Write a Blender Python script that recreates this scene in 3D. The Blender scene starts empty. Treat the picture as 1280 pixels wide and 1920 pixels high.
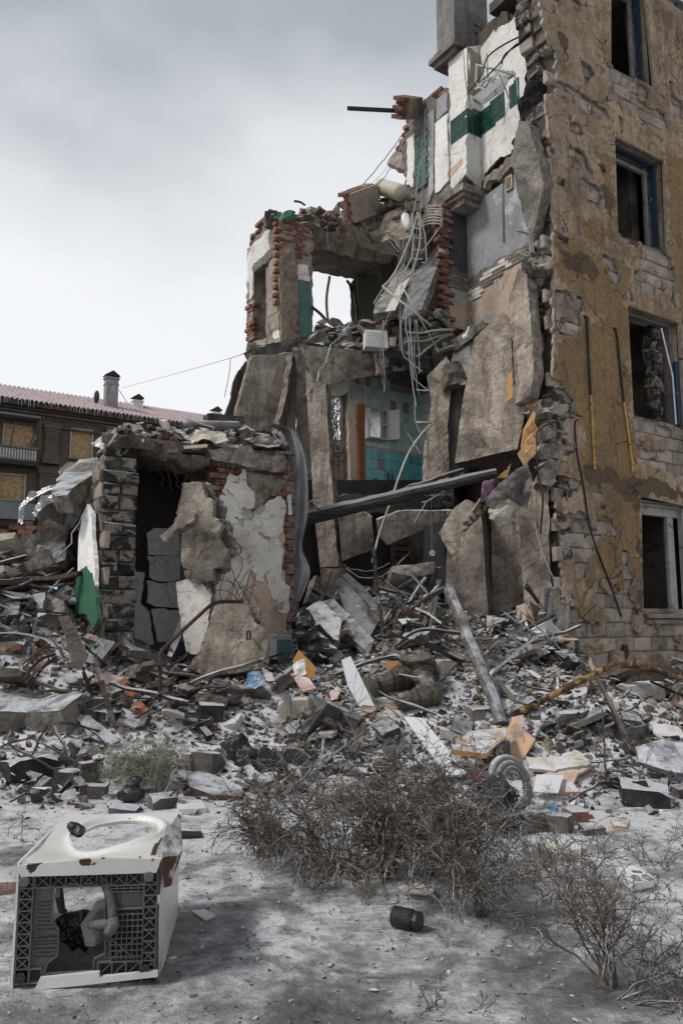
import bpy, bmesh, math, random
import numpy as np
from mathutils import Vector, Matrix, Euler, Quaternion
random.seed(11); RS = np.random.RandomState(5)
SC = bpy.context.scene; COL = SC.collection
# ------------------------------------------------------------ camera, sky, sun, exposure
F_PX = 28.0/36.0*1920.0; PITCH = math.radians(8.0); CAMZ = 1.5
CP, SP = math.cos(PITCH), math.sin(PITCH)
cd = bpy.data.cameras.new('camera'); cam = bpy.data.objects.new('camera', cd); COL.objects.link(cam); SC.camera = cam
cd.sensor_fit = 'VERTICAL'; cd.sensor_height = 36; cd.sensor_width = 24; cd.lens = 28; cd.clip_start = .05; cd.clip_end = 2000
cam.location = (0, 0, CAMZ); cam.rotation_euler = (math.radians(90)+PITCH, 0, 0)
SUN_EL, SUN_AZ = math.radians(50), math.radians(-110)   # azimuth measured from +Y towards +X
w = bpy.data.worlds.new('World'); SC.world = w; w.use_nodes = True
nt = w.node_tree; nt.nodes.clear(); N = nt.nodes.new; L = nt.links.new
out = N('ShaderNodeOutputWorld'); bg = N('ShaderNodeBackground'); L(bg.outputs[0], out.inputs[0]); bg.inputs[1].default_value = .10
sky = N('ShaderNodeTexSky'); sky.sky_type = 'NISHITA'; sky.sun_disc = False; sky.sun_elevation = SUN_EL; sky.sun_rotation = SUN_AZ
sky.air_density = 1; sky.dust_density = 3
tc = N('ShaderNodeTexCoord'); sep = N('ShaderNodeSeparateXYZ'); L(tc.outputs['Generated'], sep.inputs[0])
def wm(op, a, b=None, c=None):
    n = N('ShaderNodeMath'); n.operation = op
    for i, v in enumerate((a, b, c)):
        if v is None: continue
        if isinstance(v, (int, float)): n.inputs[i].default_value = v
        else: L(v, n.inputs[i])
    return n.outputs[0]
nz = N('ShaderNodeTexNoise'); nz.inputs['Scale'].default_value = 1.9; nz.inputs['Detail'].default_value = 5; nz.inputs['Roughness'].default_value = .45
nz.inputs['Distortion'].default_value = .3
mp = N('ShaderNodeMapping'); mp.inputs['Scale'].default_value = (1, 1, 2.0); mp.inputs['Location'].default_value = (1.3, .2, .4); L(tc.outputs['Generated'], mp.inputs[0]); L(mp.outputs[0], nz.inputs['Vector'])
# cloud brightness falls gently with elevation, broken by soft cloud noise
e = wm('ADD', sep.outputs[2], wm('MULTIPLY', wm('SUBTRACT', nz.outputs[0], .5), .50))
rp = N('ShaderNodeValToRGB'); L(e, rp.inputs[0]); cr = rp.color_ramp
cr.elements[0].position = .0; cr.elements[0].color = (.57, .585, .605, 1)
cr.elements[1].position = 1.0; cr.elements[1].color = (.21, .235, .265, 1)
for p_, c_ in ((.16, (.80, .81, .82, 1)), (.36, (.79, .80, .81, 1)), (.50, (.64, .66, .68, 1)), (.60, (.37, .40, .43, 1)), (.78, (.26, .285, .315, 1))):
    q = cr.elements.new(p_); q.color = c_
mul = N('ShaderNodeMix'); mul.data_type = 'RGBA'; mul.blend_type = 'MIX'; mul.inputs[0].default_value = .93
vm = N('ShaderNodeVectorMath'); vm.operation = 'SCALE'; L(rp.outputs[0], vm.inputs[0]); vm.inputs['Scale'].default_value = 7.3
L(sky.outputs[0], mul.inputs[6]); L(vm.outputs[0], mul.inputs[7]); L(mul.outputs[2], bg.inputs[0])
sd = bpy.data.lights.new('sun', 'SUN'); so = bpy.data.objects.new('sun', sd); COL.objects.link(so)
sd.energy = 1.5; sd.angle = math.radians(11); sd.color = (1, .955, .89)
sdir = Vector((math.sin(SUN_AZ)*math.cos(SUN_EL), math.cos(SUN_AZ)*math.cos(SUN_EL), math.sin(SUN_EL)))
so.rotation_euler = sdir.to_track_quat('Z', 'Y').to_euler(); so.location = (0, 0, 30)
SC.view_settings.view_transform = 'Standard'; SC.view_settings.look = 'None'; SC.view_settings.exposure = .72; SC.view_settings.gamma = 1
SC.render.engine = 'CYCLES'; SC.cycles.max_bounces = 5; SC.cycles.diffuse_bounces = 2; SC.cycles.glossy_bounces = 2
SC.cycles.transparent_max_bounces = 8; SC.cycles.use_denoising = True
# ------------------------------------------------------------ placing by measured sight lines
UX, UY = .8406, .5417           # along the street facades
SX, SY = -.5417, .8406          # across the building
def ray(px, py):
    v = 960-py; return Vector(((px-640)/F_PX, CP - v/F_PX*SP, SP + v/F_PX*CP))
CAM = Vector((0, 0, CAMZ))
def P(px, py, d):
    r = ray(px, py); return CAM + r*(d/r.y)
def onz(px, py, z):
    r = ray(px, py); return CAM + r*((z-CAMZ)/r.z)
class Plane:
    def __init__(s, O, U, V):
        s.O = Vector(O); s.U = Vector(U).normalized(); V = Vector(V); V = (V - s.U*V.dot(s.U)).normalized(); s.V = V
        s.N = s.U.cross(s.V).normalized()
        if s.N.dot(CAM - s.O) < 0: s.U = -s.U; s.N = -s.N
    def hit(s, px, py):
        r = ray(px, py); t = (s.O-CAM).dot(s.N)/r.dot(s.N); return CAM + r*t
    def uv(s, px, py):
        h = s.hit(px, py)-s.O; return (h.dot(s.U), h.dot(s.V))
    def w(s, u, v, n=0): return s.O + s.U*u + s.V*v + s.N*n
    def off(s, k): return Plane(s.O + s.N*k, s.U, s.V)
def vplane(x, y, dx, dy, z=0): return Plane((x, y, z), (dx, dy, 0), (0, 0, 1))
def plane3(a, b, c):
    A, B, C = P(*a), P(*b), P(*c); n = (B-A).cross(C-A).normalized()
    V = Vector((0, 0, 1)) - n*n.z
    if V.length < .2: V = Vector((0, 1, 0)) - n*n.y
    V.normalize(); return Plane(A, V.cross(n), V)
def face(px, py, d, yaw=0, pitch=0):
    """plane through a sight point, facing the street; yaw turns it, pitch leans it back"""
    A = P(px, py, d); U = Vector((math.cos(math.radians(yaw)), math.sin(math.radians(yaw)), 0))
    B = Vector((-U.y, U.x, 0)); V = Vector((0, 0, 1))*math.cos(math.radians(pitch)) + B*math.sin(math.radians(pitch)); return Plane(A, U, V)
# ------------------------------------------------------------ numpy noise
_T = np.random.RandomState(3).rand(4096)
def vnoise(p):
    p = np.asarray(p, float); i = np.floor(p).astype(np.int64); f = p-i; f = f*f*(3-2*f)
    def h(a, b, c): return _T[((a*73856093) ^ (b*19349663) ^ (c*83492791)) & 4095]
    x, y, z = i.T; u, v, q = f.T; r = 0
    for dx in (0, 1):
        for dy in (0, 1):
            for dz in (0, 1):
                r = r + h(x+dx, y+dy, z+dz)*(u if dx else 1-u)*(v if dy else 1-v)*(q if dz else 1-q)
    return r*2-1
def fbm(p, o=3):
    p = np.asarray(p, float); r = 0; a = 1; s = 0
    for k in range(o): r = r + a*vnoise(p*2**k + 17.3*k); s += a; a *= .5
    return r/s
def n3(x, y, z=0): return np.stack([np.broadcast_to(x, np.broadcast(x, y).shape), np.broadcast_to(y, np.broadcast(x, y).shape), np.full(np.broadcast(x, y).shape, z, float)], -1).reshape(-1, 3)
# ------------------------------------------------------------ objects
WL = {}
def tag(o, label=None, cat=None, group=None, kind=None):
    if label: o['label'] = label
    if cat:
        o['category'] = cat
        if not kind: o['kind'] = 'thing'
    if group: o['group'] = group
    if kind: o['kind'] = kind
    return o
def thing(name, loc, label, cat, group=None):
    o = bpy.data.objects.new(name, None); COL.objects.link(o); o.location = loc; o.empty_display_size = .1
    WL[o.name] = Vector(loc); return tag(o, label, cat, group)
def build(name, V, Fc, mats, parent=None, mi=None, paint=None, smooth=False):
    V = np.asarray(V, float)
    org = Vector(((V[:, 0].min()+V[:, 0].max())/2, (V[:, 1].min()+V[:, 1].max())/2, V[:, 2].min()))
    me = bpy.data.meshes.new(name); me.from_pydata((V-np.array(org)).tolist(), [], [list(map(int, f)) for f in Fc])
    if not isinstance(mats, (list, tuple)): mats = [mats]
    for m in mats: me.materials.append(m)
    if mi is not None: me.polygons.foreach_set('material_index', np.asarray(mi, np.int32))
    if paint is not None:
        at = me.color_attributes.new('paint', 'FLOAT_COLOR', 'POINT'); c = np.ones((len(V), 4)); c[:, :paint.shape[1]] = paint
        at.data.foreach_set('color', c.ravel())
    if smooth: me.polygons.foreach_set('use_smooth', np.ones(len(me.polygons), bool))
    me.update()
    o = bpy.data.objects.new(name, me); COL.objects.link(o)
    if parent is not None: o.parent = parent; o.location = org - WL[parent.name]
    else: o.location = org
    WL[o.name] = org; return o
class MB:
    def __init__(s): s.v = []; s.f = []; s.m = []; s.n = 0
    def add(s, V, Fc, m=0):
        V = np.asarray(V, float).reshape(-1, 3); s.v.append(V); s.f += [[i+s.n for i in f] for f in Fc]; s.m += [m]*len(Fc); s.n += len(V)
    def box(s, c, size, M=None, m=0, jit=0, ch=0):
        x, y, z = [k/2 for k in size]
        V = np.array([(i*x, j*y, k*z) for k in (-1, 1) for j in (-1, 1) for i in (-1, 1)])
        if jit: V = V + RS.uniform(-jit, jit, V.shape)
        if M is not None: V = V @ np.array(M.to_3x3()).T
        s.add(V+np.array(c), [(0, 2, 3, 1), (4, 5, 7, 6), (0, 1, 5, 4), (2, 6, 7, 3), (0, 4, 6, 2), (1, 3, 7, 5)], m)
    def tube(s, pts, r, n=6, m=0, cap=True, sq=False):
        pts = [Vector(p) for p in pts]; k = len(pts); rr = r if isinstance(r, (list, tuple)) else [r]*k
        rings = []; up = None
        for i, p in enumerate(pts):
            t = (pts[min(i+1, k-1)]-pts[max(i-1, 0)]);
            if t.length < 1e-7: t = Vector((0, 0, 1))
            t.normalize()
            if up is None: up = Vector((0, 0, 1)) if abs(t.z) < .9 else Vector((1, 0, 0))
            a = t.cross(up);
            if a.length < 1e-4: a = t.cross(Vector((.3, 1, .2)))
            a.normalize(); b = a.cross(t).normalized(); up = b
            for j in range(n):
                g = 2*math.pi*(j+.5)/n; ca, sa = math.cos(g), math.sin(g)
                rx, ry = (rr[i] if isinstance(rr[i], tuple) else (rr[i], rr[i]))
                rings.append(p + a*ca*rx + b*sa*ry)
        Fc = [(i*n+j, i*n+(j+1) % n, (i+1)*n+(j+1) % n, (i+1)*n+j) for i in range(k-1) for j in range(n)]
        if cap: Fc += [tuple(range(n))[::-1], tuple((k-1)*n+j for j in range(n))]
        s.add([tuple(p) for p in rings], Fc, m)
    def quad(s, pts, m=0): s.add([tuple(p) for p in pts], [tuple(range(len(pts)))], m)
    def build(s, name, mats, parent=None, smooth=False):
        return build(name, np.concatenate(s.v), s.f, mats, parent, s.m, smooth=smooth)
def smooth_path(pts, k=4, wob=0):
    pts = [Vector(p) for p in pts]; o = []; n = len(pts)
    for i in range(n-1):
        p0, p1, p2, p3 = pts[max(i-1, 0)], pts[i], pts[i+1], pts[min(i+2, n-1)]
        for j in range(k):
            t = j/k; q = .5*((2*p1)+(p2-p0)*t+(2*p0-5*p1+4*p2-p3)*t*t+(3*p1-p0-3*p2+p3)*t**3)
            if wob: q = q + Vector(RS.uniform(-wob, wob, 3))
            o.append(q)
    return o+[pts[-1]]
# ------------------------------------------------------------ outline -> solid sheet
RJ = np.random.RandomState(77)
def densify(poly, step, rough, seed=0):
    out = []; n = len(poly)
    for i in range(n):
        a = np.array(poly[i][:2], float); b = np.array(poly[(i+1) % n][:2], float); rg = rough if len(poly[i]) < 3 else poly[i][2]
        d = np.linalg.norm(b-a); k = max(1, int(d/step)); nn = np.array([-(b-a)[1], (b-a)[0]])/max(d, 1e-9)
        kn = max(1, int(d/.13)); jag = RJ.uniform(-1, 1, kn+1)*(RJ.rand(kn+1) < .75); jag[0] = jag[-1] = 0; kp = np.sort(np.r_[0, RJ.rand(max(0, kn-1)), 1])[:kn+1] if kn > 1 else np.array([0, 1.])
        for j in range(k):
            t = j/k; q = a+(b-a)*t
            if rg: q = q+nn*rg*1.25*np.interp(t, kp, jag[:len(kp)])
            if rg:
                w = 1 if 0 < j else .4
                q = q + nn*rg*w*(fbm(np.array([[q[0]*3.1+seed, q[1]*3.1, 7.7]]), 2)[0]*.7 + .8*fbm(np.array([[q[0]*15+seed, q[1]*15, 2.2]]), 2)[0])
            out.append(q)
    return np.array(out)
def inside(X, Y, poly):
    x1, y1 = poly[:, 0], poly[:, 1]; x2, y2 = np.roll(x1, -1), np.roll(y1, -1); r = np.zeros(X.shape, bool)
    for a, b, c, d in zip(x1, y1, x2, y2):
        if b == d: continue
        m = ((b > Y) != (d > Y)) & (X < (c-a)*(Y-b)/(d-b)+a); r ^= m
    return r
def near(Pt, poly):
    A = poly; B = np.roll(poly, -1, 0); D = B-A; L2 = (D**2).sum(1)+1e-12
    best = np.full(len(Pt), 1e9); q = np.zeros_like(Pt)
    for i in range(0, len(Pt), 400):
        p = Pt[i:i+400][:, None]; t = np.clip(((p-A)*D).sum(2)/L2, 0, 1); c = A+t[..., None]*D; dd = ((p-c)**2).sum(2); k = dd.argmin(1)
        best[i:i+400] = np.sqrt(dd[np.arange(len(k)), k]); q[i:i+400] = c[np.arange(len(k)), k]
    return q, best
def slab(name, pl, px, th, mat, parent=None, cell=.08, rough=.02, holes=(), keep=None, bump=.006, bs=3.0, emat=None, paint=None,
         raw=False, n0=0.0, warp=None, seed=0, erough=None, snap=True):
    """px: outline in picture measurements (x, y[, edge roughness]) laid on plane pl, or (u, v) when raw"""
    cv = (lambda p: tuple(p)) if raw else (lambda p: pl.uv(p[0], p[1])+tuple(p[2:]))
    polys = [densify([cv(p) for p in q], cell*.6, rough, seed+i) for i, q in enumerate([px]+list(holes))]
    mn, mx = polys[0].min(0)-cell, polys[0].max(0)+cell
    nx, ny = int((mx[0]-mn[0])/cell)+2, int((mx[1]-mn[1])/cell)+2
    gx, gy = mn[0]+np.arange(nx+1)*cell, mn[1]+np.arange(ny+1)*cell
    CX, CY = np.meshgrid(gx[:-1]+cell/2, gy[:-1]+cell/2, indexing='ij')
    M = inside(CX, CY, polys[0])
    for h in polys[1:]: M &= ~inside(CX, CY, h)
    if keep is not None: M &= keep(CX, CY)
    cells = np.argwhere(M)
    if len(cells) == 0: print('EMPTY', name); return None
    idx = -np.ones((nx+1, ny+1), int); cnt = np.zeros((nx+1, ny+1), int)
    for dx in (0, 1):
        for dy in (0, 1): np.add.at(cnt, (cells[:, 0]+dx, cells[:, 1]+dy), 1)
    vs = np.argwhere(cnt > 0); idx[vs[:, 0], vs[:, 1]] = np.arange(len(vs))
    Q = np.stack([gx[vs[:, 0]], gy[vs[:, 1]]], 1); bd = cnt[vs[:, 0], vs[:, 1]] < 4
    a = idx[cells[:, 0], cells[:, 1]]; b = idx[cells[:, 0]+1, cells[:, 1]]; c = idx[cells[:, 0]+1, cells[:, 1]+1]; d = idx[cells[:, 0], cells[:, 1]+1]
    quads = np.stack([a, b, c, d], 1)
    from collections import Counter
    E = {}
    for q in quads:
        for i in range(4):
            e = (q[i], q[(i+1) % 4]); r = (e[1], e[0])
            if r in E: del E[r]
            else: E[e] = 1
    if snap:
        bi = np.where(bd)[0]; allp = polys; bq = np.zeros((len(bi), 2)); bb = np.full(len(bi), 1e9)
        for p in allp:
            q, dd = near(Q[bi], p); m = dd < bb; bq[m] = q[m]; bb[m] = dd[m]
        m = bb < cell*1.3; Q[bi[m]] = bq[m]
        cr_ = np.array([cv(p)[:2] for p in px]); dd = ((Q[bi][:, None]-cr_)**2).sum(2)
        for c_i in range(len(cr_)):
            j_ = dd[:, c_i].argmin()
            if dd[j_, c_i] < (cell*1.2)**2: Q[bi[j_]] = cr_[c_i]
        rest = bi[~m]
    else: rest = np.where(bd)[0]
    if len(rest):  # relax outlines that come from the wear mask
        nb = {}
        for e in E: nb.setdefault(e[0], []).append(e[1]); nb.setdefault(e[1], []).append(e[0])
        rs = set(rest.tolist())
        for _ in range(1):
            Q2 = Q.copy()
            for i in rs:
                if i in nb: Q2[i] = Q[i]*.5+.5*np.mean([Q[j] for j in nb[i]], 0)
            Q = Q2
        Q[rest] += fbm(np.c_[Q[rest]*9, np.full(len(rest), 1.)], 2)[:, None]*cell*.8
    hb = (bump*.55 if bump < .02 else bump)*fbm(np.c_[Q*bs, np.full(len(Q), seed*3.3+pl.O.x)], 3)*1.6
    if warp is not None: hb = hb + warp(Q[:, 0], Q[:, 1])
    if rough > .015 and th > .06: hb = hb - bd*np.clip(fbm(np.c_[Q*27, np.full(len(Q), seed+4.)], 2)-.05, 0, 1)*min(th, .12)*.35
    O, U, V, Nn = [np.array(k) for k in (pl.O, pl.U, pl.V, pl.N)]
    front = O+Q[:, :1]*U+Q[:, 1:]*V+(n0+hb)[:, None]*Nn
    back = O+Q[:, :1]*U+Q[:, 1:]*V+(n0+hb*.3-th+(warp(Q[:, 0], Q[:, 1]) *.7 if warp is not None else 0))[:, None]*Nn
    n = len(Q); VV = [front, back]; FF = [tuple(q) for q in quads]+[tuple(q[::-1]+n) for q in quads]; mi = [0]*len(quads)+[1 if emat else 0]*len(quads)
    er = erough if erough is not None else (rough*.8 if rough else 0)
    nr = 0 if th < .07 else (1 if th < .14 else 2)
    ed = list(E.keys()); bset = sorted({i for e in ed for i in e}); bm = {v: i for i, v in enumerate(bset)}
    # inward direction for ring jitter
    cen = Q.mean(0); rings = [np.array(bset)]
    base = 2*n
    nrm = np.zeros((n, 2))
    for e in ed:
        t = Q[e[1]]-Q[e[0]]; k = np.array([t[1], -t[0]]); l = np.linalg.norm(k)+1e-9; nrm[e[0]] += k/l; nrm[e[1]] += k/l
    for r in range(nr):
        t = (r+1)/(nr+1); q = Q[bset]; nn = nrm[bset]; nn = nn/(np.linalg.norm(nn, axis=1, keepdims=True)+1e-9)
        jj = er*(fbm(np.c_[q*7, np.full(len(q), r*3.1+seed)], 2)*1.6)
        q = q+nn*jj[:, None]
        VV.append(O+q[:, :1]*U+q[:, 1:]*V+((n0+hb[bset])*(1-t)+(n0-th+hb[bset]*.3)*t)[:, None]*Nn)
        rings.append(base+np.arange(len(bset))); base += len(bset)
    rings.append(np.array(bset)+n)
    for e in ed:
        i, j = bm[e[0]], bm[e[1]]
        for r in range(len(rings)-1):
            FF.append((rings[r][i], rings[r+1][i], rings[r+1][j], rings[r][j])); mi.append(1 if emat else 0)
    pa = None
    if paint is not None:
        pc = paint(Q[:, 0], Q[:, 1]); pa = np.zeros((base, pc.shape[1])); pa[:n] = pc; pa[n:2*n] = pc
    return build(name, np.concatenate(VV), FF, [mat]+([emat] if emat else []), parent, mi, pa)
def polymask(pl, pxs, soft=0.05, rough=.05):
    ps = [densify([pl.uv(*p[:2]) for p in q], .08, rough, i) for i, q in enumerate(pxs)]
    def f(X, Y):
        r = np.zeros(X.shape, bool)
        for p in ps: r |= inside(X, Y, p)
        return r
    return f
# ------------------------------------------------------------ masonry: every unit its own object
def brick_meshes(name, L_, H_, D_, mat, k=5, jit=.006, ch=.008, chip=.02):
    out = []
    for s in range(k):
        x, y, z = L_/2, H_/2, D_
        V = []
        for zz, c in ((-z, 0), (-ch*1.5, 0), (0, ch)):
            V += [(-x+c, -y+c, zz), (x-c, -y+c, zz), (x-c, y-c, zz), (-x+c, y-c, zz)]
        V = np.array(V)+RS.uniform(-jit, jit, (12, 3))
        if RS.rand() < .5: V[8+RS.randint(4)] -= np.array([0, 0, chip])*RS.rand()
        Fc = [(0, 3, 2, 1)]+[(a+i, a+(i+1) % 4, a+4+(i+1) % 4, a+4+i) for a in (0, 4) for i in range(4)]+[(8, 9, 10, 11)]
        me = bpy.data.meshes.new(name); me.from_pydata(V.tolist(), [], Fc); me.materials.append(mat); me.update(); out.append(me)
    return out
def masonry(parent, pl, px, meshes, L_, H_, name='brick', gap=.01, miss=0., proud=.006, n0=0., mask=None, tilt=.015, stagger=.5, limit=300, raw=False, edge=.02, vert=False):
    poly = densify([p[:2] if raw else pl.uv(*p[:2]) for p in px], .1, edge)
    mn, mx = poly.min(0), poly.max(0); base = WL[parent.name]; R = Matrix((pl.U, pl.V, pl.N)).transposed(); c = 0; over = []
    rows = int(math.ceil((mx[1]-mn[1])/(H_+gap)))+1; cols = int(math.ceil((mx[0]-mn[0])/(L_+gap)))+2
    v0 = math.floor(mn[1]/(H_+gap))*(H_+gap); u0 = math.floor(mn[0]/(L_+gap))*(L_+gap); cand = []
    for r in range(rows+1):
        for q in range(-1, cols+1):
            r_abs = round(v0/(H_+gap))+r
            cand.append((u0+(q+(stagger if r_abs % 2 else 0)+.5)*(L_+gap), v0+(r+.5)*(H_+gap)))
    A = np.array(cand); ok = inside(A[:, 0], A[:, 1], poly)
    if mask is not None: ok &= mask(A[:, 0], A[:, 1])
    lst = A[ok]
    if len(lst) > limit:
        wd = [(pl.w(a, b)-CAM).length for a, b in lst]; lst = lst[np.argsort(wd)]
    for k, (a, b) in enumerate(lst):
        if RS.rand() < miss: continue
        me = meshes[RS.randint(len(meshes))]
        loc = pl.w(a+RS.uniform(-1, 1)*gap*.3, b, n0+RS.uniform(-1, 1)*proud)
        rot = (R @ Euler((RS.uniform(-tilt, tilt), RS.uniform(-tilt, tilt), RS.uniform(-tilt, tilt)*.7)).to_matrix())
        if c < limit:
            o = bpy.data.objects.new(name, me); COL.objects.link(o); o.parent = parent; o.location = loc-base; o.rotation_euler = rot.to_euler(); c += 1
        else: over.append((me, loc, rot))
    if over:
        mb = MB()
        for me, loc, rot in over:
            co = np.empty(len(me.vertices)*3); me.vertices.foreach_get('co', co); co = co.reshape(-1, 3) @ np.array(rot).T+np.array(loc)
            mb.add(co, [list(p.vertices) for p in me.polygons])
        o = mb.build(name+'_field', [meshes[0].materials[0]], parent); o['kind'] = 'stuff'
    return c
# ------------------------------------------------------------ materials
def surf(name, cols, scale=3., rough=.85, bump=.25, bscale=18., fine=.30, snow=0., stains=(), spec=.3, metal=0., paint=None, rnd=.12,
         crack=0., crack_col=(.02, .018, .016), pits=0., streak=None, alpha=1., snow_scale=4., snowcol=(.62, .65, .70), stretch=(1, 1, 1), glaze=0., trans=0.):
    m = bpy.data.materials.new(name); m.use_nodes = True; t = m.node_tree; t.nodes.clear(); N = t.nodes.new; L = t.links.new
    def put(s, v):
        if isinstance(v, (int, float)): s.default_value = v
        elif isinstance(v, (tuple, list)): s.default_value = (*v[:3], 1) if len(s.default_value) == 4 else v[:3]
        else: L(v, s)
    def mth(op, a, b=0., clamp=False):
        n = N('ShaderNodeMath'); n.operation = op; n.use_clamp = clamp; put(n.inputs[0], a); put(n.inputs[1], b); return n.outputs[0]
    def mix(f, a, b, bt='MIX'):
        n = N('ShaderNodeMix'); n.data_type = 'RGBA'; n.blend_type = bt; put(n.inputs[0], f); put(n.inputs[6], a); put(n.inputs[7], b); return n.outputs[2]
    def noise(vec, s, det=4, r=.55, dist=0):
        n = N('ShaderNodeTexNoise'); L(vec, n.inputs['Vector']); n.inputs['Scale'].default_value = s; n.inputs['Detail'].default_value = det
        n.inputs['Roughness'].default_value = r; n.inputs['Distortion'].default_value = dist; return n.outputs[0]
    def step(v, a, b):
        n = N('ShaderNodeMapRange'); put(n.inputs[0], v); n.inputs[1].default_value = a; n.inputs[2].default_value = b; n.clamp = True; return n.outputs[0]
    o = N('ShaderNodeOutputMaterial'); b = N('ShaderNodeBsdfPrincipled'); L(b.outputs[0], o.inputs[0])
    tc = N('ShaderNodeTexCoord'); oi = N('ShaderNodeObjectInfo'); ad = N('ShaderNodeVectorMath'); ad.operation = 'ADD'
    cb = N('ShaderNodeCombineXYZ'); r37 = mth('MULTIPLY', oi.outputs['Random'], 53.)
    for i in range(3): L(r37, cb.inputs[i])
    L(tc.outputs['Object'], ad.inputs[0]); L(cb.outputs[0], ad.inputs[1]); vec = ad.outputs[0]
    if stretch != (1, 1, 1):
        mp = N('ShaderNodeMapping'); mp.inputs['Scale'].default_value = stretch; L(vec, mp.inputs[0]); svec = mp.outputs[0]
    else: svec = vec
    n1 = noise(svec, scale, 6, .6, .3)
    rp = N('ShaderNodeValToRGB'); L(step(n1, .28, .72), rp.inputs[0]); cr = rp.color_ramp
    k = len(cols); cr.elements[0].color = (*cols[0], 1); cr.elements[1].color = (*cols[-1], 1)
    for i in range(1, k-1): q = cr.elements.new(i/(k-1)); q.color = (*cols[i], 1)
    col = rp.outputs[0]
    if paint:
        at = N('ShaderNodeAttribute'); at.attribute_name = 'paint'; sp = N('ShaderNodeSeparateColor'); L(at.outputs['Color'], sp.inputs[0])
        pn = noise(vec, 5., 7, .65, .5)
        for ch, pc in zip(('Red', 'Green', 'Blue'), paint):
            if pc is None: continue
            f = step(mth('ADD', sp.outputs[ch], mth('MULTIPLY', mth('SUBTRACT', pn, .5), 1.5)), .47, .53)
            c2 = mix(noise(vec, 2.2, 5), pc, tuple(x*.55 for x in pc)); col = mix(f, col, c2)
    for sc, sz, lo, hi, amt in stains:
        s_ = noise(vec, sz, 6, .65, .6); col = mix(mth('MULTIPLY', step(s_, lo, hi), amt), col, sc)
    if streak:
        mp = N('ShaderNodeMapping'); mp.inputs['Scale'].default_value = (9, 9, .6); L(vec, mp.inputs[0])
        s_ = noise(mp.outputs[0], 1., 5, .6); col = mix(mth('MULTIPLY', step(s_, .5, .68), streak[1]), col, streak[0])
    fn = noise(vec, bscale, 5, .7)
    f2 = noise(vec, bscale*5, 3, .7)
    fm = mth('ADD', 1-fine, mth('MULTIPLY', mth('ADD', mth('MULTIPLY', step(fn, .3, .7), 1.1), mth('MULTIPLY', step(f2, .3, .7), .9)), fine))
    fm = mth('MULTIPLY', fm, mth('ADD', 1-rnd, mth('MULTIPLY', oi.outputs['Random'], 2*rnd)))
    cm = N('ShaderNodeVectorMath'); cm.operation = 'SCALE'; L(col, cm.inputs[0]); L(fm, cm.inputs['Scale']); col = cm.outputs[0]
    hgt = mth('ADD', mth('MULTIPLY', fn, .8), mth('MULTIPLY', f2, .25))
    if pits:
        vo = N('ShaderNodeTexVoronoi'); L(vec, vo.inputs['Vector']); vo.inputs['Scale'].default_value = 26.; pt = step(vo.outputs['Distance'], .0, .16)
        pt = mth('MAXIMUM', pt, step(noise(vec, 7., 3), .42, .5)) ; hgt = mth('ADD', hgt, mth('MULTIPLY', pt, pits)); col = mix(mth('MULTIPLY', mth('SUBTRACT', 1., pt), .75), col, (.03, .028, .025))
    if crack:
        vo = N('ShaderNodeTexVoronoi'); vo.feature = 'DISTANCE_TO_EDGE'; wv = N('ShaderNodeVectorMath'); wv.operation = 'ADD'
        nn = N('ShaderNodeTexNoise'); L(vec, nn.inputs['Vector']); nn.inputs['Scale'].default_value = 2.5; nn.inputs['Detail'].default_value = 6
        vs = N('ShaderNodeVectorMath'); vs.operation = 'SCALE'; L(nn.outputs[1], vs.inputs[0]); vs.inputs['Scale'].default_value = .5; L(vec, wv.inputs[0]); L(vs.outputs[0], wv.inputs[1])
        L(wv.outputs[0], vo.inputs['Vector']); vo.inputs['Scale'].default_value = 1.6
        ck = mth('MULTIPLY', mth('SUBTRACT', 1., step(vo.outputs['Distance'], .002, .012)), mth('MULTIPLY', step(noise(vec, 1.3, 2), .45, .55), crack)); col = mix(ck, col, crack_col)
        hgt = mth('SUBTRACT', hgt, mth('MULTIPLY', ck, .8))
    rgh = mth('SUBTRACT', rough+.1, mth('MULTIPLY', fn, .2)) if rough > .15 else rough
    if glaze:
        gz = mth('MULTIPLY', step(noise(vec, 2.5, 4), .42, .6), glaze); rgh = mth('SUBTRACT', rgh, mth('MULTIPLY', gz, .55), True)
    if snow:
        ge = N('ShaderNodeNewGeometry'); sz_ = N('ShaderNodeSeparateXYZ'); L(ge.outputs['Normal'], sz_.inputs[0])
        s_ = mth('MULTIPLY', step(sz_.outputs[2], .45, .85), step(mth('ADD', noise(vec, snow_scale, 6, .7), mth('MULTIPLY', f2, .25)), .62-.35*snow, .82-.35*snow))
        col = mix(mth('MULTIPLY', s_, .9), col, snowcol); rgh = mth('ADD', mth('MULTIPLY', rgh, .8), .1)
    L(col, b.inputs['Base Color']); put(b.inputs['Roughness'], rgh)
    b.inputs['Specular IOR Level'].default_value = spec; put(b.inputs['Metallic'], float(metal))
    if trans: b.inputs['Transmission Weight'].default_value = trans
    if alpha < 1: b.inputs['Alpha'].default_value = alpha
    bp = N('ShaderNodeBump'); bp.inputs['Strength'].default_value = min(1, bump*1.6); bp.inputs['Distance'].default_value = .045; L(hgt, bp.inputs['Height']); L(bp.outputs[0], b.inputs['Normal'])
    return m
CR = (.27, .245, .215)
M = {}
M['concrete'] = surf('concrete', [(.15, .122, .098), (.33, .278, .232), (.51, .445, .38)], 2.4, bump=.9, bscale=15, fine=.55, stains=(((.085, .07, .058), 1.6, .5, .66, .75), ((.42, .40, .38), 2.6, .6, .72, .5)), pits=.6, streak=((.09, .072, .056), .6), snow=.0, glaze=.3, crack=.4)
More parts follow.
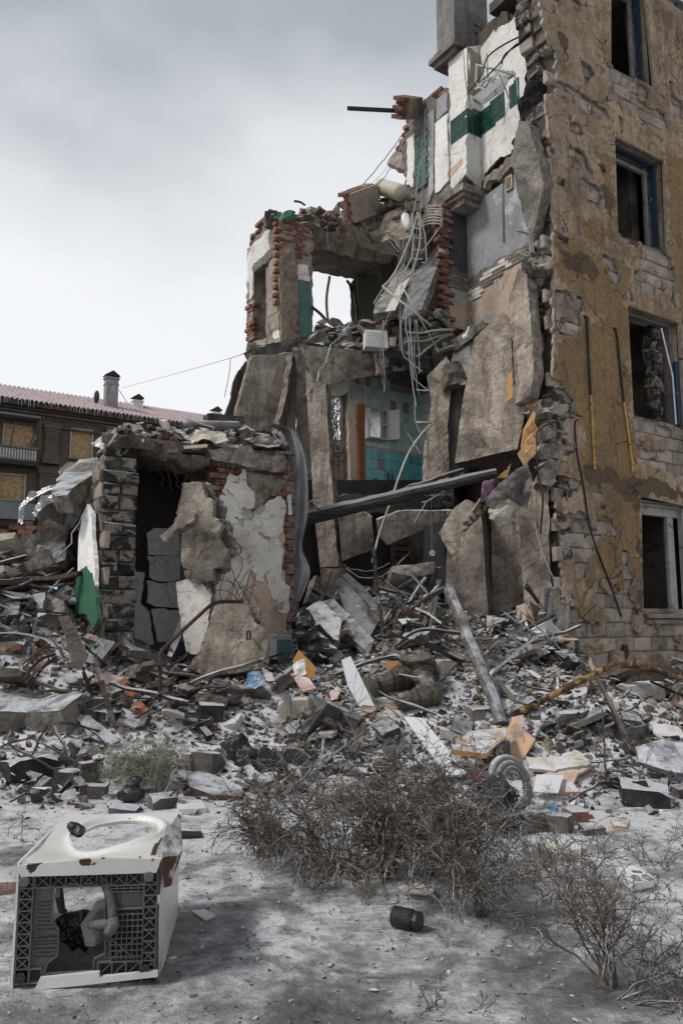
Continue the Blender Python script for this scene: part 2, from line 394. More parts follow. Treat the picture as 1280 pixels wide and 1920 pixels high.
M['concrete_grey'] = surf('concrete_grey', [(.10, .088, .075), (.21, .187, .165), (.34, .31, .275)], 2.6, fine=.55, bump=.8, stains=(((.06, .055, .05), 1.9, .5, .66, .7),), pits=.4, snow=.35, glaze=.4, crack=.25)
M['concrete_snowy'] = surf('concrete_snowy', [(.06, .047, .037), (.16, .13, .105), (.30, .255, .215)], 3.2, fine=.6, bump=.8, stains=(((.045, .035, .028), 2.2, .48, .62, .75),), snow=.48, glaze=.4, rnd=.4)
M['concrete_core'] = surf('concrete_core', [(.08, .066, .055), (.22, .185, .155), (.42, .37, .32)], 7, bump=1., bscale=22, snow=.35)
M['concrete_dark'] = surf('concrete_dark', [(.045, .04, .036), (.10, .09, .082), (.18, .165, .15)], 3, bump=.6, snow=.5, glaze=.6)
M['charred'] = surf('charred_block', [(.012, .012, .013), (.03, .03, .031), (.08, .078, .076)], 5, bump=.9, stains=(((.27, .22, .175), 5.5, .48, .54, .95),), snow=.3, glaze=.6, rnd=.25)
M['charred_plain'] = surf('charred_dark_block', [(.012, .012, .013), (.03, .03, .031), (.075, .073, .07)], 5, bump=.8, snow=.75, glaze=.6, rnd=.3)
M['facade'] = surf('facade_plaster', [(.19, .135, .092), (.36, .265, .19), (.47, .365, .275)], 2.0, bump=.7, bscale=14, fine=.55, paint=((.33, .215, .10), (.14, .095, .055), (.45, .41, .37)), stains=(((.10, .078, .062), .8, .5, .68, .6),), streak=((.11, .08, .055), .5), crack=.8, pits=.12, glaze=.3)
M['facade_core'] = surf('render_edge', [(.26, .22, .19), (.48, .43, .39)], 6, bump=.8)
M['block'] = surf('wall_block', [(.22, .178, .145), (.38, .32, .27), (.50, .43, .37)], 2.5, bump=.7, bscale=20, stains=(((.07, .055, .045), 3, .54, .64, .65),), pits=.3, rnd=.22)
M['mortar'] = surf('mortar', [(.19, .15, .118), (.40, .335, .275)], 6, bump=.9, stains=(((.05, .04, .035), 3, .5, .6, .7),))
M['brick'] = surf('red_brick', [(.17, .065, .045), (.24, .105, .075), (.30, .17, .135)], 7, bump=.7, stains=(((.34, .29, .25), 6, .50, .60, .75), ((.04, .03, .025), 4, .6, .7, .7)), snow=.0, rnd=.3)
M['brick_snow'] = surf('red_brick_snowy', [(.13, .05, .035), (.20, .085, .06), (.24, .13, .10)], 7, bump=.7, stains=(((.32, .28, .25), 6, .54, .64, .6), ((.03, .025, .02), 4, .6, .7, .7)), snow=.6, rnd=.3)
M['mortar_pale'] = surf('pale_mortar', [(.24, .195, .155), (.44, .375, .31)], 5, bump=.9, stains=(((.22, .09, .06), 5, .58, .66, .5), ((.07, .055, .045), 3, .56, .66, .6)))
M['plaster_white'] = surf('white_plaster', [(.50, .455, .40), (.70, .66, .61), (.78, .75, .70)], 1.6, rough=.8, bump=.2, stains=(((.32, .25, .19), 2.6, .54, .66, .7), ((.14, .10, .07), 6, .60, .66, .75)), crack=.45, pits=.1)
M['plaster_clean'] = surf('pale_plaster', [(.52, .50, .47), (.68, .665, .64), (.76, .745, .72)], 1.2, rough=.8, bump=.15, stains=(((.30, .25, .21), 2.2, .58, .68, .5),), crack=.7)
M['plaster_grey'] = surf('grey_plaster', [(.19, .195, .205), (.26, .265, .28), (.32, .325, .34)], 1.5, bump=.15, stains=(((.42, .43, .45), 1.1, .56, .60, .8),), crack=.3)
M['plaster_darkgrey'] = surf('dark_grey_plaster', [(.05, .052, .058), (.075, .078, .086)], 2, bump=.15)
M['plaster_beige'] = surf('beige_plaster', [(.42, .32, .25), (.55, .44, .35)], 1.5, bump=.2, stains=(((.30, .33, .35), 1.3, .54, .57, .85), ((.16, .12, .09), 3, .58, .68, .6)), crack=.8)
M['plaster_pink'] = surf('pink_plaster', [(.48, .34, .27), (.58, .43, .35)], 2, bump=.12, stains=(((.55, .52, .48), 2, .6, .66, .6),))
M['plaster_teal'] = surf('teal_paint', [(.07, .155, .145), (.10, .20, .185)], 2, bump=.15, stains=(((.45, .40, .36), 6, .66, .69, .9),), rough=.6)
M['plaster_blue'] = surf('blue_grey_paint', [(.12, .20, .22), (.16, .25, .27)], 2, bump=.1, stains=(((.5, .48, .45), 5, .66, .69, .9),), rough=.5)
M['plaster_green'] = surf('green_paint', [(.04, .13, .08), (.065, .175, .105)], 2.5, bump=.2, stains=(((.02, .04, .03), 7, .60, .64, .9), ((.42, .38, .33), 4, .66, .69, .9)), rough=.5)
M['plaster_olive'] = surf('olive_paint', [(.20, .22, .14), (.27, .28, .19)], 2, bump=.15)
M['room_dark'] = surf('unlit_room_plaster', [(.03, .026, .023), (.065, .056, .05)], 2, bump=.3)  # near-black tone puts the darkness of the unlit rooms into the colour
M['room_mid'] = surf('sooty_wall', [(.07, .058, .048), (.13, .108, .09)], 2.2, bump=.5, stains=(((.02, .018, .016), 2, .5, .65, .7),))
M['ceil'] = surf('ceiling_plaster', [(.17, .155, .145), (.26, .24, .225)], 1.3, bump=.2, stains=(((.40, .37, .345), .9, .55, .57, .85), ((.09, .075, .065), 2, .56, .68, .6)), crack=1.)
M['tile_green'] = surf('green_tile', [(.008, .045, .035), (.015, .07, .055)], 5, rough=.15, bump=.02, spec=.5, rnd=.3)
M['tile_teal'] = surf('teal_tile', fine=.1, cols=[(.13, .43, .47), (.17, .51, .55)], scale=3, rough=.2, bump=.02, spec=.5, rnd=.12, stains=(((.03, .06, .06), 1.5, .58, .7, .5),))
M['tile_pale'] = surf('pale_teal_tile', fine=.08, cols=[(.54, .68, .66), (.62, .76, .74)], scale=3, rough=.22, bump=.02, spec=.5, rnd=.08, stains=(((.08, .12, .115), 1.5, .56, .7, .5),))
M['tile_white'] = surf('white_tile', [(.5, .48, .44), (.6, .58, .54)], 4, rough=.3, bump=.03, rnd=.12)
M['tile_olive'] = surf('olive_tile', [(.14, .13, .105), (.20, .185, .15)], 4, rough=.4, bump=.05, rnd=.2)
M['grout'] = surf('grout', [(.25, .24, .22), (.36, .35, .33)], 8, bump=.2)
M['grout_dark'] = surf('dark_grout', [(.10, .12, .11), (.2, .22, .2)], 8, bump=.2)
M['wood_grey'] = surf('weathered_timber', [(.055, .045, .038), (.11, .092, .078), (.17, .145, .125)], 3, bump=.7, snow=.5, stretch=(6, 6, .8), glaze=.5, rnd=.3)
M['wood_beam'] = surf('old_beam', [(.018, .014, .012), (.05, .041, .035), (.10, .085, .073)], 3, bump=.9, snow=1.0, snow_scale=9, snowcol=(.48, .48, .50), stretch=(1, 5, 9), glaze=.7)
M['pole'] = surf('icy_grey_pole', [(.05, .042, .036), (.12, .105, .093), (.22, .20, .18)], 3, bump=.6, stretch=(5, 5, .7), glaze=.8, rnd=.1, rough=.6, snow=.3)
M['wood_brown'] = surf('brown_board', [(.03, .018, .013), (.075, .046, .033), (.15, .105, .08)], 2.5, bump=.5, snow=.4, stretch=(2, 2, 2), glaze=.9, rnd=.3, rough=.6)
M['wood_orange'] = surf('orange_wood', [(.20, .075, .03), (.26, .105, .05)], 4, bump=.2, rough=.5)
M['laminate'] = surf('orange_laminate', fine=.1, cols=[(.42, .21, .065), (.50, .265, .095)], scale=2, rough=.45, bump=.05, snow=.0, rnd=.2, stains=(((.16, .12, .09), 2, .60, .68, .6),))
M['laminate_snow'] = surf('frosted_laminate', [(.40, .20, .06), (.50, .26, .09)], 2, rough=.5, bump=.1, snow=.35, rnd=.2, stains=(((.15, .12, .10), 2.2, .52, .60, .8),))
M['white_board'] = surf('white_board', fine=.07, cols=[(.60, .60, .64), (.70, .70, .73)], scale=2, rough=.5, bump=.05, rnd=.08, stains=(((.4, .38, .36), 3, .64, .72, .5),))
M['cream_board'] = surf('cream_board', [(.44, .39, .31), (.56, .50, .41)], 2, rough=.6, bump=.1, rnd=.2, snow=.35, stains=(((.25, .2, .15), 3, .6, .7, .6),))
M['peach_board'] = surf('peach_board', [(.42, .25, .165), (.50, .31, .21)], 3, rough=.6, bump=.08, snow=.25, rnd=.15)
M['osb'] = surf('osb_board', [(.20, .13, .07), (.38, .26, .14), (.52, .38, .22)], 5, bump=.2, rnd=.1)
M['osb_light'] = M['osb']
M['metal'] = surf('galvanised_steel', [(.32, .33, .345), (.50, .515, .53)], 8, rough=.32, metal=.85, bump=.25, rnd=.15, spec=.5)
M['metal_white'] = surf('painted_pipe', [(.26, .24, .20), (.46, .43, .37)], 6, rough=.5, bump=.15, rnd=.15, stains=(((.15, .1, .07), 6, .62, .7, .7),))
M['rust'] = surf('rusty_steel', [(.03, .018, .014), (.075, .035, .022), (.12, .055, .03)], 8, rough=.7, bump=.5, rnd=.2, glaze=.4)
M['black_steel'] = surf('black_steel', [(.012, .011, .011), (.03, .027, .025)], 8, rough=.45, bump=.3)
M['yellow_pipe'] = surf('yellow_gas_pipe', [(.30, .175, .055), (.38, .235, .085)], 4, rough=.5, bump=.3, stains=(((.05, .025, .016), 6, .44, .50, .95),))
M['yellow_pipe_clean'] = surf('yellow_pipe_paint', [(.48, .27, .06), (.56, .33, .08)], 4, rough=.45, bump=.1, stains=(((.06, .03, .02), 12, .6, .64, .9),))
M['cable_white'] = surf('white_cable', [(.20, .195, .18), (.42, .41, .39)], 8, rough=.5, bump=.05)
M['cable_black'] = surf('black_cable', [(.012, .012, .012), (.03, .03, .03)], 8, rough=.4, bump=.05)
M['foil'] = surf('crumpled_foil', [(.35, .36, .37), (.62, .63, .64)], 6, rough=.22, metal=.9, bump=.8, bscale=9)
M['sheet_grey'] = surf('grey_sheet', [(.09, .08, .078), (.17, .155, .15)], 4, rough=.5, metal=.3, bump=.4, stains=(((.24, .15, .11), 5, .6, .66, .6),))
M['fabric_grey'] = surf('grey_lino', [(.10, .10, .105), (.19, .19, .195)], 3, rough=.8, bump=.2, stains=(((.26, .25, .245), 2, .60, .68, .5),), snow=.3)
M['fabric_cream'] = surf('cream_fabric', [(.40, .38, .31), (.50, .48, .40)], 3, rough=.8, bump=.1, stains=(((.25, .23, .18), 5, .6, .68, .4),))
M['fabric_purple'] = surf('purple_cloth', [(.10, .05, .09), (.20, .12, .19), (.30, .2, .18)], 9, rough=.9, bump=.2)
M['bag_black'] = surf('black_plastic', [(.008, .008, .009), (.018, .018, .019)], 6, rough=.25, bump=.5, bscale=7, spec=.6)
M['rubber'] = surf('grey_rubber', [(.10, .096, .088), (.20, .19, .175)], 5, rough=.5, bump=.2, snow=.2)
M['wet_sack'] = surf('wet_mossy_roll', [(.022, .018, .011), (.06, .05, .032), (.13, .11, .075)], 4, rough=.25, bump=.5, spec=.6, snow=.12, glaze=.5)
M['cream_stone'] = surf('cream_stone', [(.34, .30, .24), (.46, .42, .35)], 2, bump=.4, snow=.3)
M['pale_stone'] = surf('pale_rubble_boulder', [(.36, .34, .30), (.50, .48, .44)], 5, bump=1., bscale=10, snow=.5, stains=(((.16, .14, .12), 5, .58, .66, .6),))
M['glass_dark'] = surf('dark_glass', [(.02, .025, .03), (.03, .035, .04)], 2, rough=.08, bump=0.01, spec=.6)
M['mirror'] = surf('mirror', [(.5, .5, .5), (.6, .6, .6)], 3, rough=.15, metal=.9, bump=.02, stains=(((.08, .08, .07), 3, .5, .62, .8),))
M['paint_blue'] = surf('blue_frame_paint', [(.016, .035, .062), (.025, .052, .09)], 4, rough=.5, bump=.2, stains=(((.3, .28, .26), 7, .62, .66, .8),))
M['paint_white'] = surf('white_frame_paint', [(.30, .29, .275), (.42, .41, .39)], 4, rough=.6, bump=.25, stains=(((.13, .09, .06), 5, .58, .64, .8),))
M['frame_grey'] = surf('grey_frame_paint', [(.14, .15, .155), (.22, .23, .235)], 4, rough=.6, bump=.2, stains=(((.10, .05, .03), 5, .58, .64, .8),))
M['enamel'] = surf('white_enamel', fine=.08, cols=[(.58, .575, .55), (.68, .675, .65)], scale=2, rough=.3, bump=.05, spec=.5, rnd=.03, paint=((.075, .035, .02), None, None), stains=(((.30, .15, .07), 2.3, .66, .72, .6), ((.045, .02, .013), 2.6, .69, .72, .95)))
M['tub'] = surf('grey_plastic_tray', fine=.1, cols=[(.11, .11, .11), (.15, .15, .148)], scale=5, rough=.45, bump=.05, rnd=.03, stains=(((.07, .065, .06), 4, .55, .68, .5),))
M['tub_shade'] = surf('tray_recess_shade', [(.025, .025, .025), (.045, .045, .044)], 5, rough=.6, bump=.1)  # darker copy of the tray plastic, shade between the ribs put into colour
M['plastic_white'] = surf('white_plastic', fine=.08, cols=[(.60, .60, .58), (.70, .70, .68)], scale=3, rough=.4, bump=.03, rnd=.06, snow=.2)
M['plastic_clear'] = surf('milky_film', [(.45, .46, .47), (.6, .61, .62)], 3, rough=.25, bump=.4, alpha=.55)
M['blue'] = surf('blue_scrap', [(.03, .10, .22), (.08, .22, .36)], 5, rough=.4, bump=.2, snow=.3)
M['red'] = surf('red_scrap', [(.22, .015, .018), (.32, .03, .03)], 5, rough=.4, bump=.2)
M['twig_frost'] = surf('frosted_twig', [(.035, .024, .018), (.085, .064, .05), (.21, .18, .155)], 10, rough=.35, bump=.2, spec=.7, snow=.4, snow_scale=20, snowcol=(.40, .39, .38), fine=.2)
M['twig'] = surf('ice_coated_twig', [(.028, .019, .014), (.07, .051, .039), (.17, .14, .115)], 10, rough=.35, bump=.2, spec=.7, snow=.35, snow_scale=20, snowcol=(.40, .39, .38), fine=.2)
M['twig_dark'] = surf('wet_dark_stem', [(.025, .018, .014), (.065, .048, .038)], 8, rough=.4, bump=.2, spec=.6, fine=.2)
M['weed'] = surf('frosted_weed', [(.15, .15, .10), (.28, .28, .21), (.44, .44, .38)], 12, rough=.5, bump=.1, fine=.2)
M['grass_dry'] = surf('dry_grass', [(.15, .125, .085), (.27, .235, .17)], 12, rough=.6, bump=.1, fine=.2)
M['roof'] = surf('corrugated_roof', [(.14, .05, .05), (.24, .10, .095)], 3, rough=.6, bump=.2, snow=.55, snow_scale=1.4, snowcol=(.50, .49, .52))
M['bg_wall'] = surf('brown_stucco', [(.06, .044, .032), (.10, .075, .056), (.135, .103, .08)], .5, bump=.3, bscale=5, stains=(((.03, .023, .019), .5, .5, .65, .6), ((.2, .17, .15), 3, .7, .72, .8)))
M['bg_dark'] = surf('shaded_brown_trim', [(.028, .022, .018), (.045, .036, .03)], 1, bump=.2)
M['bg_pil'] = surf('brown_pilaster', [(.075, .058, .046), (.115, .09, .073)], .8, bump=.3, bscale=5)
M['bg_grey'] = surf('grey_trim', [(.13, .14, .15), (.2, .21, .22)], .8, bump=.2)
M['ice'] = surf('icicle_ice', [(.5, .52, .55), (.62, .64, .67)], 5, rough=.15, bump=.1, alpha=.7)
M['snow_lump'] = surf('frozen_snow', [(.45, .46, .48), (.66, .67, .70)], 8, bump=.4, rough=.5, fine=.2)
# ------------------------------------------------------------ ground
def sst(x, a, b):
    t = np.clip((x-a)/(b-a), 0, 1); return t*t*(3-2*t)
def H(x, y):
    x = np.asarray(x, float); y = np.asarray(y, float); sh = np.broadcast(x, y).shape
    nb = fbm(n3(x*.55, y*.55, 1.), 3).reshape(sh); ns = fbm(n3(x*3.2, y*3.2, 4.), 3).reshape(sh)
    right = sst(x, 2.6, 4.2)
    h = sst(y, 6.9+.4*nb, 10.2)*(.92-.42*right)
    h = h+sst(y, 10., 13.5)*.95*sst(x, -1.2, -.2)*(1-sst(x, 2.6, 3.6))
    h = h+1.45*np.exp(-(((x+4.7)/1.7)**2+((y-10.8)/1.7)**2))
    h = h+.22*np.exp(-(((x-3.3)/1.2)**2+((y-8.6)/.7)**2))+.38*np.exp(-(((x-1.4)/1.6)**2+((y-11.0)/1.1)**2))+.18*np.exp(-(((x+2.2)/1.0)**2+((y-8.3)/.5)**2))
    amp = .02+.10*sst(y, 6.2, 8.5); h = h+nb*amp*.8+ns*amp*.5
    far = sst(np.hypot(x, y), 22, 40); return h*(1-far)+far*(.5+.3*nb)
def hz(x, y): return float(H(np.array([x]), np.array([y]))[0])
def ground():
    xs = np.concatenate([[-900, -300, -120, -60, -36, -22, -15], np.arange(-10, 10.01, .07), [15, 22, 36, 60, 120, 300, 900]])
    ys = np.concatenate([[-300, -60, -20, -8, -3], np.arange(0, 17.01, .07), [19, 22, 27, 34, 44, 60, 90, 150, 400, 1500]])
    X, Y = np.meshgrid(xs, ys, indexing='ij'); Z = H(X.ravel(), Y.ravel())
    V = np.c_[X.ravel(), Y.ravel(), Z+.006*fbm(n3(X.ravel()*14, Y.ravel()*14, 2.), 3)]
    a, b = len(xs), len(ys); I = np.arange(a*b).reshape(a, b)
    Fc = np.stack([I[:-1, :-1].ravel(), I[1:, :-1].ravel(), I[1:, 1:].ravel(), I[:-1, 1:].ravel()], 1).tolist()
    m = bpy.data.materials.new('icy_ground'); m.use_nodes = True; t = m.node_tree; t.nodes.clear(); N = t.nodes.new; L = t.links.new
    o = N('ShaderNodeOutputMaterial'); p = N('ShaderNodeBsdfPrincipled'); L(p.outputs[0], o.inputs[0]); tc = N('ShaderNodeNewGeometry')
    def noise(s, d=6, r=.6, dist=0., st=None):
        n = N('ShaderNodeTexNoise'); v = tc.outputs['Position']
        if st: mp = N('ShaderNodeMapping'); mp.inputs['Scale'].default_value = st; mp.inputs['Location'].default_value = (3.1, 7.7, 0); L(v, mp.inputs[0]); v = mp.outputs[0]
        L(v, n.inputs['Vector']); n.inputs['Scale'].default_value = s; n.inputs['Detail'].default_value = d; n.inputs['Roughness'].default_value = r; n.inputs['Distortion'].default_value = dist; return n.outputs[0]
    def ramp(v, st):
        r = N('ShaderNodeValToRGB'); L(v, r.inputs[0]); c = r.color_ramp
        c.elements[0].position, c.elements[0].color = st[0][0], (*st[0][1], 1); c.elements[1].position, c.elements[1].color = st[-1][0], (*st[-1][1], 1)
        for q, k in st[1:-1]: c.elements.new(q).color = (*k, 1)
        return r.outputs[0]
    def mix(f, a, b):
        n = N('ShaderNodeMix'); n.data_type = 'RGBA'
        for i, v in ((0, f), (6, a), (7, b)):
            if isinstance(v, tuple): n.inputs[i].default_value = (*v, 1)
            elif isinstance(v, float): n.inputs[i].default_value = v
            else: L(v, n.inputs[i])
        return n.outputs[2]
    # dark trodden ice to crusted snow; darker near the viewer and paler towards the rubble
    n1 = noise(1.7, 8, .7, .4); n2 = noise(7, 8, .72); n3_ = noise(60, 4, .7); nd = noise(2.3, 8, .7, .8, (1, 1.6, 1))
    ad = N('ShaderNodeMath'); ad.operation = 'MULTIPLY_ADD'; L(n2, ad.inputs[0]); ad.inputs[1].default_value = .45; L(n1, ad.inputs[2])
    sp = N('ShaderNodeSeparateXYZ'); L(tc.outputs['Position'], sp.inputs[0])
    mr = N('ShaderNodeMapRange'); L(sp.outputs[1], mr.inputs[0]); mr.inputs[1].default_value = 2.5; mr.inputs[2].default_value = 6.5; mr.inputs[3].default_value = -.045; mr.inputs[4].default_value = .16
    a2 = N('ShaderNodeMath'); a2.operation = 'ADD'; L(ad.outputs[0], a2.inputs[0]); L(mr.outputs[0], a2.inputs[1])
    col = ramp(a2.outputs[0], [(.53, (.085, .084, .086)), (.62, (.14, .14, .145)), (.71, (.23, .232, .24)), (.79, (.42, .425, .44)), (.88, (.72, .73, .76))])
    col = mix(ramp(nd, [(.60, (0, 0, 0)), (.70, (.8, .8, .8))]), col, (.07, .058, .045))
    col = mix(ramp(n3_, [(.3, (.18, .18, .18)), (.6, (0, 0, 0))]), col, (.06, .06, .062))
    gr = noise(170, 3, .8); col = mix(ramp(gr, [(.33, (.5, .5, .5)), (.42, (0, 0, 0))]), col, (.035, .033, .032)); col = mix(ramp(gr, [(.62, (0, 0, 0)), (.70, (.4, .4, .4))]), col, (.80, .81, .83))  # dark grit, and pale specks painted as the glint of ice grains
    vo = N('ShaderNodeTexVoronoi'); L(tc.outputs['Position'], vo.inputs['Vector']); vo.inputs['Scale'].default_value = 3.1; vd = N('ShaderNodeMath'); vd.operation = 'MULTIPLY_ADD'; L(n2, vd.inputs[0]); vd.inputs[1].default_value = .35; L(vo.outputs['Distance'], vd.inputs[2])
    col = mix(ramp(vd.outputs[0], [(.20, (.7, .7, .7)), (.27, (0, 0, 0))]), col, (.05, .045, .04))
    dm = N('ShaderNodeMapRange'); L(sp.outputs[1], dm.inputs[0]); dm.inputs[1].default_value = 7.6; dm.inputs[2].default_value = 10.5; dm.inputs[3].default_value = -.35; dm.inputs[4].default_value = .12
    da = N('ShaderNodeMath'); da.operation = 'ADD'; L(dm.outputs[0], da.inputs[0]); L(nd, da.inputs[1]); col = mix(ramp(da.outputs[0], [(.42, (0, 0, 0)), (.52, (.92, .92, .92))]), col, mix(n2, (.035, .027, .021), (.17, .135, .105)))
    L(col, p.inputs['Base Color']); r = ramp(n2, [(.38, (.20, .20, .20)), (.62, (.55, .55, .55))]); L(r, p.inputs['Roughness']); p.inputs['Specular IOR Level'].default_value = .5
    b = N('ShaderNodeBump'); b.inputs['Strength'].default_value = 1.; b.inputs['Distance'].default_value = .035
    a3 = N('ShaderNodeMath'); a3.operation = 'MULTIPLY_ADD'; L(n3_, a3.inputs[0]); a3.inputs[1].default_value = .35; L(n2, a3.inputs[2]); L(a3.outputs[0], b.inputs['Height']); L(b.outputs[0], p.inputs['Normal'])
    me = bpy.data.meshes.new('ground'); me.from_pydata(V.tolist(), [], Fc); me.materials.append(m); me.polygons.foreach_set('use_smooth', np.ones(len(Fc), bool)); me.update()
    g = bpy.data.objects.new('ground', me); COL.objects.link(g); g['kind'] = 'structure'; g['label'] = 'icy snow crusted ground rising into the rubble'
    M['ground'] = m
ground()
# ------------------------------------------------------------ planes of the ruin
CN = (3.24, 11.49)
def Fpl(k=0): return vplane(CN[0]+SX*k, CN[1]+SY*k, UX, UY)          # street facade, k metres further in
def Spl(k=0): return vplane(CN[0]+UX*k, CN[1]+UY*k, SX, SY)          # broken cross section, k metres along the street
FP = Fpl(); S16 = Spl(.16); S50 = Spl(.5)
def quadbox(mb, pts, z0, z1, m=0):
    n = len(pts); V = [(x, y, z0) for x, y in pts]+[(x, y, z1) for x, y in pts]
    mb.add(V, [tuple(range(n))[::-1], tuple(range(n, 2*n))]+[(i, (i+1) % n, n+(i+1) % n, n+i) for i in range(n)], m)
def fs(f, s): return (CN[0]+UX*f+SX*s, CN[1]+UY*f+SY*s)
# ============================================================ street wing of the ruined building
wing = thing('ruined_apartment_building', (4.6, 13.6, .5), 'tall ruined apartment building wing with ochre peeling facade and four empty windows, at the right', 'building')
WINS = [[(1141, -60), (1203, -30), (1222, 167), (1141, 124)], [(1148, 258), (1240, 304), (1246, 474), (1154, 440)],
        [(1172, 574), (1268, 607), (1279, 804), (1183, 779)], [(1197, 931), (1330, 961), (1330, 1151), (1201, 1149)]]
EXP = [[(1082, 112), (1115, 145), (1112, 170), (1090, 160)], [(1062, 272), (1090, 280), (1107, 320), (1127, 370), (1120, 395), (1097, 380), (1075, 340), (1062, 305)],
       [(1132, 118), (1141, 128), (1222, 172), (1247, 185), (1250, 250), (1205, 235), (1170, 200), (1127, 190), (1140, 165)],
       [(1030, 150), (1047, 155), (1165, 225), (1160, 240), (1105, 222), (1050, 188)], [(1150, 441), (1261, 480), (1265, 580), (1235, 565), (1194, 535), (1171, 494)],
       [(1147, 544), (1175, 542), (1192, 571), (1169, 565)], [(1040, 543), (1062, 546), (1085, 595), (1092, 640), (1062, 646), (1040, 625)],
       [(1042, 711), (1070, 749), (1089, 786), (1030, 800), (1030, 700)], [(1179, 782), (1290, 812), (1330, 920), (1290, 935), (1212, 880), (1190, 839)],
       [(1025, 422), (1074, 452), (1040, 465), (1020, 470)], [(1010, 870), (1092, 909), (1104, 987), (1126, 999), (1122, 1017), (1100, 1047), (1096, 1100), (1081, 1122), (1085, 1152), (1107, 1122), (1119, 1081), (1137, 1115), (1167, 1137), (1160, 1032), (1172, 1030), (1195, 1075), (1201, 1149), (1340, 1152), (1340, 1245), (1194, 1225), (1145, 1216), (1130, 1300), (1010, 1300)],
       [(1180, 500), (1230, 505), (1225, 560), (1190, 540)], [(1248, 150), (1275, 165), (1280, 235), (1255, 215)], [(1240, 1230), (1300, 1240), (1290, 1275), (1255, 1262)]]
OCH = [[(1034, 640), (1075, 640), (1095, 600), (1172, 610), (1180, 800), (1190, 860), (1180, 905), (1085, 905), (1088, 800), (1050, 720), (1034, 700)],
       [(1100, 905), (1192, 905), (1197, 1080), (1180, 1130), (1150, 1120), (1120, 1060), (1085, 1160), (1078, 1130), (1105, 1040), (1125, 1005)],
       [(1072, 410), (1125, 425), (1130, 455), (1090, 450)], [(1110, 290), (1150, 300), (1150, 400), (1130, 360)], [(1246, 290), (1330, 330), (1330, 590), (1262, 560)],
       [(1140, 430), (1155, 445), (1160, 470), (1135, 455)], [(1040, 440), (1170, 500), (1170, 570), (1100, 600), (1040, 520)], [(1130, 560), (1180, 575), (1175, 640), (1135, 620)]]
DRK = [[(1040, 460), (1100, 480), (1120, 520), (1060, 510)], [(1085, 870), (1290, 920), (1290, 945), (1190, 930), (1095, 905)], [(1205, 1075), (1195, 1000), (1180, 940), (1195, 935), (1198, 1140), (1188, 1130)],
       [(1040, 60), (1060, 90), (1052, 120)], [(1120, 350), (1150, 380), (1140, 420)]]
EDGE = [(1012, -90, .08), (1006, 0, .08), (1020, 60, .1), (1035, 125, .1), (1040, 180, .1), (1022, 195, .08), (1027, 300, .05), (1029, 400, .06), (1034, 480, .06), (1030, 560, .06), (1033, 640, .04), (1033, 740, .06), (1050, 800, .08), (1040, 900, .07), (1042, 1000, .06), (1052, 1100, .06), (1058, 1300, 0)]
top = [(1420, 90, .03), (1280, 24, .03), (1232, -2, .03), (1190, -90, 0)]
mk = polymask(FP, EXP, rough=.045)
def spall(X, Y):
    n = fbm(np.c_[X.ravel()*1.7, Y.ravel()*1.7, np.full(X.size, 9.)], 4).reshape(X.shape); return n > .41
def fpaint(x, y):
    r = np.zeros((len(x), 3)); r[:, 0] = np.maximum(polymask(FP, OCH, rough=.1)(x, y)*.74, .36+.07*(x > 1.2)); r[:, 1] = polymask(FP, DRK, rough=.1)(x, y); return r
Hs = [[(p[0], p[1], 0) for p in w_] for w_ in WINS]
outl = EDGE+[(1420, 1300, 0)]+top
pl_ = slab('plaster', FP, outl, .05, M['facade'], wing, cell=.04, rough=.03, holes=Hs, keep=lambda X, Y: ~((mk(X, Y) & (fbm(np.c_[X.ravel()*2.6, Y.ravel()*3.4, np.full(X.size, 5.)], 4).reshape(X.shape) < .17)) | spall(X, Y)), bump=.006, bs=2.2, emat=M['facade_core'], paint=fpaint, n0=.045)
core = slab('wall', Fpl(.035), [(p[0]+4, p[1]) for p in EDGE]+[(1420, 1300, 0)]+top, .42, M['mortar'], wing, cell=.12, rough=.0, holes=Hs, bump=.004, emat=M['room_mid'])
blk = brick_meshes('block', .40, .205, .07, M['block'], 6, jit=.007, ch=.012, chip=.04)
def exposed(X, Y):
    m = np.zeros(X.shape, bool)
    for dx in (-.2, 0, .2):
        for dy in (-.1, 0, .1):
            m |= mk(X+dx, Y+dy) | spall(X+dx, Y+dy)
    for h in [densify([FP.uv(*p[:2]) for p in q], .3, 0) for q in WINS]:
        for dx in (-.13, .13): m &= ~inside(X+dx, Y, h)
    return m
masonry(wing, FP, EDGE+[(1420, 1300), (1420, 70), (1280, 20), (1190, -90)], blk, .40, .205, 'block', gap=.012, n0=-.008, proud=.008, mask=exposed, limit=260)
cblk = brick_meshes('edge_block', .30, .19, .20, M['charred'], 6, jit=.02, ch=.02, chip=.06)
cb2 = brick_meshes('edge_block', .24, .19, .18, M['block'], 4, jit=.02, ch=.02, chip=.06)
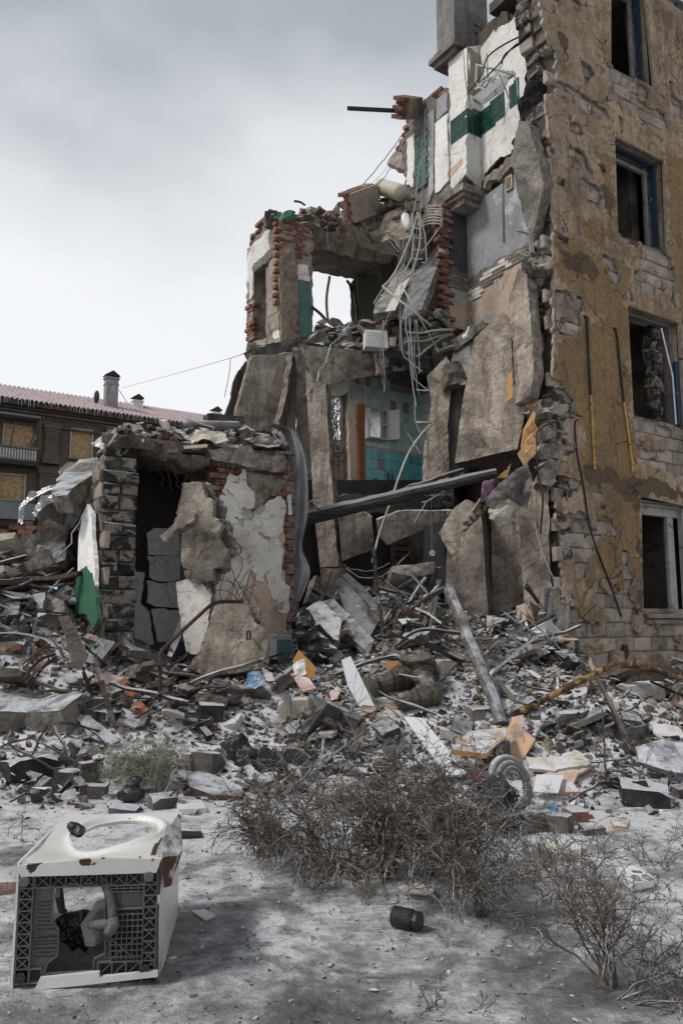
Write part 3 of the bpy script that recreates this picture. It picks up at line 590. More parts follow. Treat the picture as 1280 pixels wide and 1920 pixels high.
# broken, charred wall end seen edge on: two blocks deep, ragged
u_edge = [FP.uv(p[0], p[1]) for p in EDGE]
def edge_u(v):
    for (a, va), (b, vb) in zip([(q[0], q[1]) for q in u_edge], [(q[0], q[1]) for q in u_edge][1:]):
        if vb <= v <= va: return a+(b-a)*(va-v)/(va-vb+1e-9)
    return u_edge[-1][0]
SPL = Spl(0)
for i in range(62):
    v = .75+i*.215
    if v > 14.4: break
    if RS.rand() < .06: continue
    for j in range(2):
        o = bpy.data.objects.new('edge_block', (cblk if RS.rand() < (.8 if j == 0 else .7) else cb2)[RS.randint(4)]); COL.objects.link(o); o.parent = wing
        ku = edge_u(v); s = .14+.24*j+RS.uniform(-.03, .03); f = ku+(.10 if j == 0 else .04)+RS.uniform(-.05, .05)
        q = FP.w(f, v); loc = Vector((q.x+SX*s, q.y+SY*s, v)); R = Matrix((SPL.U, SPL.V, SPL.N)).transposed()
        o.location = loc-WL[wing.name]; o.rotation_euler = (R @ Euler(tuple(RS.uniform(-.07, .07, 3))).to_matrix()).to_euler()
# windows: reveals, frames, sills
def window(pl, q, idx, mat, blue, depth=.16):
    (x0, y0), (x1, y1), (x2, y2), (x3, y3) = q
    A, B, C_, D = [pl.uv(*p) for p in q]; u0, u1 = (A[0]+D[0])/2, (B[0]+C_[0])/2; v0, v1 = (C_[1]+D[1])/2, (A[1]+B[1])/2
    if u0 > u1: u0, u1 = u1, u0
    mb = MB(); R = Matrix((pl.U, pl.V, pl.N)).transposed(); c = lambda u, v, n: tuple(pl.w(u, v, n))
    wd, hh = u1-u0, v1-v0
    for (a, b, sx, sy) in ((u0+.03, (v0+v1)/2, .045, hh), (u1-.035, (v0+v1)/2, .05, hh), ((u0+u1)/2, v1-.03, wd, .045), ((u0+u1)/2, v0+.04, wd, .06)):
        mb.box(c(a, b, -depth), (sx, sy, .10), R, 0, .004)
    f = mb.build('window_frame', [mat], wing)
    return f, (u0, u1, v0, v1), R
for i, q in enumerate(WINS):
    f, (u0, u1, v0, v1), R = window(FP, q, i, (M['paint_blue'], M['paint_blue'], M['frame_grey'], M['paint_white'])[i], i < 2)
    mb = MB()
    if i < 2:   # inner white frame and the open blue sash
        mb.box(tuple(FP.w(u1-.13, (v0+v1)/2, -.26)), (.08, v1-v0-.1, .05), R, 0, .006); mb.box(tuple(FP.w((u0+u1)/2, v1-.14, -.26)), (u1-u0-.1, .07, .05), R, 0, .006)
        mb.build('sash', [M['frame_grey']], f)
        mb = MB(); mb.box(tuple(FP.w(u0+.09, v0+(v1-v0)*.42, -.12)), (.05, (v1-v0)*.42, .04), R, 0, .01); mb.build('sash_rail', [M['paint_blue']], f) if i == 1 else None
    elif i == 3:
        mb.box(tuple(FP.w(u0+1.05, (v0+v1)/2, -.2)), (.16, v1-v0-.05, .06), R, 0, .006); mb.box(tuple(FP.w(u0+1.3, (v0+v1)/2, -.12)), (.10, v1-v0-.05, .09), R, 0, .006)
        mb.box(tuple(FP.w((u0+u1)/2, v1-.12, -.2)), (u1-u0, .13, .08), R, 0, .006); mb.build('sash', [M['paint_white']], f)
    else:
        A = FP.w(u1-.30, v1-.12, -.1); B = FP.w(u1-.12, v0+.9, -.06); C_ = FP.w(u1-.12, v0+.05, -.05); mb.tube([A, B, C_], .02, 4); mb.build('bent_sash_rail', [M['metal']], f)
        mb = MB(); mb.box(tuple(FP.w(u1-.05, v0+.6, -.03)), (.09, 1.1, .05), R, 0, .01); mb.build('sash', [M['paint_blue']], f)
        mb = MB()
        for k in range(9): mb.box(tuple(FP.w(u1-.22+RS.uniform(-.03, .03), v0+.2+k*.21, -.34)), (.22, .19, .2), R, 0, .02)
        mb.build('reveal_blocks', [M['charred']], wing)
    if i == 3:
        mb = MB(); mb.box(tuple(FP.w((u0+u1)/2, v0-.05, .0)), (u1-u0+.1, .07, .28), R, 0, .012); mb.box(tuple(FP.w((u0+u1)/2, v0-.13, .0)), (u1-u0+.1, .07, .16), R, 0, .012); mb.build('window_sill', [M['block']], wing)
    else:
        mb = MB(); mb.box(tuple(FP.w((u0+u1)/2, v0-.0, -.2)), (u1-u0, .05, .3), R, 0, .012); mb.build('window_sill', [M['mortar']], wing)
    # reveal lining
    mb = MB(); mb.box(tuple(FP.w(u1+.005, (v0+v1)/2, -.21)), (.02, v1-v0, .36), R, 0, .003); mb.box(tuple(FP.w((u0+u1)/2, v1+.005, -.21)), (u1-u0, .02, .36), R, 0, .003); mb.build('reveal', [M['facade']], wing)
# rooms behind the windows, floors, far walls
mb = MB()
for z0, z1 in ((.25, .5), (3.6, 3.85), (6.7, 6.95), (9.8, 10.05), (12.9, 13.1)): quadbox(mb, [fs(.75, .45), fs(8, .45), fs(8, 2.0 if z0 > 12 else (2.6 if z0 > 9 else (3.2 if z0 > 6 else (2.4 if z0 > 3 else 7)))), fs(.75, 2.0 if z0 > 12 else (2.6 if z0 > 9 else (3.2 if z0 > 6 else (2.4 if z0 > 3 else 7))))], z0, z1)
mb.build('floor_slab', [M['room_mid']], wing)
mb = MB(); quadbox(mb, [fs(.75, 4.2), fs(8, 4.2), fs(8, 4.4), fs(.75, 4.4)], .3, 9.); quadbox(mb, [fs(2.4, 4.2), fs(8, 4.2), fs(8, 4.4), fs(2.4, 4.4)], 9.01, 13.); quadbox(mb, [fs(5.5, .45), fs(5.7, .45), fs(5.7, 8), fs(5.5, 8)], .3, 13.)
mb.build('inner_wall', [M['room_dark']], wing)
# patterned wallpaper seen through the ground floor window
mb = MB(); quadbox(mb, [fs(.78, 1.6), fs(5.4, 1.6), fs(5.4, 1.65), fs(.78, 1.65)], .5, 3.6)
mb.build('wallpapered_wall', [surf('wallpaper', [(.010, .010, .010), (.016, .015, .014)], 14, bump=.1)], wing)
# right edge: projecting beams of the missing roof
for a, b in (((1195, -12, 13.9), (1262, 12, 13.1)), ((1222, -20, 13.9), (1290, 20, 13.0)), ((1170, -30, 14.2), (1230, -6, 13.6))):
    A, B = P(a[0], a[1], 14.6), P(b[0], b[1], 13.6); mb = MB(); mb.tube([A, B], (.09), 4); o = mb.build('roof_beam', [M['black_steel']], wing)
# ------------------------------------------------------------ cross walls of the kitchens
# upper kitchen (white, green tile band, chimney breast)
S16b = Spl(.17)
slab('kitchen_wall', Spl(.62), [(895, 62, .05), (935, 30, .15), (968, 20, .15), (1000, -60, .1), (1015, -90, 0), (1030, 560, 0), (985, 640, 0), (878, 700, 0), (878, 480, 0), (900, 345, 0)], .18, M['room_mid'], wing, cell=.1, rough=.03)
slab('kitchen_plaster', S50, [(901, 90, .02), (925, 55, .10), (975, 22, .12), (990, 20, .06), (982, 230, .08), (960, 262, .10), (958, 282, .06), (907, 327, .05), (901, 352, .02)], .05, M['plaster_clean'], wing, cell=.05, rough=.02, emat=M['mortar_pale'])
mb_edge = None
slab('chimney_breast', S16b, [(839, 110, .02), (875, 88, 0), (875, 322, .06), (858, 345, .06), (842, 362, .08), (838, 300, .03), (840, 200, .03)], .30, M['plaster_clean'], wing, cell=.05, rough=.02, emat=M['mortar_pale'])
A = S16b.hit(875, 200); B = S50.hit(901, 200); fw = vplane(A.x, A.y, UX, UY)
slab('breast_side', fw.off(.004), [(875, 88, 0), (902, 84, 0), (902, 352, .02), (875, 325, .04)], .05, M['plaster_clean'], wing, cell=.05, rough=.01, seed=4)
# green glazed tiles, one by one
gt = brick_meshes('tile', .115, .048, .012, M['tile_green'], 3, jit=.0008, ch=.002, chip=0)
for pl0, px in ((S16b.off(.016), [(840, 231), (875, 200), (875, 247), (840, 277)]), (fw.off(.02), [(875, 200), (902, 211), (902, 257), (875, 247)])):
    masonry(wing, pl0, px, gt, .115, .048, 'tile', gap=.004, proud=.001, tilt=.004, stagger=0, edge=0)
masonry(wing, S50.off(.016), [(901, 211), (943, 168), (944, 215), (901, 257)], gt, .115, .048, 'tile', gap=.004, proud=.001, tilt=.004, stagger=0, edge=.0)
masonry(wing, S50.off(.016), [(950, 165), (968, 148), (970, 190), (952, 205)], gt, .115, .048, 'tile', gap=.004, proud=.001, tilt=.004, stagger=0, edge=.02)
slab('bare_patch', S16b.off(.006), [(841, 320, .02), (866, 295, .02), (866, 307, .02), (841, 335, .02)], .012, M['plaster_pink'], wing, cell=.04)
# stepped slab under the breast
mb = MB()
for z0, z1, o_ in ((0, .10, .0), (.10, .17, .07), (.17, .30, .13)):
    b0 = S16b.hit(838, 372); b1 = S16b.hit(905, 330); zb = 9.62+z0
    ax = Vector((SX, SY, 0)); ux = Vector((UX, UY, 0)); p = S16b.hit(872, 345); o0 = Vector((p.x, p.y, 0))-ux*(o_+.05)-ax*(o_)
    q = [o0, o0+ax*(.75+o_*.5), o0+ax*(.75+o_*.5)+ux*(.6+o_), o0+ux*(.6+o_)]; quadbox(mb, [(k.x, k.y) for k in q], S16b.hit(872, 382).z+z0, S16b.hit(872, 382).z+z1)
mb.build('ledge_slab', [M['concrete']], wing)
slab('broken_ledge', S50.off(.08), [(905, 335, .06), (962, 282, .1), (985, 300, .06), (905, 352, .05)], .14, M['concrete_core'], wing, cell=.06, rough=.05, emat=M['mortar_pale'])
for px, py in ((925, 322), (938, 314), (948, 302), (930, 330), (915, 335)):
    o = bpy.data.objects.new('red_brick', None) if False else None
# lower kitchen (grey paint, brick shaped tiles)
slab('grey_plaster', S50, [(875, 392, 0), (1000, 300, 0), (1012, 300, 0), (1012, 450, .05), (986, 459, .04), (875, 524, .03)], .05, M['plaster_grey'], wing, cell=.06, rough=.01)
slab('beige_plaster', S50.off(-.012), [(875, 500, 0), (1012, 440, 0), (1012, 600, 0), (960, 640, 0), (875, 620, .05)], .04, M['plaster_beige'], wing, cell=.06, rough=.02)
ot = brick_meshes('tile', .155, .062, .014, M['tile_olive'], 3, jit=.0015, ch=.002, chip=0); wt = brick_meshes('tile', .155, .062, .014, M['tile_white'], 3, jit=.0015, ch=.002, chip=0)
masonry(wing, S50.off(.008), [(876, 521), (1000, 452), (1000, 486), (960, 495), (918, 530), (878, 560)], ot, .155, .062, 'tile', gap=.005, proud=.001, tilt=.006, edge=.03, miss=.04)
masonry(wing, S50.off(.022), [(893, 526), (948, 482), (952, 492), (925, 508), (905, 530), (893, 532)], wt, .155, .062, 'tile', gap=.005, proud=.001, tilt=.006, edge=.02)
masonry(wing, S50.off(.022), [(946, 500), (960, 486), (960, 494), (946, 504)], wt, .155, .062, 'tile', gap=.005, proud=.001, edge=.0)
masonry(wing, S50.off(.010), [(878, 545), (905, 536), (905, 552), (878, 566)], wt, .155, .062, 'tile', gap=.005, proud=.001, edge=.0)
Q = S50.hit(875, 450); FQ = vplane(Q.x, Q.y, UX, UY)
slab('corner_plaster', FQ, [(846, 392, .02), (876, 392, 0), (876, 522, 0), (843, 508, .04)], .05, M['plaster_darkgrey'], wing, cell=.06, rough=.02)
slab('corner_plaster', FQ.off(-.01), [(843, 505, .03), (876, 518, 0), (876, 620, 0), (846, 612, .05), (840, 570, .05)], .05, M['plaster_beige'], wing, cell=.06, rough=.02, seed=3)
masonry(wing, FQ.off(.008), [(845, 498), (875, 516), (875, 545), (846, 535)], ot, .155, .062, 'tile', gap=.005, proud=.001, tilt=.006, edge=.0)
# ragged brick end of that wall
br = brick_meshes('brick', .235, .070, .115, M['brick'], 6, jit=.004, ch=.004, chip=.03)
slab('wall_end', FQ.off(-.03), [(832, 385, .06), (846, 380, .04), (845, 500, .04), (850, 560, .04), (846, 640, .05), (833, 635, .06), (828, 510, .05), (836, 440, .05)], .22, M['mortar_pale'], wing, cell=.06, rough=.06, emat=M['mortar_pale'])
masonry(wing, FQ.off(.03), [(829, 385), (845, 380), (844, 640), (829, 630)], br, .23, .068, 'brick', gap=.009, proud=.03, tilt=.05, miss=.12)
# stair side wall running back and down: white, grey stripe, green tile, ragged brick top
SB = Spl(.15)
slab('stair_wall', SB, [(839, 165, .06), (810, 182, .12), (778, 205, .12), (762, 255, .12), (757, 330, .08), (750, 420, .1), (760, 470, .1), (790, 470, .1), (830, 400, .08), (840, 365, .05)], .3, M['concrete_grey'], wing, cell=.08, rough=.05, emat=M['mortar_pale'])
slab('white_panel', SB.off(.03), [(815, 232, .02), (838, 212, .02), (839, 340, .03), (815, 362, .02)], .04, M['plaster_clean'], wing, cell=.05)
slab('white_panel', SB.off(.03), [(818, 190, .04), (838, 172, .04), (838, 205, .02), (818, 225, .02)], .04, M['plaster_grey'], wing, cell=.05)
slab('grey_strip', SB.off(.035), [(800, 215, .02), (813, 205, .02), (812, 355, .03), (802, 380, .03)], .04, M['plaster_grey'], wing, cell=.05)
slab('white_panel', SB.off(.03), [(762, 262, .06), (776, 250, .02), (775, 350, .03), (760, 345, .04)], .04, M['plaster_clean'], wing, cell=.05)
gt2 = brick_meshes('tile', .115, .10, .012, M['tile_teal'], 3, jit=.0008, ch=.002, chip=0)
for m_ in gt2: m_.materials[0] = M['tile_green2'] if 'tile_green2' in M else surf('sea_green_tile', [(.035, .10, .09), (.06, .14, .125)], 5, rough=.3, bump=.02, spec=.5, rnd=.3)
masonry(wing, SB.off(.05), [(778, 262), (800, 236), (800, 340), (776, 360)], gt2, .115, .10, 'tile', gap=.008, proud=.001, tilt=.004, stagger=.5, edge=0)
masonry(wing, SB.off(-.08), [(839, 160), (810, 177), (778, 198), (758, 235), (746, 275), (756, 290), (775, 240), (800, 212), (838, 186)], br, .23, .068, 'brick', gap=.012, proud=.05, tilt=.2, miss=.12, edge=.08)
slab('balcony_stub', plane3((735, 300, 15.6), (765, 290, 15.2), (755, 316, 15.0)), [(724, 305), (752, 268), (765, 290), (760, 322)], .14, M['concrete'], wing, cell=.08, rough=.03)
# chimney stack
ch = thing('chimney_stack', tuple(S16b.hit(855, 90)), 'tall grey rendered chimney stack standing on the white kitchen wall', 'chimney')
pA = S16b.hit(855, 60); SCp = vplane(pA.x-UX*.05, pA.y-UY*.05, SX, SY); FCp = vplane(pA.x-UX*.05, pA.y-UY*.05, UX, UY)
m_ch = surf('chimney_render', [(.12, .115, .11), (.19, .185, .18), (.25, .245, .235)], 3, bump=.9, bscale=12, snow=0, streak=((.07, .065, .06), .6))
mb = MB(); c0 = Vector((pA.x-UX*.05, pA.y-UY*.05, 0)); ux = Vector((UX, UY, 0)); sx = Vector((SX, SY, 0)); zb = SCp.hit(855, 70).z
def cbox(o, a, b, z0, z1, o_): quadbox(mb, [tuple((c0+ux*(-o_+o)+sx*(-o_))[:2]), tuple((c0+ux*(a+o_)+sx*(-o_))[:2]), tuple((c0+ux*(a+o_)+sx*(b+o_))[:2]), tuple((c0+ux*(-o_+o)+sx*(b+o_))[:2])], z0, z1)
cw, cdp = .85, .5
cbox(0, cw, cdp, zb, zb+3.2, 0); mb.build('shaft', [m_ch], ch)
mb = MB(); cbox(0, cw, cdp, zb-.10, zb, .05); cbox(0, cw, cdp, zb-.2, zb-.10, .12); cbox(0, cw, cdp, zb-.30, zb-.203, .05); mb.build('cornice', [M['concrete_grey']], ch)
masonry(ch, FCp.off(.03), [(888, 36), (905, 44), (915, 66), (890, 62)], br, .23, .068, 'brick', gap=.012, proud=.012)
# ------------------------------------------------------------ backing of the collapsed middle
mid = thing('collapsed_middle_section', (2.0, 15.5, 1.8), 'collapsed dark middle section of the ruin between the tower and the street wing', 'building')
mb = MB(); S4 = fs(3.4, .0)
quadbox(mb, [fs(2.6, .5), fs(2.8, .5), fs(2.8, 5.2), fs(2.6, 5.2)], 6.9, 11.5); quadbox(mb, [fs(3.0, .5), fs(3.2, .5), fs(3.2, 9.5), fs(3.0, 9.5)], .3, 7.2); mb.build('inner_wall', [M['room_mid']], mid)
# ============================================================ far apartment house
def bgp(k=0): return vplane(-24+SX*k, 55+SY*k, UX, UY)
BP = bgp(); bgz = lambda u, v, n=0: BP.w(u, v, n)
house = thing('apartment_house', (-16, 62, 0), 'brown stucco apartment house with boarded windows and red corrugated roof, far left', 'building')
OB = BP.uv(0, 748); EV = OB[1]; R_B = Matrix((BP.U, BP.V, BP.N)).transposed()
uL, uR = BP.uv(-260, 700)[0], BP.uv(640, 850)[0]
BWIN = [[(133, 802), (175, 806), (175, 861), (131, 858)], [(-3, 886), (49, 890), (48, 940), (-3, 938)], [(8, 790), (70, 797), (68, 838), (4, 836)], [(-10, 988), (32, 990), (30, 1052), (-10, 1052)],
        [(250, 812), (290, 816), (290, 866), (250, 864)], [(131, 905), (176, 906), (176, 958), (131, 957)], [(131, 990), (176, 990), (176, 1040), (131, 1040)]]
slab('wall', BP, [(-260, 702, 0), (0, 748, 0), (480, 806, 0), (640, 826, 0), (640, 1190, 0), (-260, 1240, 0)], .5, M['bg_wall'], house, cell=1.2, rough=0, holes=[[(a, b, 0) for a, b in q] for q in BWIN], bump=0)
def uvr(q): U_ = [BP.uv(*p) for p in q]; us = sorted(k[0] for k in U_); vs = sorted(k[1] for k in U_); return (us[0]+us[1])/2, (us[2]+us[3])/2, (vs[0]+vs[1])/2, (vs[2]+vs[3])/2
def bbox_(mb, u0, u1, v0, v1, n0, n1, m=0): mb.box(tuple(bgz((u0+u1)/2, (v0+v1)/2, (n0+n1)/2)), (abs(u1-u0), abs(v1-v0), abs(n1-n0)), R_B, m)
for i, q in enumerate(BWIN):
    u0, u1, v0, v1 = uvr(q)
    mb = MB(); bbox_(mb, u0, u1, v0, v1, -.22, -.16); b_ = mb.build('boarding', [M['osb']], house)
    mb = MB(); t = .09; bbox_(mb, u0, u0+t, v0, v1, -.15, .0); bbox_(mb, u1-t, u1, v0, v1, -.15, .0); bbox_(mb, u0+t, u1-t, v1-t, v1, -.15, .0)
    if i == 3: bbox_(mb, u0+.9, u0+1.05, v0, v1, -.15, -.05); bbox_(mb, u0+t, u1-t, v0+1.3, v0+1.45, -.15, -.052)
    mb.build('window_frame', [M['red'] if i == 3 else M['paint_white']], house)
    mb = MB(); bbox_(mb, u0-.15, u1+.15, v0-.14, v0, -.1, .18); mb.build('window_sill', [M['bg_grey']], house)
# cornice with dentils, frieze
def band(name, px0, dv, h, n, mat):
    mb = MB(); v = EV-dv; bbox_(mb, uL, uR, v-h, v, 0, n); return mb.build(name, [mat], house)
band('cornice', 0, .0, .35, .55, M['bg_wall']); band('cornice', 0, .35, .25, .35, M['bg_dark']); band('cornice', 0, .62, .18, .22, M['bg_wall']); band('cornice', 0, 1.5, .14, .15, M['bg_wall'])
mb = MB()
u = uL
while u < uR: bbox_(mb, u, u+.14, EV-1.05, EV-.85, 0, .10); u += .28
o = mb.build('dentil_row', [M['bg_pil']], house); o['kind'] = 'stuff'
def pilaster(u, w_, v0, v1, cap=True):
    mb = MB(); bbox_(mb, u, u+w_, v0, v1, 0, .28)
    if cap:
        bbox_(mb, u-.12, u+w_+.12, v1-.35, v1, .005, .40); bbox_(mb, u-.06, u+w_+.06, v1-.55, v1-.352, .003, .33); bbox_(mb, u-.12, u+w_+.12, v0, v0+.4, .005, .42); bbox_(mb, u-.07, u+w_+.07, v0+.402, v0+.6, .003, .36)
    mb.build('pilaster', [M['bg_pil']], house)
for px, w_, yt, yb in ((85, .95, 795, 870), (74, 1.3, 878, 1040), (200, .9, 800, 868)):
    a = BP.uv(px, yt); b = BP.uv(px, yb); pilaster(a[0], w_, b[1], a[1])
mb = MB(); a = BP.uv(60, 872); bbox_(mb, uL, uR, a[1]-.25, a[1], 0, .16); mb.build('string_course', [M['bg_pil']], house)
a = BP.uv(0, 944); b = BP.uv(0, 975); mb = MB(); bbox_(mb, uL, BP.uv(62, 950)[0], b[1], a[1], 0, 1.0); mb.build('balcony_slab', [M['bg_grey']], house)
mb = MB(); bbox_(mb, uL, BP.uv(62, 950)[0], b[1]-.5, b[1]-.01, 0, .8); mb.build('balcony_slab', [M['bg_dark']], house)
# balcony with turned balusters
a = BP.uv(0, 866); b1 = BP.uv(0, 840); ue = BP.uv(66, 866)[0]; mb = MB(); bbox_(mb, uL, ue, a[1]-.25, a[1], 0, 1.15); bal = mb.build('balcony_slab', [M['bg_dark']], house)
mb = MB(); bbox_(mb, uL, ue, b1[1]-.06, b1[1], 1.05, 1.13); bbox_(mb, uL, ue, a[1]+.1, a[1]+.16, 1.05, 1.12); mb.build('rail', [M['bg_grey']], bal)
mb = MB(); u = BP.uv(-40, 850)[0]
while u < ue: bbox_(mb, u, u+.05, a[1], b1[1]-.06, 1.07, 1.11); u += .19
o = mb.build('baluster_row', [M['black_steel']], bal); o['kind'] = 'stuff'
mb = MB(); bbox_(mb, uL, ue-.1, a[1]+.05, b1[1]-.1, .95, 1.0); mb.build('balcony_panel', [M['plaster_clean']], bal)
a = BP.uv(10, 790); c_ = BP.uv(70, 797); mb = MB(); bbox_(mb, uL, ue, a[1]+.25, a[1]+.4, 0, 1.2); mb.build('balcony_roof', [M['bg_grey']], house)
mb = MB(); mb.tube([bgz(a[0]+.5, a[1]-.2, .9), bgz(a[0]+.3, b1[1], .9)], .05, 4); mb.tube([bgz(c_[0]-.6, b1[1]+.3, .9), bgz(c_[0], a[1]-.1, .9)], .06, 4); mb.tube([bgz(c_[0], a[1]+.2, 1.0), bgz(c_[0]+.1, b1[1], 1.0)], .06, 4); mb.build('balcony_post', [M['bg_pil']], house)
# icicles under the eaves
mb = MB(); u = uL
while u < uR:
    l = RS.uniform(.15, .6); p = bgz(u, EV+.0, .85); mb.tube([p, p-Vector((0, 0, l))], [.035, .004], 4); u += RS.uniform(.1, .3)
o = mb.build('icicles', [M['ice']], house); o['kind'] = 'stuff'
# corrugated roof, wave by wave
us = np.arange(uL, uR, .055); rr = []
for (n_, z_) in ((.9, EV-.02), (-2.0, EV+1.25), (-4.2, EV+2.3)):
    wv = .07*np.sin(us*2*math.pi/.33); q = np.array([tuple(bgz(a, z_+b, n_)) for a, b in zip(us, wv)]); rr.append(q)
V = np.concatenate(rr); k = len(us); Fc = [(r*k+i, r*k+i+1, (r+1)*k+i+1, (r+1)*k+i) for r in range(2) for i in range(k-1)]
build('roof', V, Fc, M['roof'], house)
mb = MB(); quadbox(mb, [tuple(bgz(a, 0, n)[:2]) for a, n in ((uL, -4.3), (uR, -4.3), (uR, -9), (uL, -9))], 2, EV+2.2); mb.build('back_wall', [M['bg_wall']], house)
def bgchim(px, pyt, w_, h, n, label, lm):
    p = vplane(-24+SX*(-n), 55+SY*(-n), UX, UY).uv(px, pyt); t = bgz(p[0], p[1], n); t = BP.w(BP.uv(px, pyt)[0], 0, n)
    pl_ = bgp(-n); u, v = pl_.uv(px, pyt); c = pl_.w(u, v); o = thing('roof_chimney', (c.x, c.y, v-h), label, 'chimney')
    mb = MB(); mb.box((c.x, c.y, v-h/2-.6), (w_, w_*.8, h-.8), R_B @ Matrix(((1, 0, 0), (0, 0, 1), (0, -1, 0))), 0); 
    return o, c, v, mb
def chim(px, pyt, n, w_, h, label, big):
    pl_ = bgp(-n); u, v = pl_.uv(px, pyt); c = pl_.w(u, v); o = thing('roof_chimney', (c.x, c.y, v-h), label, 'chimney')
    Rz = Matrix.Rotation(math.atan2(UY, UX), 3, 'Z'); mb = MB()
    mb.box((c.x, c.y, v-h/2-.3), (w_, w_*.75, h-.6), Rz); mb.box((c.x, c.y, v-.6), (w_*1.15, w_*.9, .14), Rz); mb.box((c.x, c.y, v-1.1), (w_*1.1, w_*.85, .1), Rz); mb.build('shaft', [M['plaster_grey'] if big else M['plaster_clean']], o)
    mb = MB(); a = w_*.62; b_ = w_*.5; pts = [(-a, -b_, 0), (a, -b_, 0), (a, b_, 0), (-a, b_, 0), (0, -b_, .42*w_), (0, b_, .42*w_)]
    V = [tuple(Rz @ Vector(p)+Vector((c.x, c.y, v-.42*w_))) for p in pts]; mb.add(V, [(0, 1, 4), (2, 3, 5), (1, 2, 5, 4), (3, 0, 4, 5), (3, 2, 1, 0)]); mb.build('cap', [M['black_steel']], o)
    return o, c, v
o, c, v = chim(210, 697, -1.6, .95, 4.6, 'tall grey rendered chimney with metal cap on the red corrugated roof', True)
chim(258, 740, -3.5, .8, 1.8, 'small white roof vent with pointed cap halfway along the red roof', False)
chim(405, 763, -3.5, .8, 1.8, 'small white roof vent nearest the ruined tower, on the red roof', False)
mb = MB(); V = [tuple(Vector((c.x-.9, c.y-.5, v-2.2)))]; n = 16
for r_, dz in ((.45, .0), (.3, .08), (.0, .12)):
    for j in range(n): g = 2*math.pi*j/n; V.append((c.x-.95+r_*math.cos(g)*.5, c.y-.5-dz, v-2.2+r_*1.2*math.sin(g)))
mb.add(V[1:], [(r*n+j, r*n+(j+1) % n, (r+1)*n+(j+1) % n, (r+1)*n+j) for r in range(2) for j in range(n)]); dsh = mb.build('satellite_dish', [M['rust']]); tag(dsh, 'round satellite dish fixed to the grey roof chimney', 'dish')
# ============================================================ tower: standing rear corner
tower = thing('ruined_corner_tower', tuple(P(525, 640, 14.3)), 'broken corner of the ruin with brick piers and open rooms against the sky', 'building')
PT = P(525, 640, 14.3); TS = vplane(PT.x, PT.y, SX, SY); TF = vplane(PT.x, PT.y, UX, UY); ZF, ZC = 6.72, 9.3
# left face wall with window hole
slab('side_wall', TS.off(-.03), [(463, 468, .05), (478, 445, .05), (514, 405, .05), (527, 425, .05), (527, 650, .03), (463, 655, .05)], .3, M['concrete'], tower, cell=.06, rough=.04, holes=[[(474, 497, .03), (508, 478, .0), (508, 632, .03), (474, 640, .03)]], emat=M['mortar_pale'])
slab('white_plaster', TS, [(464, 480, .03), (476, 455, .03), (507, 425, .05), (509, 474, .02), (476, 494, .02), (474, 545, .06), (466, 575, .06)], .03, M['plaster_clean'], tower, cell=.04, rough=.02, seed=2)
slab('white_plaster', TS, [(509, 478, .03), (522, 470, .05), (520, 560, .05), (524, 640, .02), (511, 642, .02)], .03, M['plaster_clean'], tower, cell=.04, rough=.02, seed=5)
slab('lintel', TS.off(.03), [(472, 500, .02), (509, 462, .02), (509, 482, .02), (474, 512, .02)], .12, M['concrete_grey'], tower, cell=.06)
# rear inner wall seen through the hole
A = TS.off(-1.2); slab('inner_wall', A, [(468, 440, .02), (560, 400, .02), (560, 660, .02), (468, 660, .02)], .2, M['ceil'], tower, cell=.1, keep=lambda X, Y: X > -50)
# pier, front face: brick with rough mortar, teal strip
slab('pier', TF.off(-.012), [(524, 418, .04), (548, 405, .05), (583, 432, .05), (586, 520, .03), (586, 650, .02), (524, 650, .02)], .45, M['mortar_pale'], tower, cell=.06, rough=.03, emat=M['mortar_pale'], bump=.02, bs=5)
masonry(tower, TF, [(526, 408), (549, 400), (580, 432), (580, 500), (560, 505), (558, 470), (545, 470), (540, 560), (530, 600), (524, 560)], br, .23, .068, 'brick', gap=.012, proud=.014, tilt=.04, miss=.12, edge=.06)
masonry(tower, TF, [(553, 490), (562, 500), (562, 650), (556, 650), (553, 600), (558, 560)], br, .11, .068, 'brick', gap=.012, proud=.014, tilt=.04, miss=.3, edge=.04)
slab('rough_mortar', TF.off(.035), [(530, 470, .06), (552, 455, .06), (556, 560, .05), (554, 645, .03), (526, 645, .03), (527, 560, .04)], .05, M['mortar_pale'], tower, cell=.04, rough=.05, bump=.03, bs=6)
slab('teal_strip', TF.off(.02), [(561, 524, .04), (582, 532, .04), (584, 634, .01), (563, 632, .01)], .03, M['plaster_teal'], tower, cell=.04, rough=.03)
slab('pale_patch', TF.off(.02), [(559, 495, .04), (580, 497, .04), (581, 528, .03), (560, 524, .02)], .03, M['plaster_white'], tower, cell=.04, rough=.03)
masonry(tower, TS.off(-.12), [(465, 460), (480, 440), (512, 398), (500, 385), (478, 425)], br, .23, .068, 'brick', gap=.010, proud=.04, tilt=.06, miss=.1, edge=.05)
masonry(tower, TS.off(.0), [(464, 560), (472, 560), (474, 655), (464, 655)], br, .12, .068, 'brick', gap=.012, proud=.02, tilt=.06, miss=.2, edge=.03)
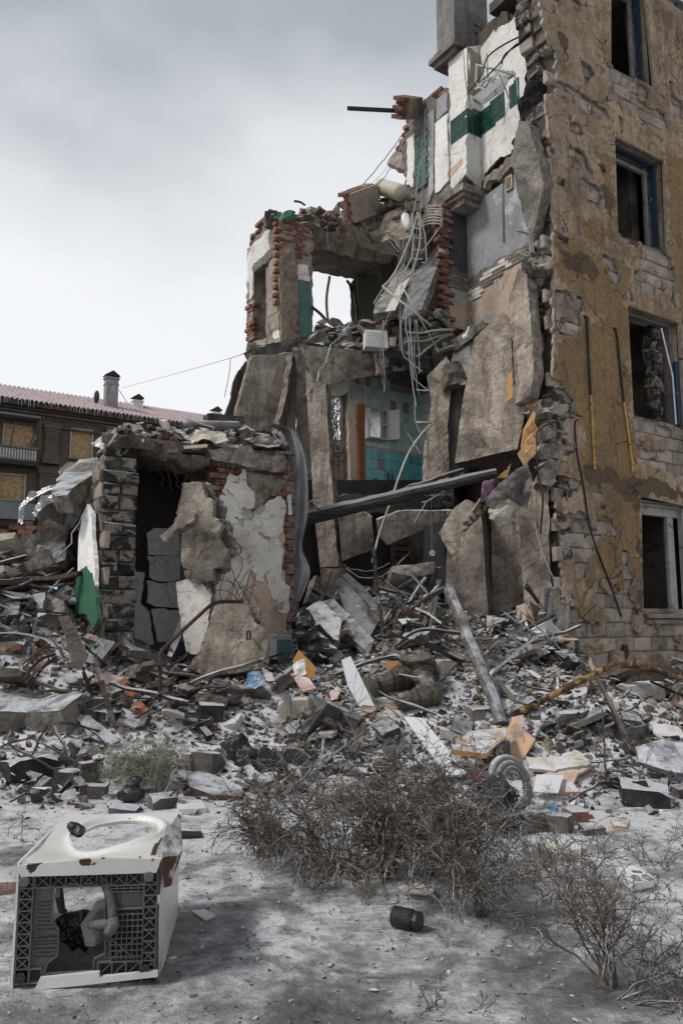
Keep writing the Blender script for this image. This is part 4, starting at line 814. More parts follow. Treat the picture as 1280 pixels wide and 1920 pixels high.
# ceiling slab (roof of the upper room) and its thick edge
def hslab(name, pxs, z, th, mat, emat, parent, cell=.1, rough=.05, up=True):
    pl_ = Plane((0, 0, z), (1, 0, 0), (0, 1, 0)); uv = []
    for p in pxs: q = onz(p[0], p[1], z); uv.append((q.x, q.y)+tuple(p[2:]))
    pl_ = Plane.__new__(Plane); pl_.O = Vector((0, 0, z)); pl_.U = Vector((1, 0, 0)); pl_.V = Vector((0, -1, 0)); pl_.N = Vector((0, 0, -1))
    return slab(name, pl_, [(u, -v)+tuple(r) for u, v, *r in uv], th, mat, parent, cell=cell, rough=rough, raw=True, emat=emat, bump=.012)
hslab('ceiling_slab', [(520, 425, .05), (500, 440, .05), (560, 462, .02), (584, 508, .02), (692, 531, .02), (745, 492, .1), (762, 490, .1), (750, 474, .12), (640, 452, .08), (578, 430, .05)], ZC, .28, M['ceil'], M['concrete_core'], tower)
A, B = onz(578, 442, ZC), onz(752, 480, ZC); EP = vplane(A.x, A.y, B.x-A.x, B.y-A.y)
slab('slab_edge', EP.off(.02), [(505, 400, .1), (545, 402, .08), (590, 420, .06), (660, 445, .06), (752, 462, .1), (756, 484, .06), (690, 475, .03), (578, 443, .03), (545, 428, .05), (500, 420, .05)], .3, M['concrete_core'], tower, cell=.06, rough=.05, bump=.05, bs=6, emat=M['concrete_core'])
# patches of older ceiling plaster
# rear pier, olive painted
RPp = vplane(*(P(690, 600, 17.0)[:2]), UX, UY)
slab('rear_pier', RPp, [(672, 520, .05), (720, 500, .03), (735, 660, .03), (672, 660, .03)], .3, M['mortar_pale'], tower, cell=.08, rough=.04)
slab('olive_plaster', RPp.off(.03), [(678, 528, .03), (706, 525, .03), (712, 650, .03), (678, 650, .03)], .04, M['plaster_olive'], tower, cell=.06, rough=.03)
RW = vplane(*(P(740, 560, 15.9)[:2]), SX, SY)
slab('broken_wall', RW, [(718, 490, .08), (760, 470, .06), (850, 420, .06), (850, 680, .05), (718, 680, .05), (706, 600, .08)], .3, M['room_mid'], tower, cell=.08, rough=.06, emat=M['mortar_pale'])
# floor slab of the upper room
hslab('floor_slab', [(463, 664, .05), (520, 668, .06), (600, 672, .05), (700, 668, .08), (850, 660, .08), (850, 745, .0), (560, 745, .0), (463, 745, .0)], ZF-.3, .2, M['concrete_dark'], M['concrete_core'], tower)
slab('floor_edge', TF.off(.12), [(472, 652, .05), (500, 645, .06), (545, 634, .05), (568, 648, .05), (566, 668, .05), (545, 658, .05), (505, 668, .05), (480, 672, .04)], .35, M['concrete_dark'], tower, cell=.06, rough=.06, bump=.05, bs=5)
slab('floor_edge', TF.off(-.15), [(566, 648, .05), (700, 652, .05), (840, 640, .05), (845, 672, .08), (770, 690, .08), (690, 672, .05), (568, 662, .05)], .3, M['concrete_dark'], tower, cell=.08, rough=.06, bump=.05, bs=5)
# ------------------------------------------------------------ middle: bathroom
bp_ = P(683, 800, 14.7); BW = vplane(bp_.x, bp_.y, UX, UY); cr_ = BW.hit(786, 800); BSd = vplane(cr_.x, cr_.y, SX, SY)
slab('bathroom_wall', BW, [(684, 705, .02), (786, 735, 0), (786, 965, 0), (684, 965, 0)], .2, M['grout'], mid, cell=.1, rough=0, holes=[[(728, 744, .01), (740, 746, .01), (740, 770, .01), (726, 768, .01)]])
slab('bathroom_wall', BSd, [(786, 735, 0), (835, 690, 0), (835, 965, 0), (786, 965, 0)], .2, M['grout'], mid, cell=.1, rough=0)
tt = brick_meshes('tile', .146, .196, .012, M['tile_teal'], 3, jit=.0008, ch=.002, chip=0); tp = brick_meshes('tile', .146, .196, .012, M['tile_pale'], 3, jit=.0008, ch=.002, chip=0)
bm_ = lambda X, Y: ~inside(X, Y, np.array([BW.uv(*p) for p in ((727, 742), (741, 744), (741, 771), (726, 769))]))
masonry(mid, BW.off(.02), [(683, 708), (787, 738), (787, 848), (683, 832)], tp, .146, .196, 'tile', gap=.004, proud=.001, tilt=.005, stagger=0, edge=0, mask=bm_, miss=.02)
masonry(mid, BW.off(.02), [(683, 840), (787, 857), (787, 960), (683, 960)], tt, .146, .196, 'tile', gap=.004, proud=.001, tilt=.005, stagger=0, edge=0, miss=.03)
masonry(mid, BSd.off(.02), [(787, 740), (835, 700), (835, 830), (787, 848)], tp, .146, .196, 'tile', gap=.004, proud=.001, tilt=.005, stagger=0, edge=0)
masonry(mid, BSd.off(.02), [(787, 858), (835, 850), (835, 960), (787, 960)], tt, .146, .196, 'tile', gap=.004, proud=.001, tilt=.005, stagger=0, edge=0)
slab('border_strip', BW.off(.022), [(683, 834, 0), (787, 851, 0), (787, 857, 0), (683, 841, 0)], .012, surf('patterned_border', [(.2, .3, .3), (.45, .45, .42), (.10, .18, .18)], 25, bump=.05), mid, cell=.05, rough=0)
hslab('bathroom_ceiling', [(640, 712, .02), (850, 740, .05), (850, 690, .05), (700, 670, .0)], 6.35, .15, M['room_mid'], M['room_mid'], mid)
hslab('bathroom_floor', [(560, 955, .05), (850, 952, .05), (850, 1000, .0), (600, 1000, .0)], 3.56, .26, M['concrete_dark'], M['concrete_core'], mid)
# door side of the bathroom: purple wallpapered leaf, orange frame, doorway to the sky
DW = BW.off(.25)
slab('partition', DW, [(655, 722, .03), (684, 712, .03), (683, 765, .02), (672, 770, .02), (670, 930, .02), (655, 930, .03)], .12, M['plaster_beige'], mid, cell=.06, rough=.02)
slab('partition', DW.off(-.02), [(612, 700, .0), (668, 700, .0), (668, 720, .02), (640, 742, .02), (612, 736, .02)], .12, M['plaster_white'], mid, cell=.06)
slab('door_frame', DW.off(.06), [(672, 757, 0), (684, 757, 0), (685, 925, 0), (673, 925, 0)], .1, M['wood_orange'], mid, cell=.1, rough=0)
slab('curtain_wall', DW.off(-.1), [(641, 722, .02), (660, 722, .02), (668, 930, .02), (643, 930, .03)], .1, surf('mauve_wallpaper', [(.09, .07, .065), (.16, .13, .12)], 3, bump=.2), mid, cell=.05, rough=.02)
# cabinet
cab = thing('mirror_cabinet', tuple(BW.w(*BW.uv(706, 828))), 'white bathroom mirror cabinet with one door open on the pale teal tiled wall', 'cabinet')
u0, v1 = BW.uv(681, 768); u1, v0 = BW.uv(718, 829); u2 = BW.uv(730, 800)[0]; RB = Matrix((BW.U, BW.V, BW.N)).transposed()
mb = MB(); t = .018; dpt = .2
def cbx(mb, a, b, c, d, e, f): mb.box(tuple(BW.w((a+b)/2, (c+d)/2, (e+f)/2)), (b-a, d-c, f-e), RB)
um = u0+(u1-u0)*.66
cbx(mb, u0, u1, v1-t, v1, .03, dpt); cbx(mb, u0, u1, v0, v0+t, .03, dpt); cbx(mb, u0, u0+t, v0+t, v1-t, .03, dpt); cbx(mb, u1-t, u1, v0+t, v1-t, .03, dpt); cbx(mb, um, um+t, v0+t, v1-t, .03, dpt-.01); cbx(mb, um+t, u1-t, (v0+v1)/2, (v0+v1)/2+t, .03, dpt-.02); cbx(mb, u0, u1, v0, v1, .018, .032)
mb.build('carcass', [M['plastic_white']], cab)
mb = MB(); cbx(mb, u0+.01, um-.06, v0+.01, v1-.01, dpt+.004, dpt+.02); mb.build('mirror', [M['mirror']], cab)
dpl = Matrix.Rotation(math.radians(-62), 3, BW.V); mb = MB(); h0 = BW.w(u1, (v0+v1)/2, dpt); dv = dpl @ BW.U; mb.box(tuple(h0-dv*-.11), (.22, v1-v0, .016), Matrix((dv, BW.V, dv.cross(BW.V))).transposed()); mb.build('door', [M['plastic_white']], cab)
# shower hose, pipe stubs
mb = MB(); mb.tube(smooth_path([BW.w(*BW.uv(684, 925), .1), BW.w(*BW.uv(686, 906), .14), BW.w(*BW.uv(694, 901), .18), BW.w(*BW.uv(699, 912), .16)]), .02, 6); tag(mb.build('grey_hose', [M['rubber']]), 'short grey hose curving up against the teal tiles', 'hose')
for x_, y0, y1 in ((732, 889, 905), (724, 888, 910)):
    mb = MB(); mb.tube([BW.w(*BW.uv(x_, y0), .06), BW.w(*BW.uv(x_, y1), .06)], .014, 6); mb.build('pipe_stub', [M['rust']], mid)
# ------------------------------------------------------------ lower storey of the middle
LB = Fpl(3.6)
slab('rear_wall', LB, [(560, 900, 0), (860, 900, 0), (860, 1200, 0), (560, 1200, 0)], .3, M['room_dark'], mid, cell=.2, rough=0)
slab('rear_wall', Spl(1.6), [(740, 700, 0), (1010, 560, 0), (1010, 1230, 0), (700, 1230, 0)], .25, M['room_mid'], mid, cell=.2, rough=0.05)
slab('grey_painted_wall', face(825, 1000, 14.2, 20), [(798, 965, .02), (832, 955, .02), (834, 1132, .02), (800, 1130, .02)], .1, M['plaster_grey'], mid, cell=.08, rough=.01)
slab('dark_pier', face(786, 1050, 14.3, 10), [(768, 975, .03), (800, 960, .03), (800, 1130, .03), (770, 1130, .03)], .2, M['room_mid'], mid, cell=.08, rough=.03, bump=.03)
slab('pink_post', face(712, 1120, 13.9, 20), [(704, 1080, .02), (719, 1080, .02), (719, 1145, .02), (704, 1145, .02)], .15, M['plaster_pink'], mid, cell=.05, rough=.02)
# ============================================================ one-storey annex in front
ax_o = P(220, 1262, 9.9); AP = vplane(ax_o.x, ax_o.y, UX, UY); AS = vplane(ax_o.x, ax_o.y, SX, SY)
annex = thing('ruined_entrance_annex', (ax_o.x+1, ax_o.y+.8, .9), 'small ruined one-storey annex with charred block pillar and white plastered brick wall', 'building')
# pillar of charred blocks
cA = AP.hit(190, 1050); ASd = vplane(cA.x, cA.y, SX, SY)
slab('pillar_core', AP.off(-.06), [(196, 850, .03), (256, 860, .03), (250, 1265, .02), (186, 1265, .02)], .42, M['mortar'], annex, cell=.08, rough=.03, bump=.03, bs=7, emat=M['mortar'])
big = brick_meshes('block', .42, .150, .10, M['charred'], 6, jit=.010, ch=.014, chip=.05)
half = brick_meshes('block', .20, .150, .10, M['charred'], 6, jit=.010, ch=.014, chip=.05)
v_, k = AP.uv(220, 1262)[1], 0; vt = AP.uv(225, 855)[1]; RA = Matrix((AP.U, AP.V, AP.N)).transposed()
while v_ < vt:
    t_ = (v_-AP.uv(220, 1262)[1])/(vt-AP.uv(220, 1262)[1]); xl = 182+12*t_+RS.uniform(-3, 3); xr = 250+8*t_+RS.uniform(-4, 4)
    py = 1262-(1262-855)*t_; ul, ur = AP.uv(xl, py)[0], AP.uv(xr, py)[0]; h = .14+RS.uniform(-.01, .02)
    parts_ = [(ul, ur)] if RS.rand() < .45 else [(ul, (ul+ur)/2-.008), ((ul+ur)/2+.008, ur)]
    for a, b in parts_:
        src = (big if b-a > .3 else half)[RS.randint(6)]; o = bpy.data.objects.new('block', src); COL.objects.link(o); o.parent = annex
        o.location = AP.w((a+b)/2, v_+h/2, .03+RS.uniform(-.045, .035))-WL[annex.name]; o.rotation_euler = (RA @ Euler(tuple(RS.uniform(-.03, .03, 3))).to_matrix()).to_euler(); o.scale = ((b-a)/(.42 if b-a > .3 else .20), h/.15, 1)
    v_ += h+.022; k += 1
# side face of the pillar and wall running back on the left
slab('side_wall', ASd.off(.0), [(190, 862, .05), (168, 905, .06), (148, 945, .06), (150, 1050, .05), (155, 1265, 0), (188, 1265, 0)], .05, M['mortar'], annex, cell=.07, rough=.04, bump=.02, bs=7, emat=M['mortar'])
masonry(annex, ASd.off(.02), [(190, 865), (168, 908), (160, 960), (165, 1262), (188, 1262)], blk, .40, .205, 'block', gap=.014, proud=.012, tilt=.02, miss=.05)
GW = ASd.off(.12)
slab('pale_plaster', GW, [(163, 945, .03), (172, 965, .04), (176, 1040, .04), (178, 1100, .03), (146, 1100, .0), (147, 1010, .04), (154, 965, .03)], .05, M['plaster_clean'], annex, cell=.04, rough=.02, seed=1)
slab('green_plaster', GW.off(.005), [(147, 1075, .04), (162, 1062, .03), (174, 1075, .04), (181, 1120, .03), (183, 1160, .05), (172, 1182, .05), (163, 1150, .03), (140, 1150, .02), (134, 1115, .04)], .05, M['plaster_green'], annex, cell=.04, rough=.02, seed=2)
slab('green_plaster', GW.off(.005), [(170, 1205, .03), (178, 1210, .02), (176, 1235, .02), (168, 1232, .02)], .05, M['plaster_green'], annex, cell=.04, rough=.02)
# right hand wall: bricks, render, white plaster
wp = [(404, 866, .03), (440, 862, .02), (548, 885, .03), (552, 960, .04), (550, 1100, .02), (548, 1262, 0), (404, 1262, 0)]
WPL = AP.off(-.42)
wA = P(404, 1100, 10.6); WPL = vplane(wA.x, wA.y, UX, UY)
slab('wall', WPL.off(-.05), wp, .35, M['mortar'], annex, cell=.08, rough=.02, emat=M['mortar'])
EXB = [[(404, 860), (432, 860), (436, 878), (424, 890), (416, 930), (404, 940)], [(404, 860), (550, 880), (550, 900), (440, 885)], [(460, 885), (550, 888), (553, 1230), (536, 1180), (530, 1100), (535, 1050), (528, 1000), (537, 960), (535, 930), (520, 925), (500, 935), (490, 950), (475, 960), (470, 930), (460, 900)]]
mkb = polymask(WPL, EXB, rough=.04)
br2 = brick_meshes('brick', .235, .072, .06, M['brick'], 6, jit=.006, ch=.008, chip=.02)
mkw = lambda X, Y: mkb(X, Y) | mkb(X-.08, Y) | mkb(X+.1, Y)
masonry(annex, WPL, [(404, 866), (440, 862), (549, 886), (551, 1262), (404, 1262)], br2, .235, .072, 'brick', gap=.012, proud=.008, mask=mkw, miss=.03)
rnd_ = polymask(WPL, [[(462, 885), (520, 890), (520, 918), (500, 932), (480, 955), (470, 930)], [(525, 935), (534, 950), (530, 1000), (536, 1050), (532, 1090), (523, 1050)], [(470, 1090), (545, 1095), (548, 1200), (490, 1190), (470, 1130)]], rough=.05)
slab('brown_render', WPL.off(.022), [(462, 884, .03), (515, 892, .03), (537, 900, .05), (520, 925, .04), (500, 935, .03), (480, 958, .03), (468, 930, .03)], .03, M['mortar'], annex, cell=.04, rough=.03, bump=.015, bs=6)
slab('render_coat', WPL.off(.018), [(404, 920, 0), (530, 960, .05), (538, 1100, .04), (549, 1180, .04), (549, 1262, 0), (404, 1262, 0)], .03, M['plaster_beige'], annex, cell=.05, rough=.03, keep=lambda X, Y: ~mkb(X, Y))
def wn(X, Y): n = fbm(np.c_[X.ravel()*4., Y.ravel()*4., np.full(X.size, 2.)], 4).reshape(X.shape); return n < .36
slab('white_plaster', WPL.off(.04), [(407, 945, .03), (425, 905, .03), (432, 878, .02), (462, 876, .03), (463, 910, .04), (478, 925, .03), (474, 960, .04), (487, 968, .03), (500, 940, .04), (525, 930, .05), (535, 945, .04), (530, 985, .06), (522, 1005, .05), (530, 1040, .05), (528, 1088, .05), (545, 1100, .04), (540, 1150, .05), (520, 1145, .05), (508, 1108, .05), (480, 1085, .05), (470, 1050, .05), (455, 1120, .04), (404, 1130, 0)], .022, M['plaster_white'], annex, cell=.035, rough=.03, keep=wn, bump=.006)
slab('white_band', WPL.off(.045), [(502, 1198, .01), (520, 1198, .01), (520, 1262, 0), (502, 1262, 0)], .02, M['plaster_clean'], annex, cell=.05)
slab('white_band', WPL.off(.042), [(502, 1185, .02), (543, 1190, .02), (547, 1200, .01), (502, 1199, .01)], .02, M['plaster_clean'], annex, cell=.05)
slab('blue_grey_panel', WPL.off(.047), [(519, 1199, .005), (543, 1201, .02), (548, 1210, .01), (547, 1252, .01), (519, 1262, 0)], .02, M['plaster_blue'], annex, cell=.05)
slab('white_strip', WPL.off(.045), [(539, 930, .03), (546, 925, .02), (547, 965, .02), (541, 965, .02)], .02, M['plaster_clean'], annex, cell=.04)
# left return (jamb) of the right wall, ceiling, rear wall with grey cracked render
J0 = WPL.hit(404, 1100); JP = vplane(J0.x, J0.y, SX, SY)
mb = MB(); s_ = Vector((SX, SY, 0)); u_ = Vector((UX, UY, 0)); j = Vector((J0.x, J0.y, 0))
quadbox(mb, [tuple((j+u_*.01+s_*.16)[:2]), tuple((j+u_*.25+s_*.16)[:2]), tuple((j+u_*.25+s_*2.2)[:2]), tuple((j+s_*2.2+u_*.01)[:2])], .7, WPL.hit(404, 862).z-.02); mb.build('jamb_wall', [M['plaster_grey']], annex)
rA = P(300, 1100, 11.5); RWp = vplane(rA.x, rA.y, UX, UY)
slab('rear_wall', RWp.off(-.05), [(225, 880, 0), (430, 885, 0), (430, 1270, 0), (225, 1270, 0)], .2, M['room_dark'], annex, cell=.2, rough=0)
gp = [[(252, 1072, .01), (272, 1074, .02), (264, 1130, .03), (280, 1150, .02), (272, 1240, .01), (252, 1255, 0)], [(276, 1000, .02), (290, 990, .01), (338, 992, .02), (338, 1040, .01), (278, 1040, .01)], [(276, 1042, .02), (338, 1042, .01), (338, 1086, .02), (300, 1090, .03), (280, 1082, .02)],
      [(276, 1088, .02), (300, 1094, .02), (338, 1090, .02), (338, 1140, .01), (292, 1138, .02), (276, 1130, .02)], [(284, 1142, .02), (338, 1144, .01), (340, 1200, .01), (296, 1212, .02)], [(258, 1150, .02), (280, 1146, .02), (292, 1212, .01), (256, 1220, .01)]]
for g_ in gp: slab('render_panel', RWp.off(.03+RS.uniform(-.01, .015)), g_, .04, surf('grey_render', [(.58, .57, .56), (.68, .67, .66)], 1.5, bump=.12, crack=.6) if 'grender' not in M else M['grender'], annex, cell=.05, rough=.015)
# roof slab, broken front with a lifted lip
mb = MB(); a0 = AP.hit(192, 845); z0, z1 = WPL.hit(430, 856).z, WPL.hit(430, 856).z+.22
RP = plane3((190, 862, 9.85), (545, 872, 11.3), (300, 850, 11.6))
slab('roof_slab', AP.off(.10), [(200, 838, .04), (222, 812, .05), (262, 815, .06), (290, 828, .05), (340, 845, .05), (392, 858, .05), (395, 872, .04), (370, 878, .04), (300, 850, .03), (240, 838, .03)], .5, M['concrete_snowy'], annex, cell=.06, rough=.05, bump=.05, bs=5, emat=M['concrete_core'])
slab('roof_slab', WPL.off(.16), [(392, 842, .05), (440, 838, .04), (530, 848, .04), (540, 866, .04), (535, 884, .03), (480, 878, .03), (400, 862, .03)], .5, M['concrete_core'], annex, cell=.06, rough=.05, bump=.05, bs=5, emat=M['concrete_core'])
mb = MB(); o0 = Vector((a0.x, a0.y, 0)); quadbox(mb, [tuple((o0+u_*.0+s_*.05)[:2]), tuple((o0+u_*2.35-s_*-.02)[:2]), tuple((o0+u_*2.4+s_*2.2)[:2]), tuple((o0+u_*1.4+s_*2.2)[:2])], z0+.0, z0+.12); mb.build('roof_slab', [M['concrete_snowy']], annex)
mb = MB(); quadbox(mb, [tuple((o0+u_*.06+s_*.4)[:2]), tuple((o0+u_*.16+s_*.4)[:2]), tuple((o0+u_*1.5+s_*2.2)[:2]), tuple((o0+u_*1.4+s_*2.2)[:2])], .7, z0-.01); mb.build('inner_wall', [M['room_dark']], annex)
# dangling rebar under the lip
for i in range(12):
    a = AP.w(*AP.uv(300+i*9+RS.uniform(-4, 4), 862+RS.uniform(-5, 5)), -.05); pts = [a]
    for k_ in range(4): a = a+Vector((RS.uniform(-.05, .12), RS.uniform(-.06, .06), -RS.uniform(.02, .14))); pts.append(a)
    mb = MB(); mb.tube(smooth_path(pts, 3), .005, 4); mb.build('reinforcing_bar', [M['rust']], annex)
# ============================================================ fallen panels, each a thing of its own
def panel(px, d, yaw, pitch, th, label, mat='concrete', name='fallen_slab', cat='concrete slab', cell=.07, rough=.03, at=None, emat='concrete_core', parent=None, **k):
    a = at or (sum(p[0] for p in px)/len(px), sum(p[1] for p in px)/len(px)); pl = face(a[0], a[1], d, yaw, pitch)
    if mat in ('concrete', 'concrete_grey'): px = [(p[0], p[1], (p[2] if len(p) > 2 else rough)*.42) for p in px]
    o = slab(name, pl, px, th, M[mat] if isinstance(mat, str) else mat, parent, cell=cell, rough=rough, emat=M[emat] if emat else None, **k)
    if parent is None: tag(o, label, cat)
    return o
panel([(472, 668, .03), (548, 660, .03), (552, 690, .02), (520, 812, .02), (430, 840, .02), (446, 760, .03)], 14.0, 24, -6, .18, 'rough beige concrete panel leaning below the corner tower, at its left', at=(500, 740), bump=.012)
panel([(548, 664, .02), (556, 690, .02), (537, 800, .03), (520, 812, .02), (540, 730, .03)], 13.9, 60, -4, .12, 'narrow ochre stained panel edge beside the leaning beige panel', 'wood_grey', 'splintered_board', 'board')
panel([(530, 690, .02), (556, 680, .02), (556, 830, .01), (532, 830, .01)], 14.5, 30, 0, .1, 'strip of pink plastered wall below the corner tower', 'plaster_pink', 'wall_fragment', 'wall fragment')
panel([(556, 664, .03), (574, 668, .03), (582, 830, .02), (585, 1000, .02), (558, 1000, .02)], 14.1, 10, 0, .15, 'dark narrow concrete panel standing behind the long upright panel', 'concrete_grey')
panel([(567, 647, .02), (705, 660, .03), (757, 683, .04), (758, 696, .03), (690, 706, .03), (598, 725, .01), (590, 712, .01)], 13.7, 22, -14, .16, 'wide concrete panel tipped down below the tower floor', bump=.012)
panel([(706, 660, .03), (757, 672, .04), (760, 694, .03), (712, 700, .03)], 13.62, 22, -10, .2, 'charred lump at the end of the tipped concrete panel', 'charred', 'burnt_fragment', 'rubble')
c = panel([(572, 690, .01), (590, 715, .01), (610, 716, .02), (618, 860, .03), (634, 1062, .02), (600, 1064, .01), (588, 960, .01)], 13.0, -16, 4, .30, 'long upright concrete panel standing below the tower, snow on its foot', bump=.01)
panel([(599, 1066, .01), (640, 1066, .02), (641, 1112, .03), (606, 1117, .03)], 12.75, -16, 0, .45, 'square concrete stub with snow on top below the long upright panel', 'concrete_snowy')
panel([(636, 962, .03), (668, 955, .03), (698, 968, .04), (700, 1020, .03), (694, 1032, .02), (640, 1052, .02)], 12.9, 12, -4, .2, 'squarish concrete slab hanging under the timber beam, left of the cave', bump=.015)
panel([(708, 975, .03), (750, 958, .04), (858, 958, .03), (850, 968, .02), (727, 1022, .01), (712, 1005, .01)], 12.7, 8, -12, .16, 'pointed concrete slab hanging under the timber beam, over the slatted crate')
panel([(575, 940, .03), (660, 925, .03), (850, 930, .03), (850, 950, .04), (720, 962, .05), (580, 962, .05)], 13.6, 20, 0, .3, 'broken edge of the bathroom floor slab', 'concrete_dark', 'floor_fragment', 'slab')
# right of the bathroom: upright panels
panel([(800, 705, .04), (836, 668, .04), (850, 690, .05), (838, 800, .03), (842, 905, .02), (790, 925, .02), (795, 830, .03), (808, 760, .04)], 12.9, -18, 4, .16, 'weathered concrete panel leaning right of the teal bathroom')
panel([(838, 730, .02), (862, 712, .02), (866, 900, .02), (845, 905, .02)], 13.0, -50, 2, .14, 'dark upright concrete panel behind the large tilted panel', 'concrete_grey')
panel([(834, 682, .05), (862, 678, .04), (874, 700, .02), (872, 722, .03), (850, 720, .05), (834, 728, .05)], 12.6, 5, 0, .3, 'lump of broken wall hanging left of the large tilted panel', 'concrete_core', 'wall_fragment', 'wall fragment', bump=.06, bs=5)
panel([(838, 640, .03), (905, 600, .04), (910, 612, .03), (850, 660, .02)], 12.9, -38, 0, .25, 'concrete ledge below the beige kitchen wall', 'concrete_grey', 'ledge_fragment', 'ledge')
panel([(848, 655, .02), (882, 636, .01), (884, 700, .02), (858, 712, .04), (848, 700, .03)], 13.1, -30, 0, .1, 'stained cream wall piece below the concrete ledge', 'plaster_white', 'wall_fragment', 'wall fragment')
panel([(880, 640, .005), (896, 636, .005), (884, 725, .01), (878, 690, .01)], 13.0, -20, 0, .05, 'narrow pale blue plaster strip beside the large tilted panel', 'plaster_grey', 'plaster_strip', 'plaster')
G1 = panel([(889, 632, .01), (944, 583, .03), (956, 600, .01), (962, 720, .01), (988, 752, .01), (969, 842, .01), (852, 868, .01), (865, 760, .01)], 11.9, -27, 9, .32, 'largest tilted concrete panel with rough sandy face in the middle of the ruin', bump=.012, cell=.05, emat='room_mid')  # dark side faces: side shading and staining both put into the colour
panel([(952, 562, .03), (973, 503, .02), (987, 515, .01), (1001, 700, .02), (990, 742, .02), (965, 758, .02), (961, 660, .01)], 11.55, -58, 3, .20, 'thick concrete panel on edge hanging over the large tilted panel', cell=.05, bump=.02)
panel([(1001, 622, .01), (1015, 520, .03), (1031, 530, .02), (1032, 712, .01), (1000, 732, .01)], 11.9, -40, 0, .12, 'narrow concrete panel with ochre edge against the facade corner', cell=.05)
panel([(957, 290, .03), (974, 226, .05), (992, 232, .04), (1019, 345, .02), (1016, 362, .02), (996, 437, .03), (986, 425, .03), (972, 370, .02)], 11.5, -52, -4, .22, 'large ragged concrete slab hanging from the upper facade corner', 'concrete_grey', bump=.03, cell=.05)
panel([(970, 195, .08), (985, 160, .08), (1012, 150, .08), (1040, 178, .06), (1022, 205, .08), (990, 215, .06), (975, 228, .05)], 11.9, -20, -20, .35, 'charred broken floor edge at the upper facade corner', 'charred_plain', 'floor_fragment', 'slab', bump=.08, bs=4)
panel([(985, 60, .08), (1000, 50, .08), (1025, 60, .08), (1040, 110, .06), (1030, 145, .06), (1005, 130, .06), (992, 105, .06)], 12.0, -20, -20, .35, 'charred broken wall lump at the very top of the facade corner', 'charred_plain', 'wall_fragment', 'wall fragment', bump=.08, bs=4)
# lower right panels
panel([(822, 1000, .01), (849, 953, .02), (873, 936, .03), (897, 945, .02), (905, 1000, .03), (917, 1190, .02), (856, 1195, .01), (852, 1060, .02), (845, 1040, .02)], 11.9, -24, 3, .32, 'upright concrete panel with pointed left shoulder behind the leaning pole', bump=.012, emat='room_mid')  # sides coloured darker for shading as well as stain
panel([(838, 1005, .03), (852, 1010, .03), (856, 1190, .02), (830, 1190, .02)], 12.1, -10, 2, .15, 'narrow stained concrete panel at the left of the pointed one', 'concrete_grey')
panel([(921, 950, .01), (1000, 930, .01), (1040, 930, .01), (1034, 1222, .01), (921, 1222, .01)], 12.0, -22, 0, .2, 'flat smooth concrete wall panel behind the hanging panel', 'concrete', bump=.004)
panel([(972, 950, .01), (992, 905, .03), (1012, 902, .04), (1027, 915, .03), (1034, 1158, .02), (1020, 1163, .02), (984, 1158, .02), (976, 1050, .01)], 11.5, -22, 2, .3, 'hanging upright concrete panel beside the charred facade edge', bump=.01, emat='room_mid')  # side colour carries painted shading along with the stain
panel([(1033, 1104, .03), (1052, 1098, .03), (1070, 1125, .01), (1074, 1290, .01), (1036, 1290, .01)], 11.4, 30, 0, .25, 'pale concrete post at the foot of the facade corner', 'concrete')
panel([(1010, 888, .05), (1025, 868, .05), (1045, 875, .05), (1043, 902, .05), (1028, 915, .04), (1005, 905, .05)], 11.3, 0, 10, .3, 'jagged stone lump on top of the hanging panel', 'concrete_core', 'rubble_lump', 'rubble', bump=.05, bs=5)
# facade corner mid-level broken nibs
for i, (x, y, s) in enumerate(((1012, 490, 26), (1020, 462, 20), (1030, 775, 34), (1045, 800, 30), (1060, 830, 28), (1035, 845, 26), (1022, 760, 22), (1050, 870, 26), (1012, 845, 26), (1016, 800, 18))):
    q = [(x+s*math.cos(a)*(1.2)*RS.uniform(.7, 1.1), y+s*.8*math.sin(a)*RS.uniform(.7, 1.1), .03) for a in np.arange(0, 6.28, 1.05)]
    panel(q, 11.35+RS.uniform(-.1, .2), RS.uniform(-30, 30), RS.uniform(-20, 20), .25, ('charred broken block at the facade corner beside the kitchen brackets', 'broken stone lump just above the kitchen brackets at the facade corner', 'wide broken lump right above the laminate drawer fronts', 'charred broken block right of the upper laminate drawer front', 'broken stone lump right of the middle laminate drawer front',
     'broken stone lump behind the bent rusty bar at the facade corner', 'small charred lump under the narrow ochre edged slab', 'low stone lump where the facade masonry starts to darken', 'stone lump directly below the lowest laminate drawer front', 'smallest charred lump between the laminate fronts and the facade')[i], 'charred' if i % 3 == 0 else 'concrete_core', 'corner_lump', 'rubble', cell=.06, bump=.05, bs=6)['group'] = 'broken lumps along the facade corner'
# tower chaos: sloping slabs
panel([(822, 456, .02), (830, 470, .01), (790, 580, .02), (758, 600, .02), (742, 592, .02), (778, 510, .01)], 13.4, -40, 35, .14, 'dark soot stained slab slanting between the tower and the kitchens', 'concrete_dark')
panel([(756, 500, .03), (782, 505, .03), (765, 560, .02), (740, 582, .02), (700, 588, .02), (702, 570, .02), (730, 530, .02)], 13.6, -10, 40, .12, 'grey slab slanting down onto the upper rubble heap', 'concrete_grey')
panel([(752, 525, .005), (768, 520, .005), (740, 582, .005), (722, 584, .005)], 13.3, -10, 40, .03, 'long pale board lying on the slanting grey slab', 'cream_board', 'board', 'board')
panel([(742, 385, .04), (762, 372, .04), (770, 400, .04), (742, 440, .03), (720, 445, .03), (716, 425, .03)], 14.2, -30, 10, .15, 'cream concrete fragment tipped beside the water heater', 'plaster_beige', 'wall_fragment', 'wall fragment')
panel([(420, 780, .02), (445, 700, .04), (462, 668, .04), (464, 700, .02), (440, 790, .02)], 15.0, 30, 0, .06, 'splintered brown board behind the tower left edge', 'wood_grey', 'board', 'board')
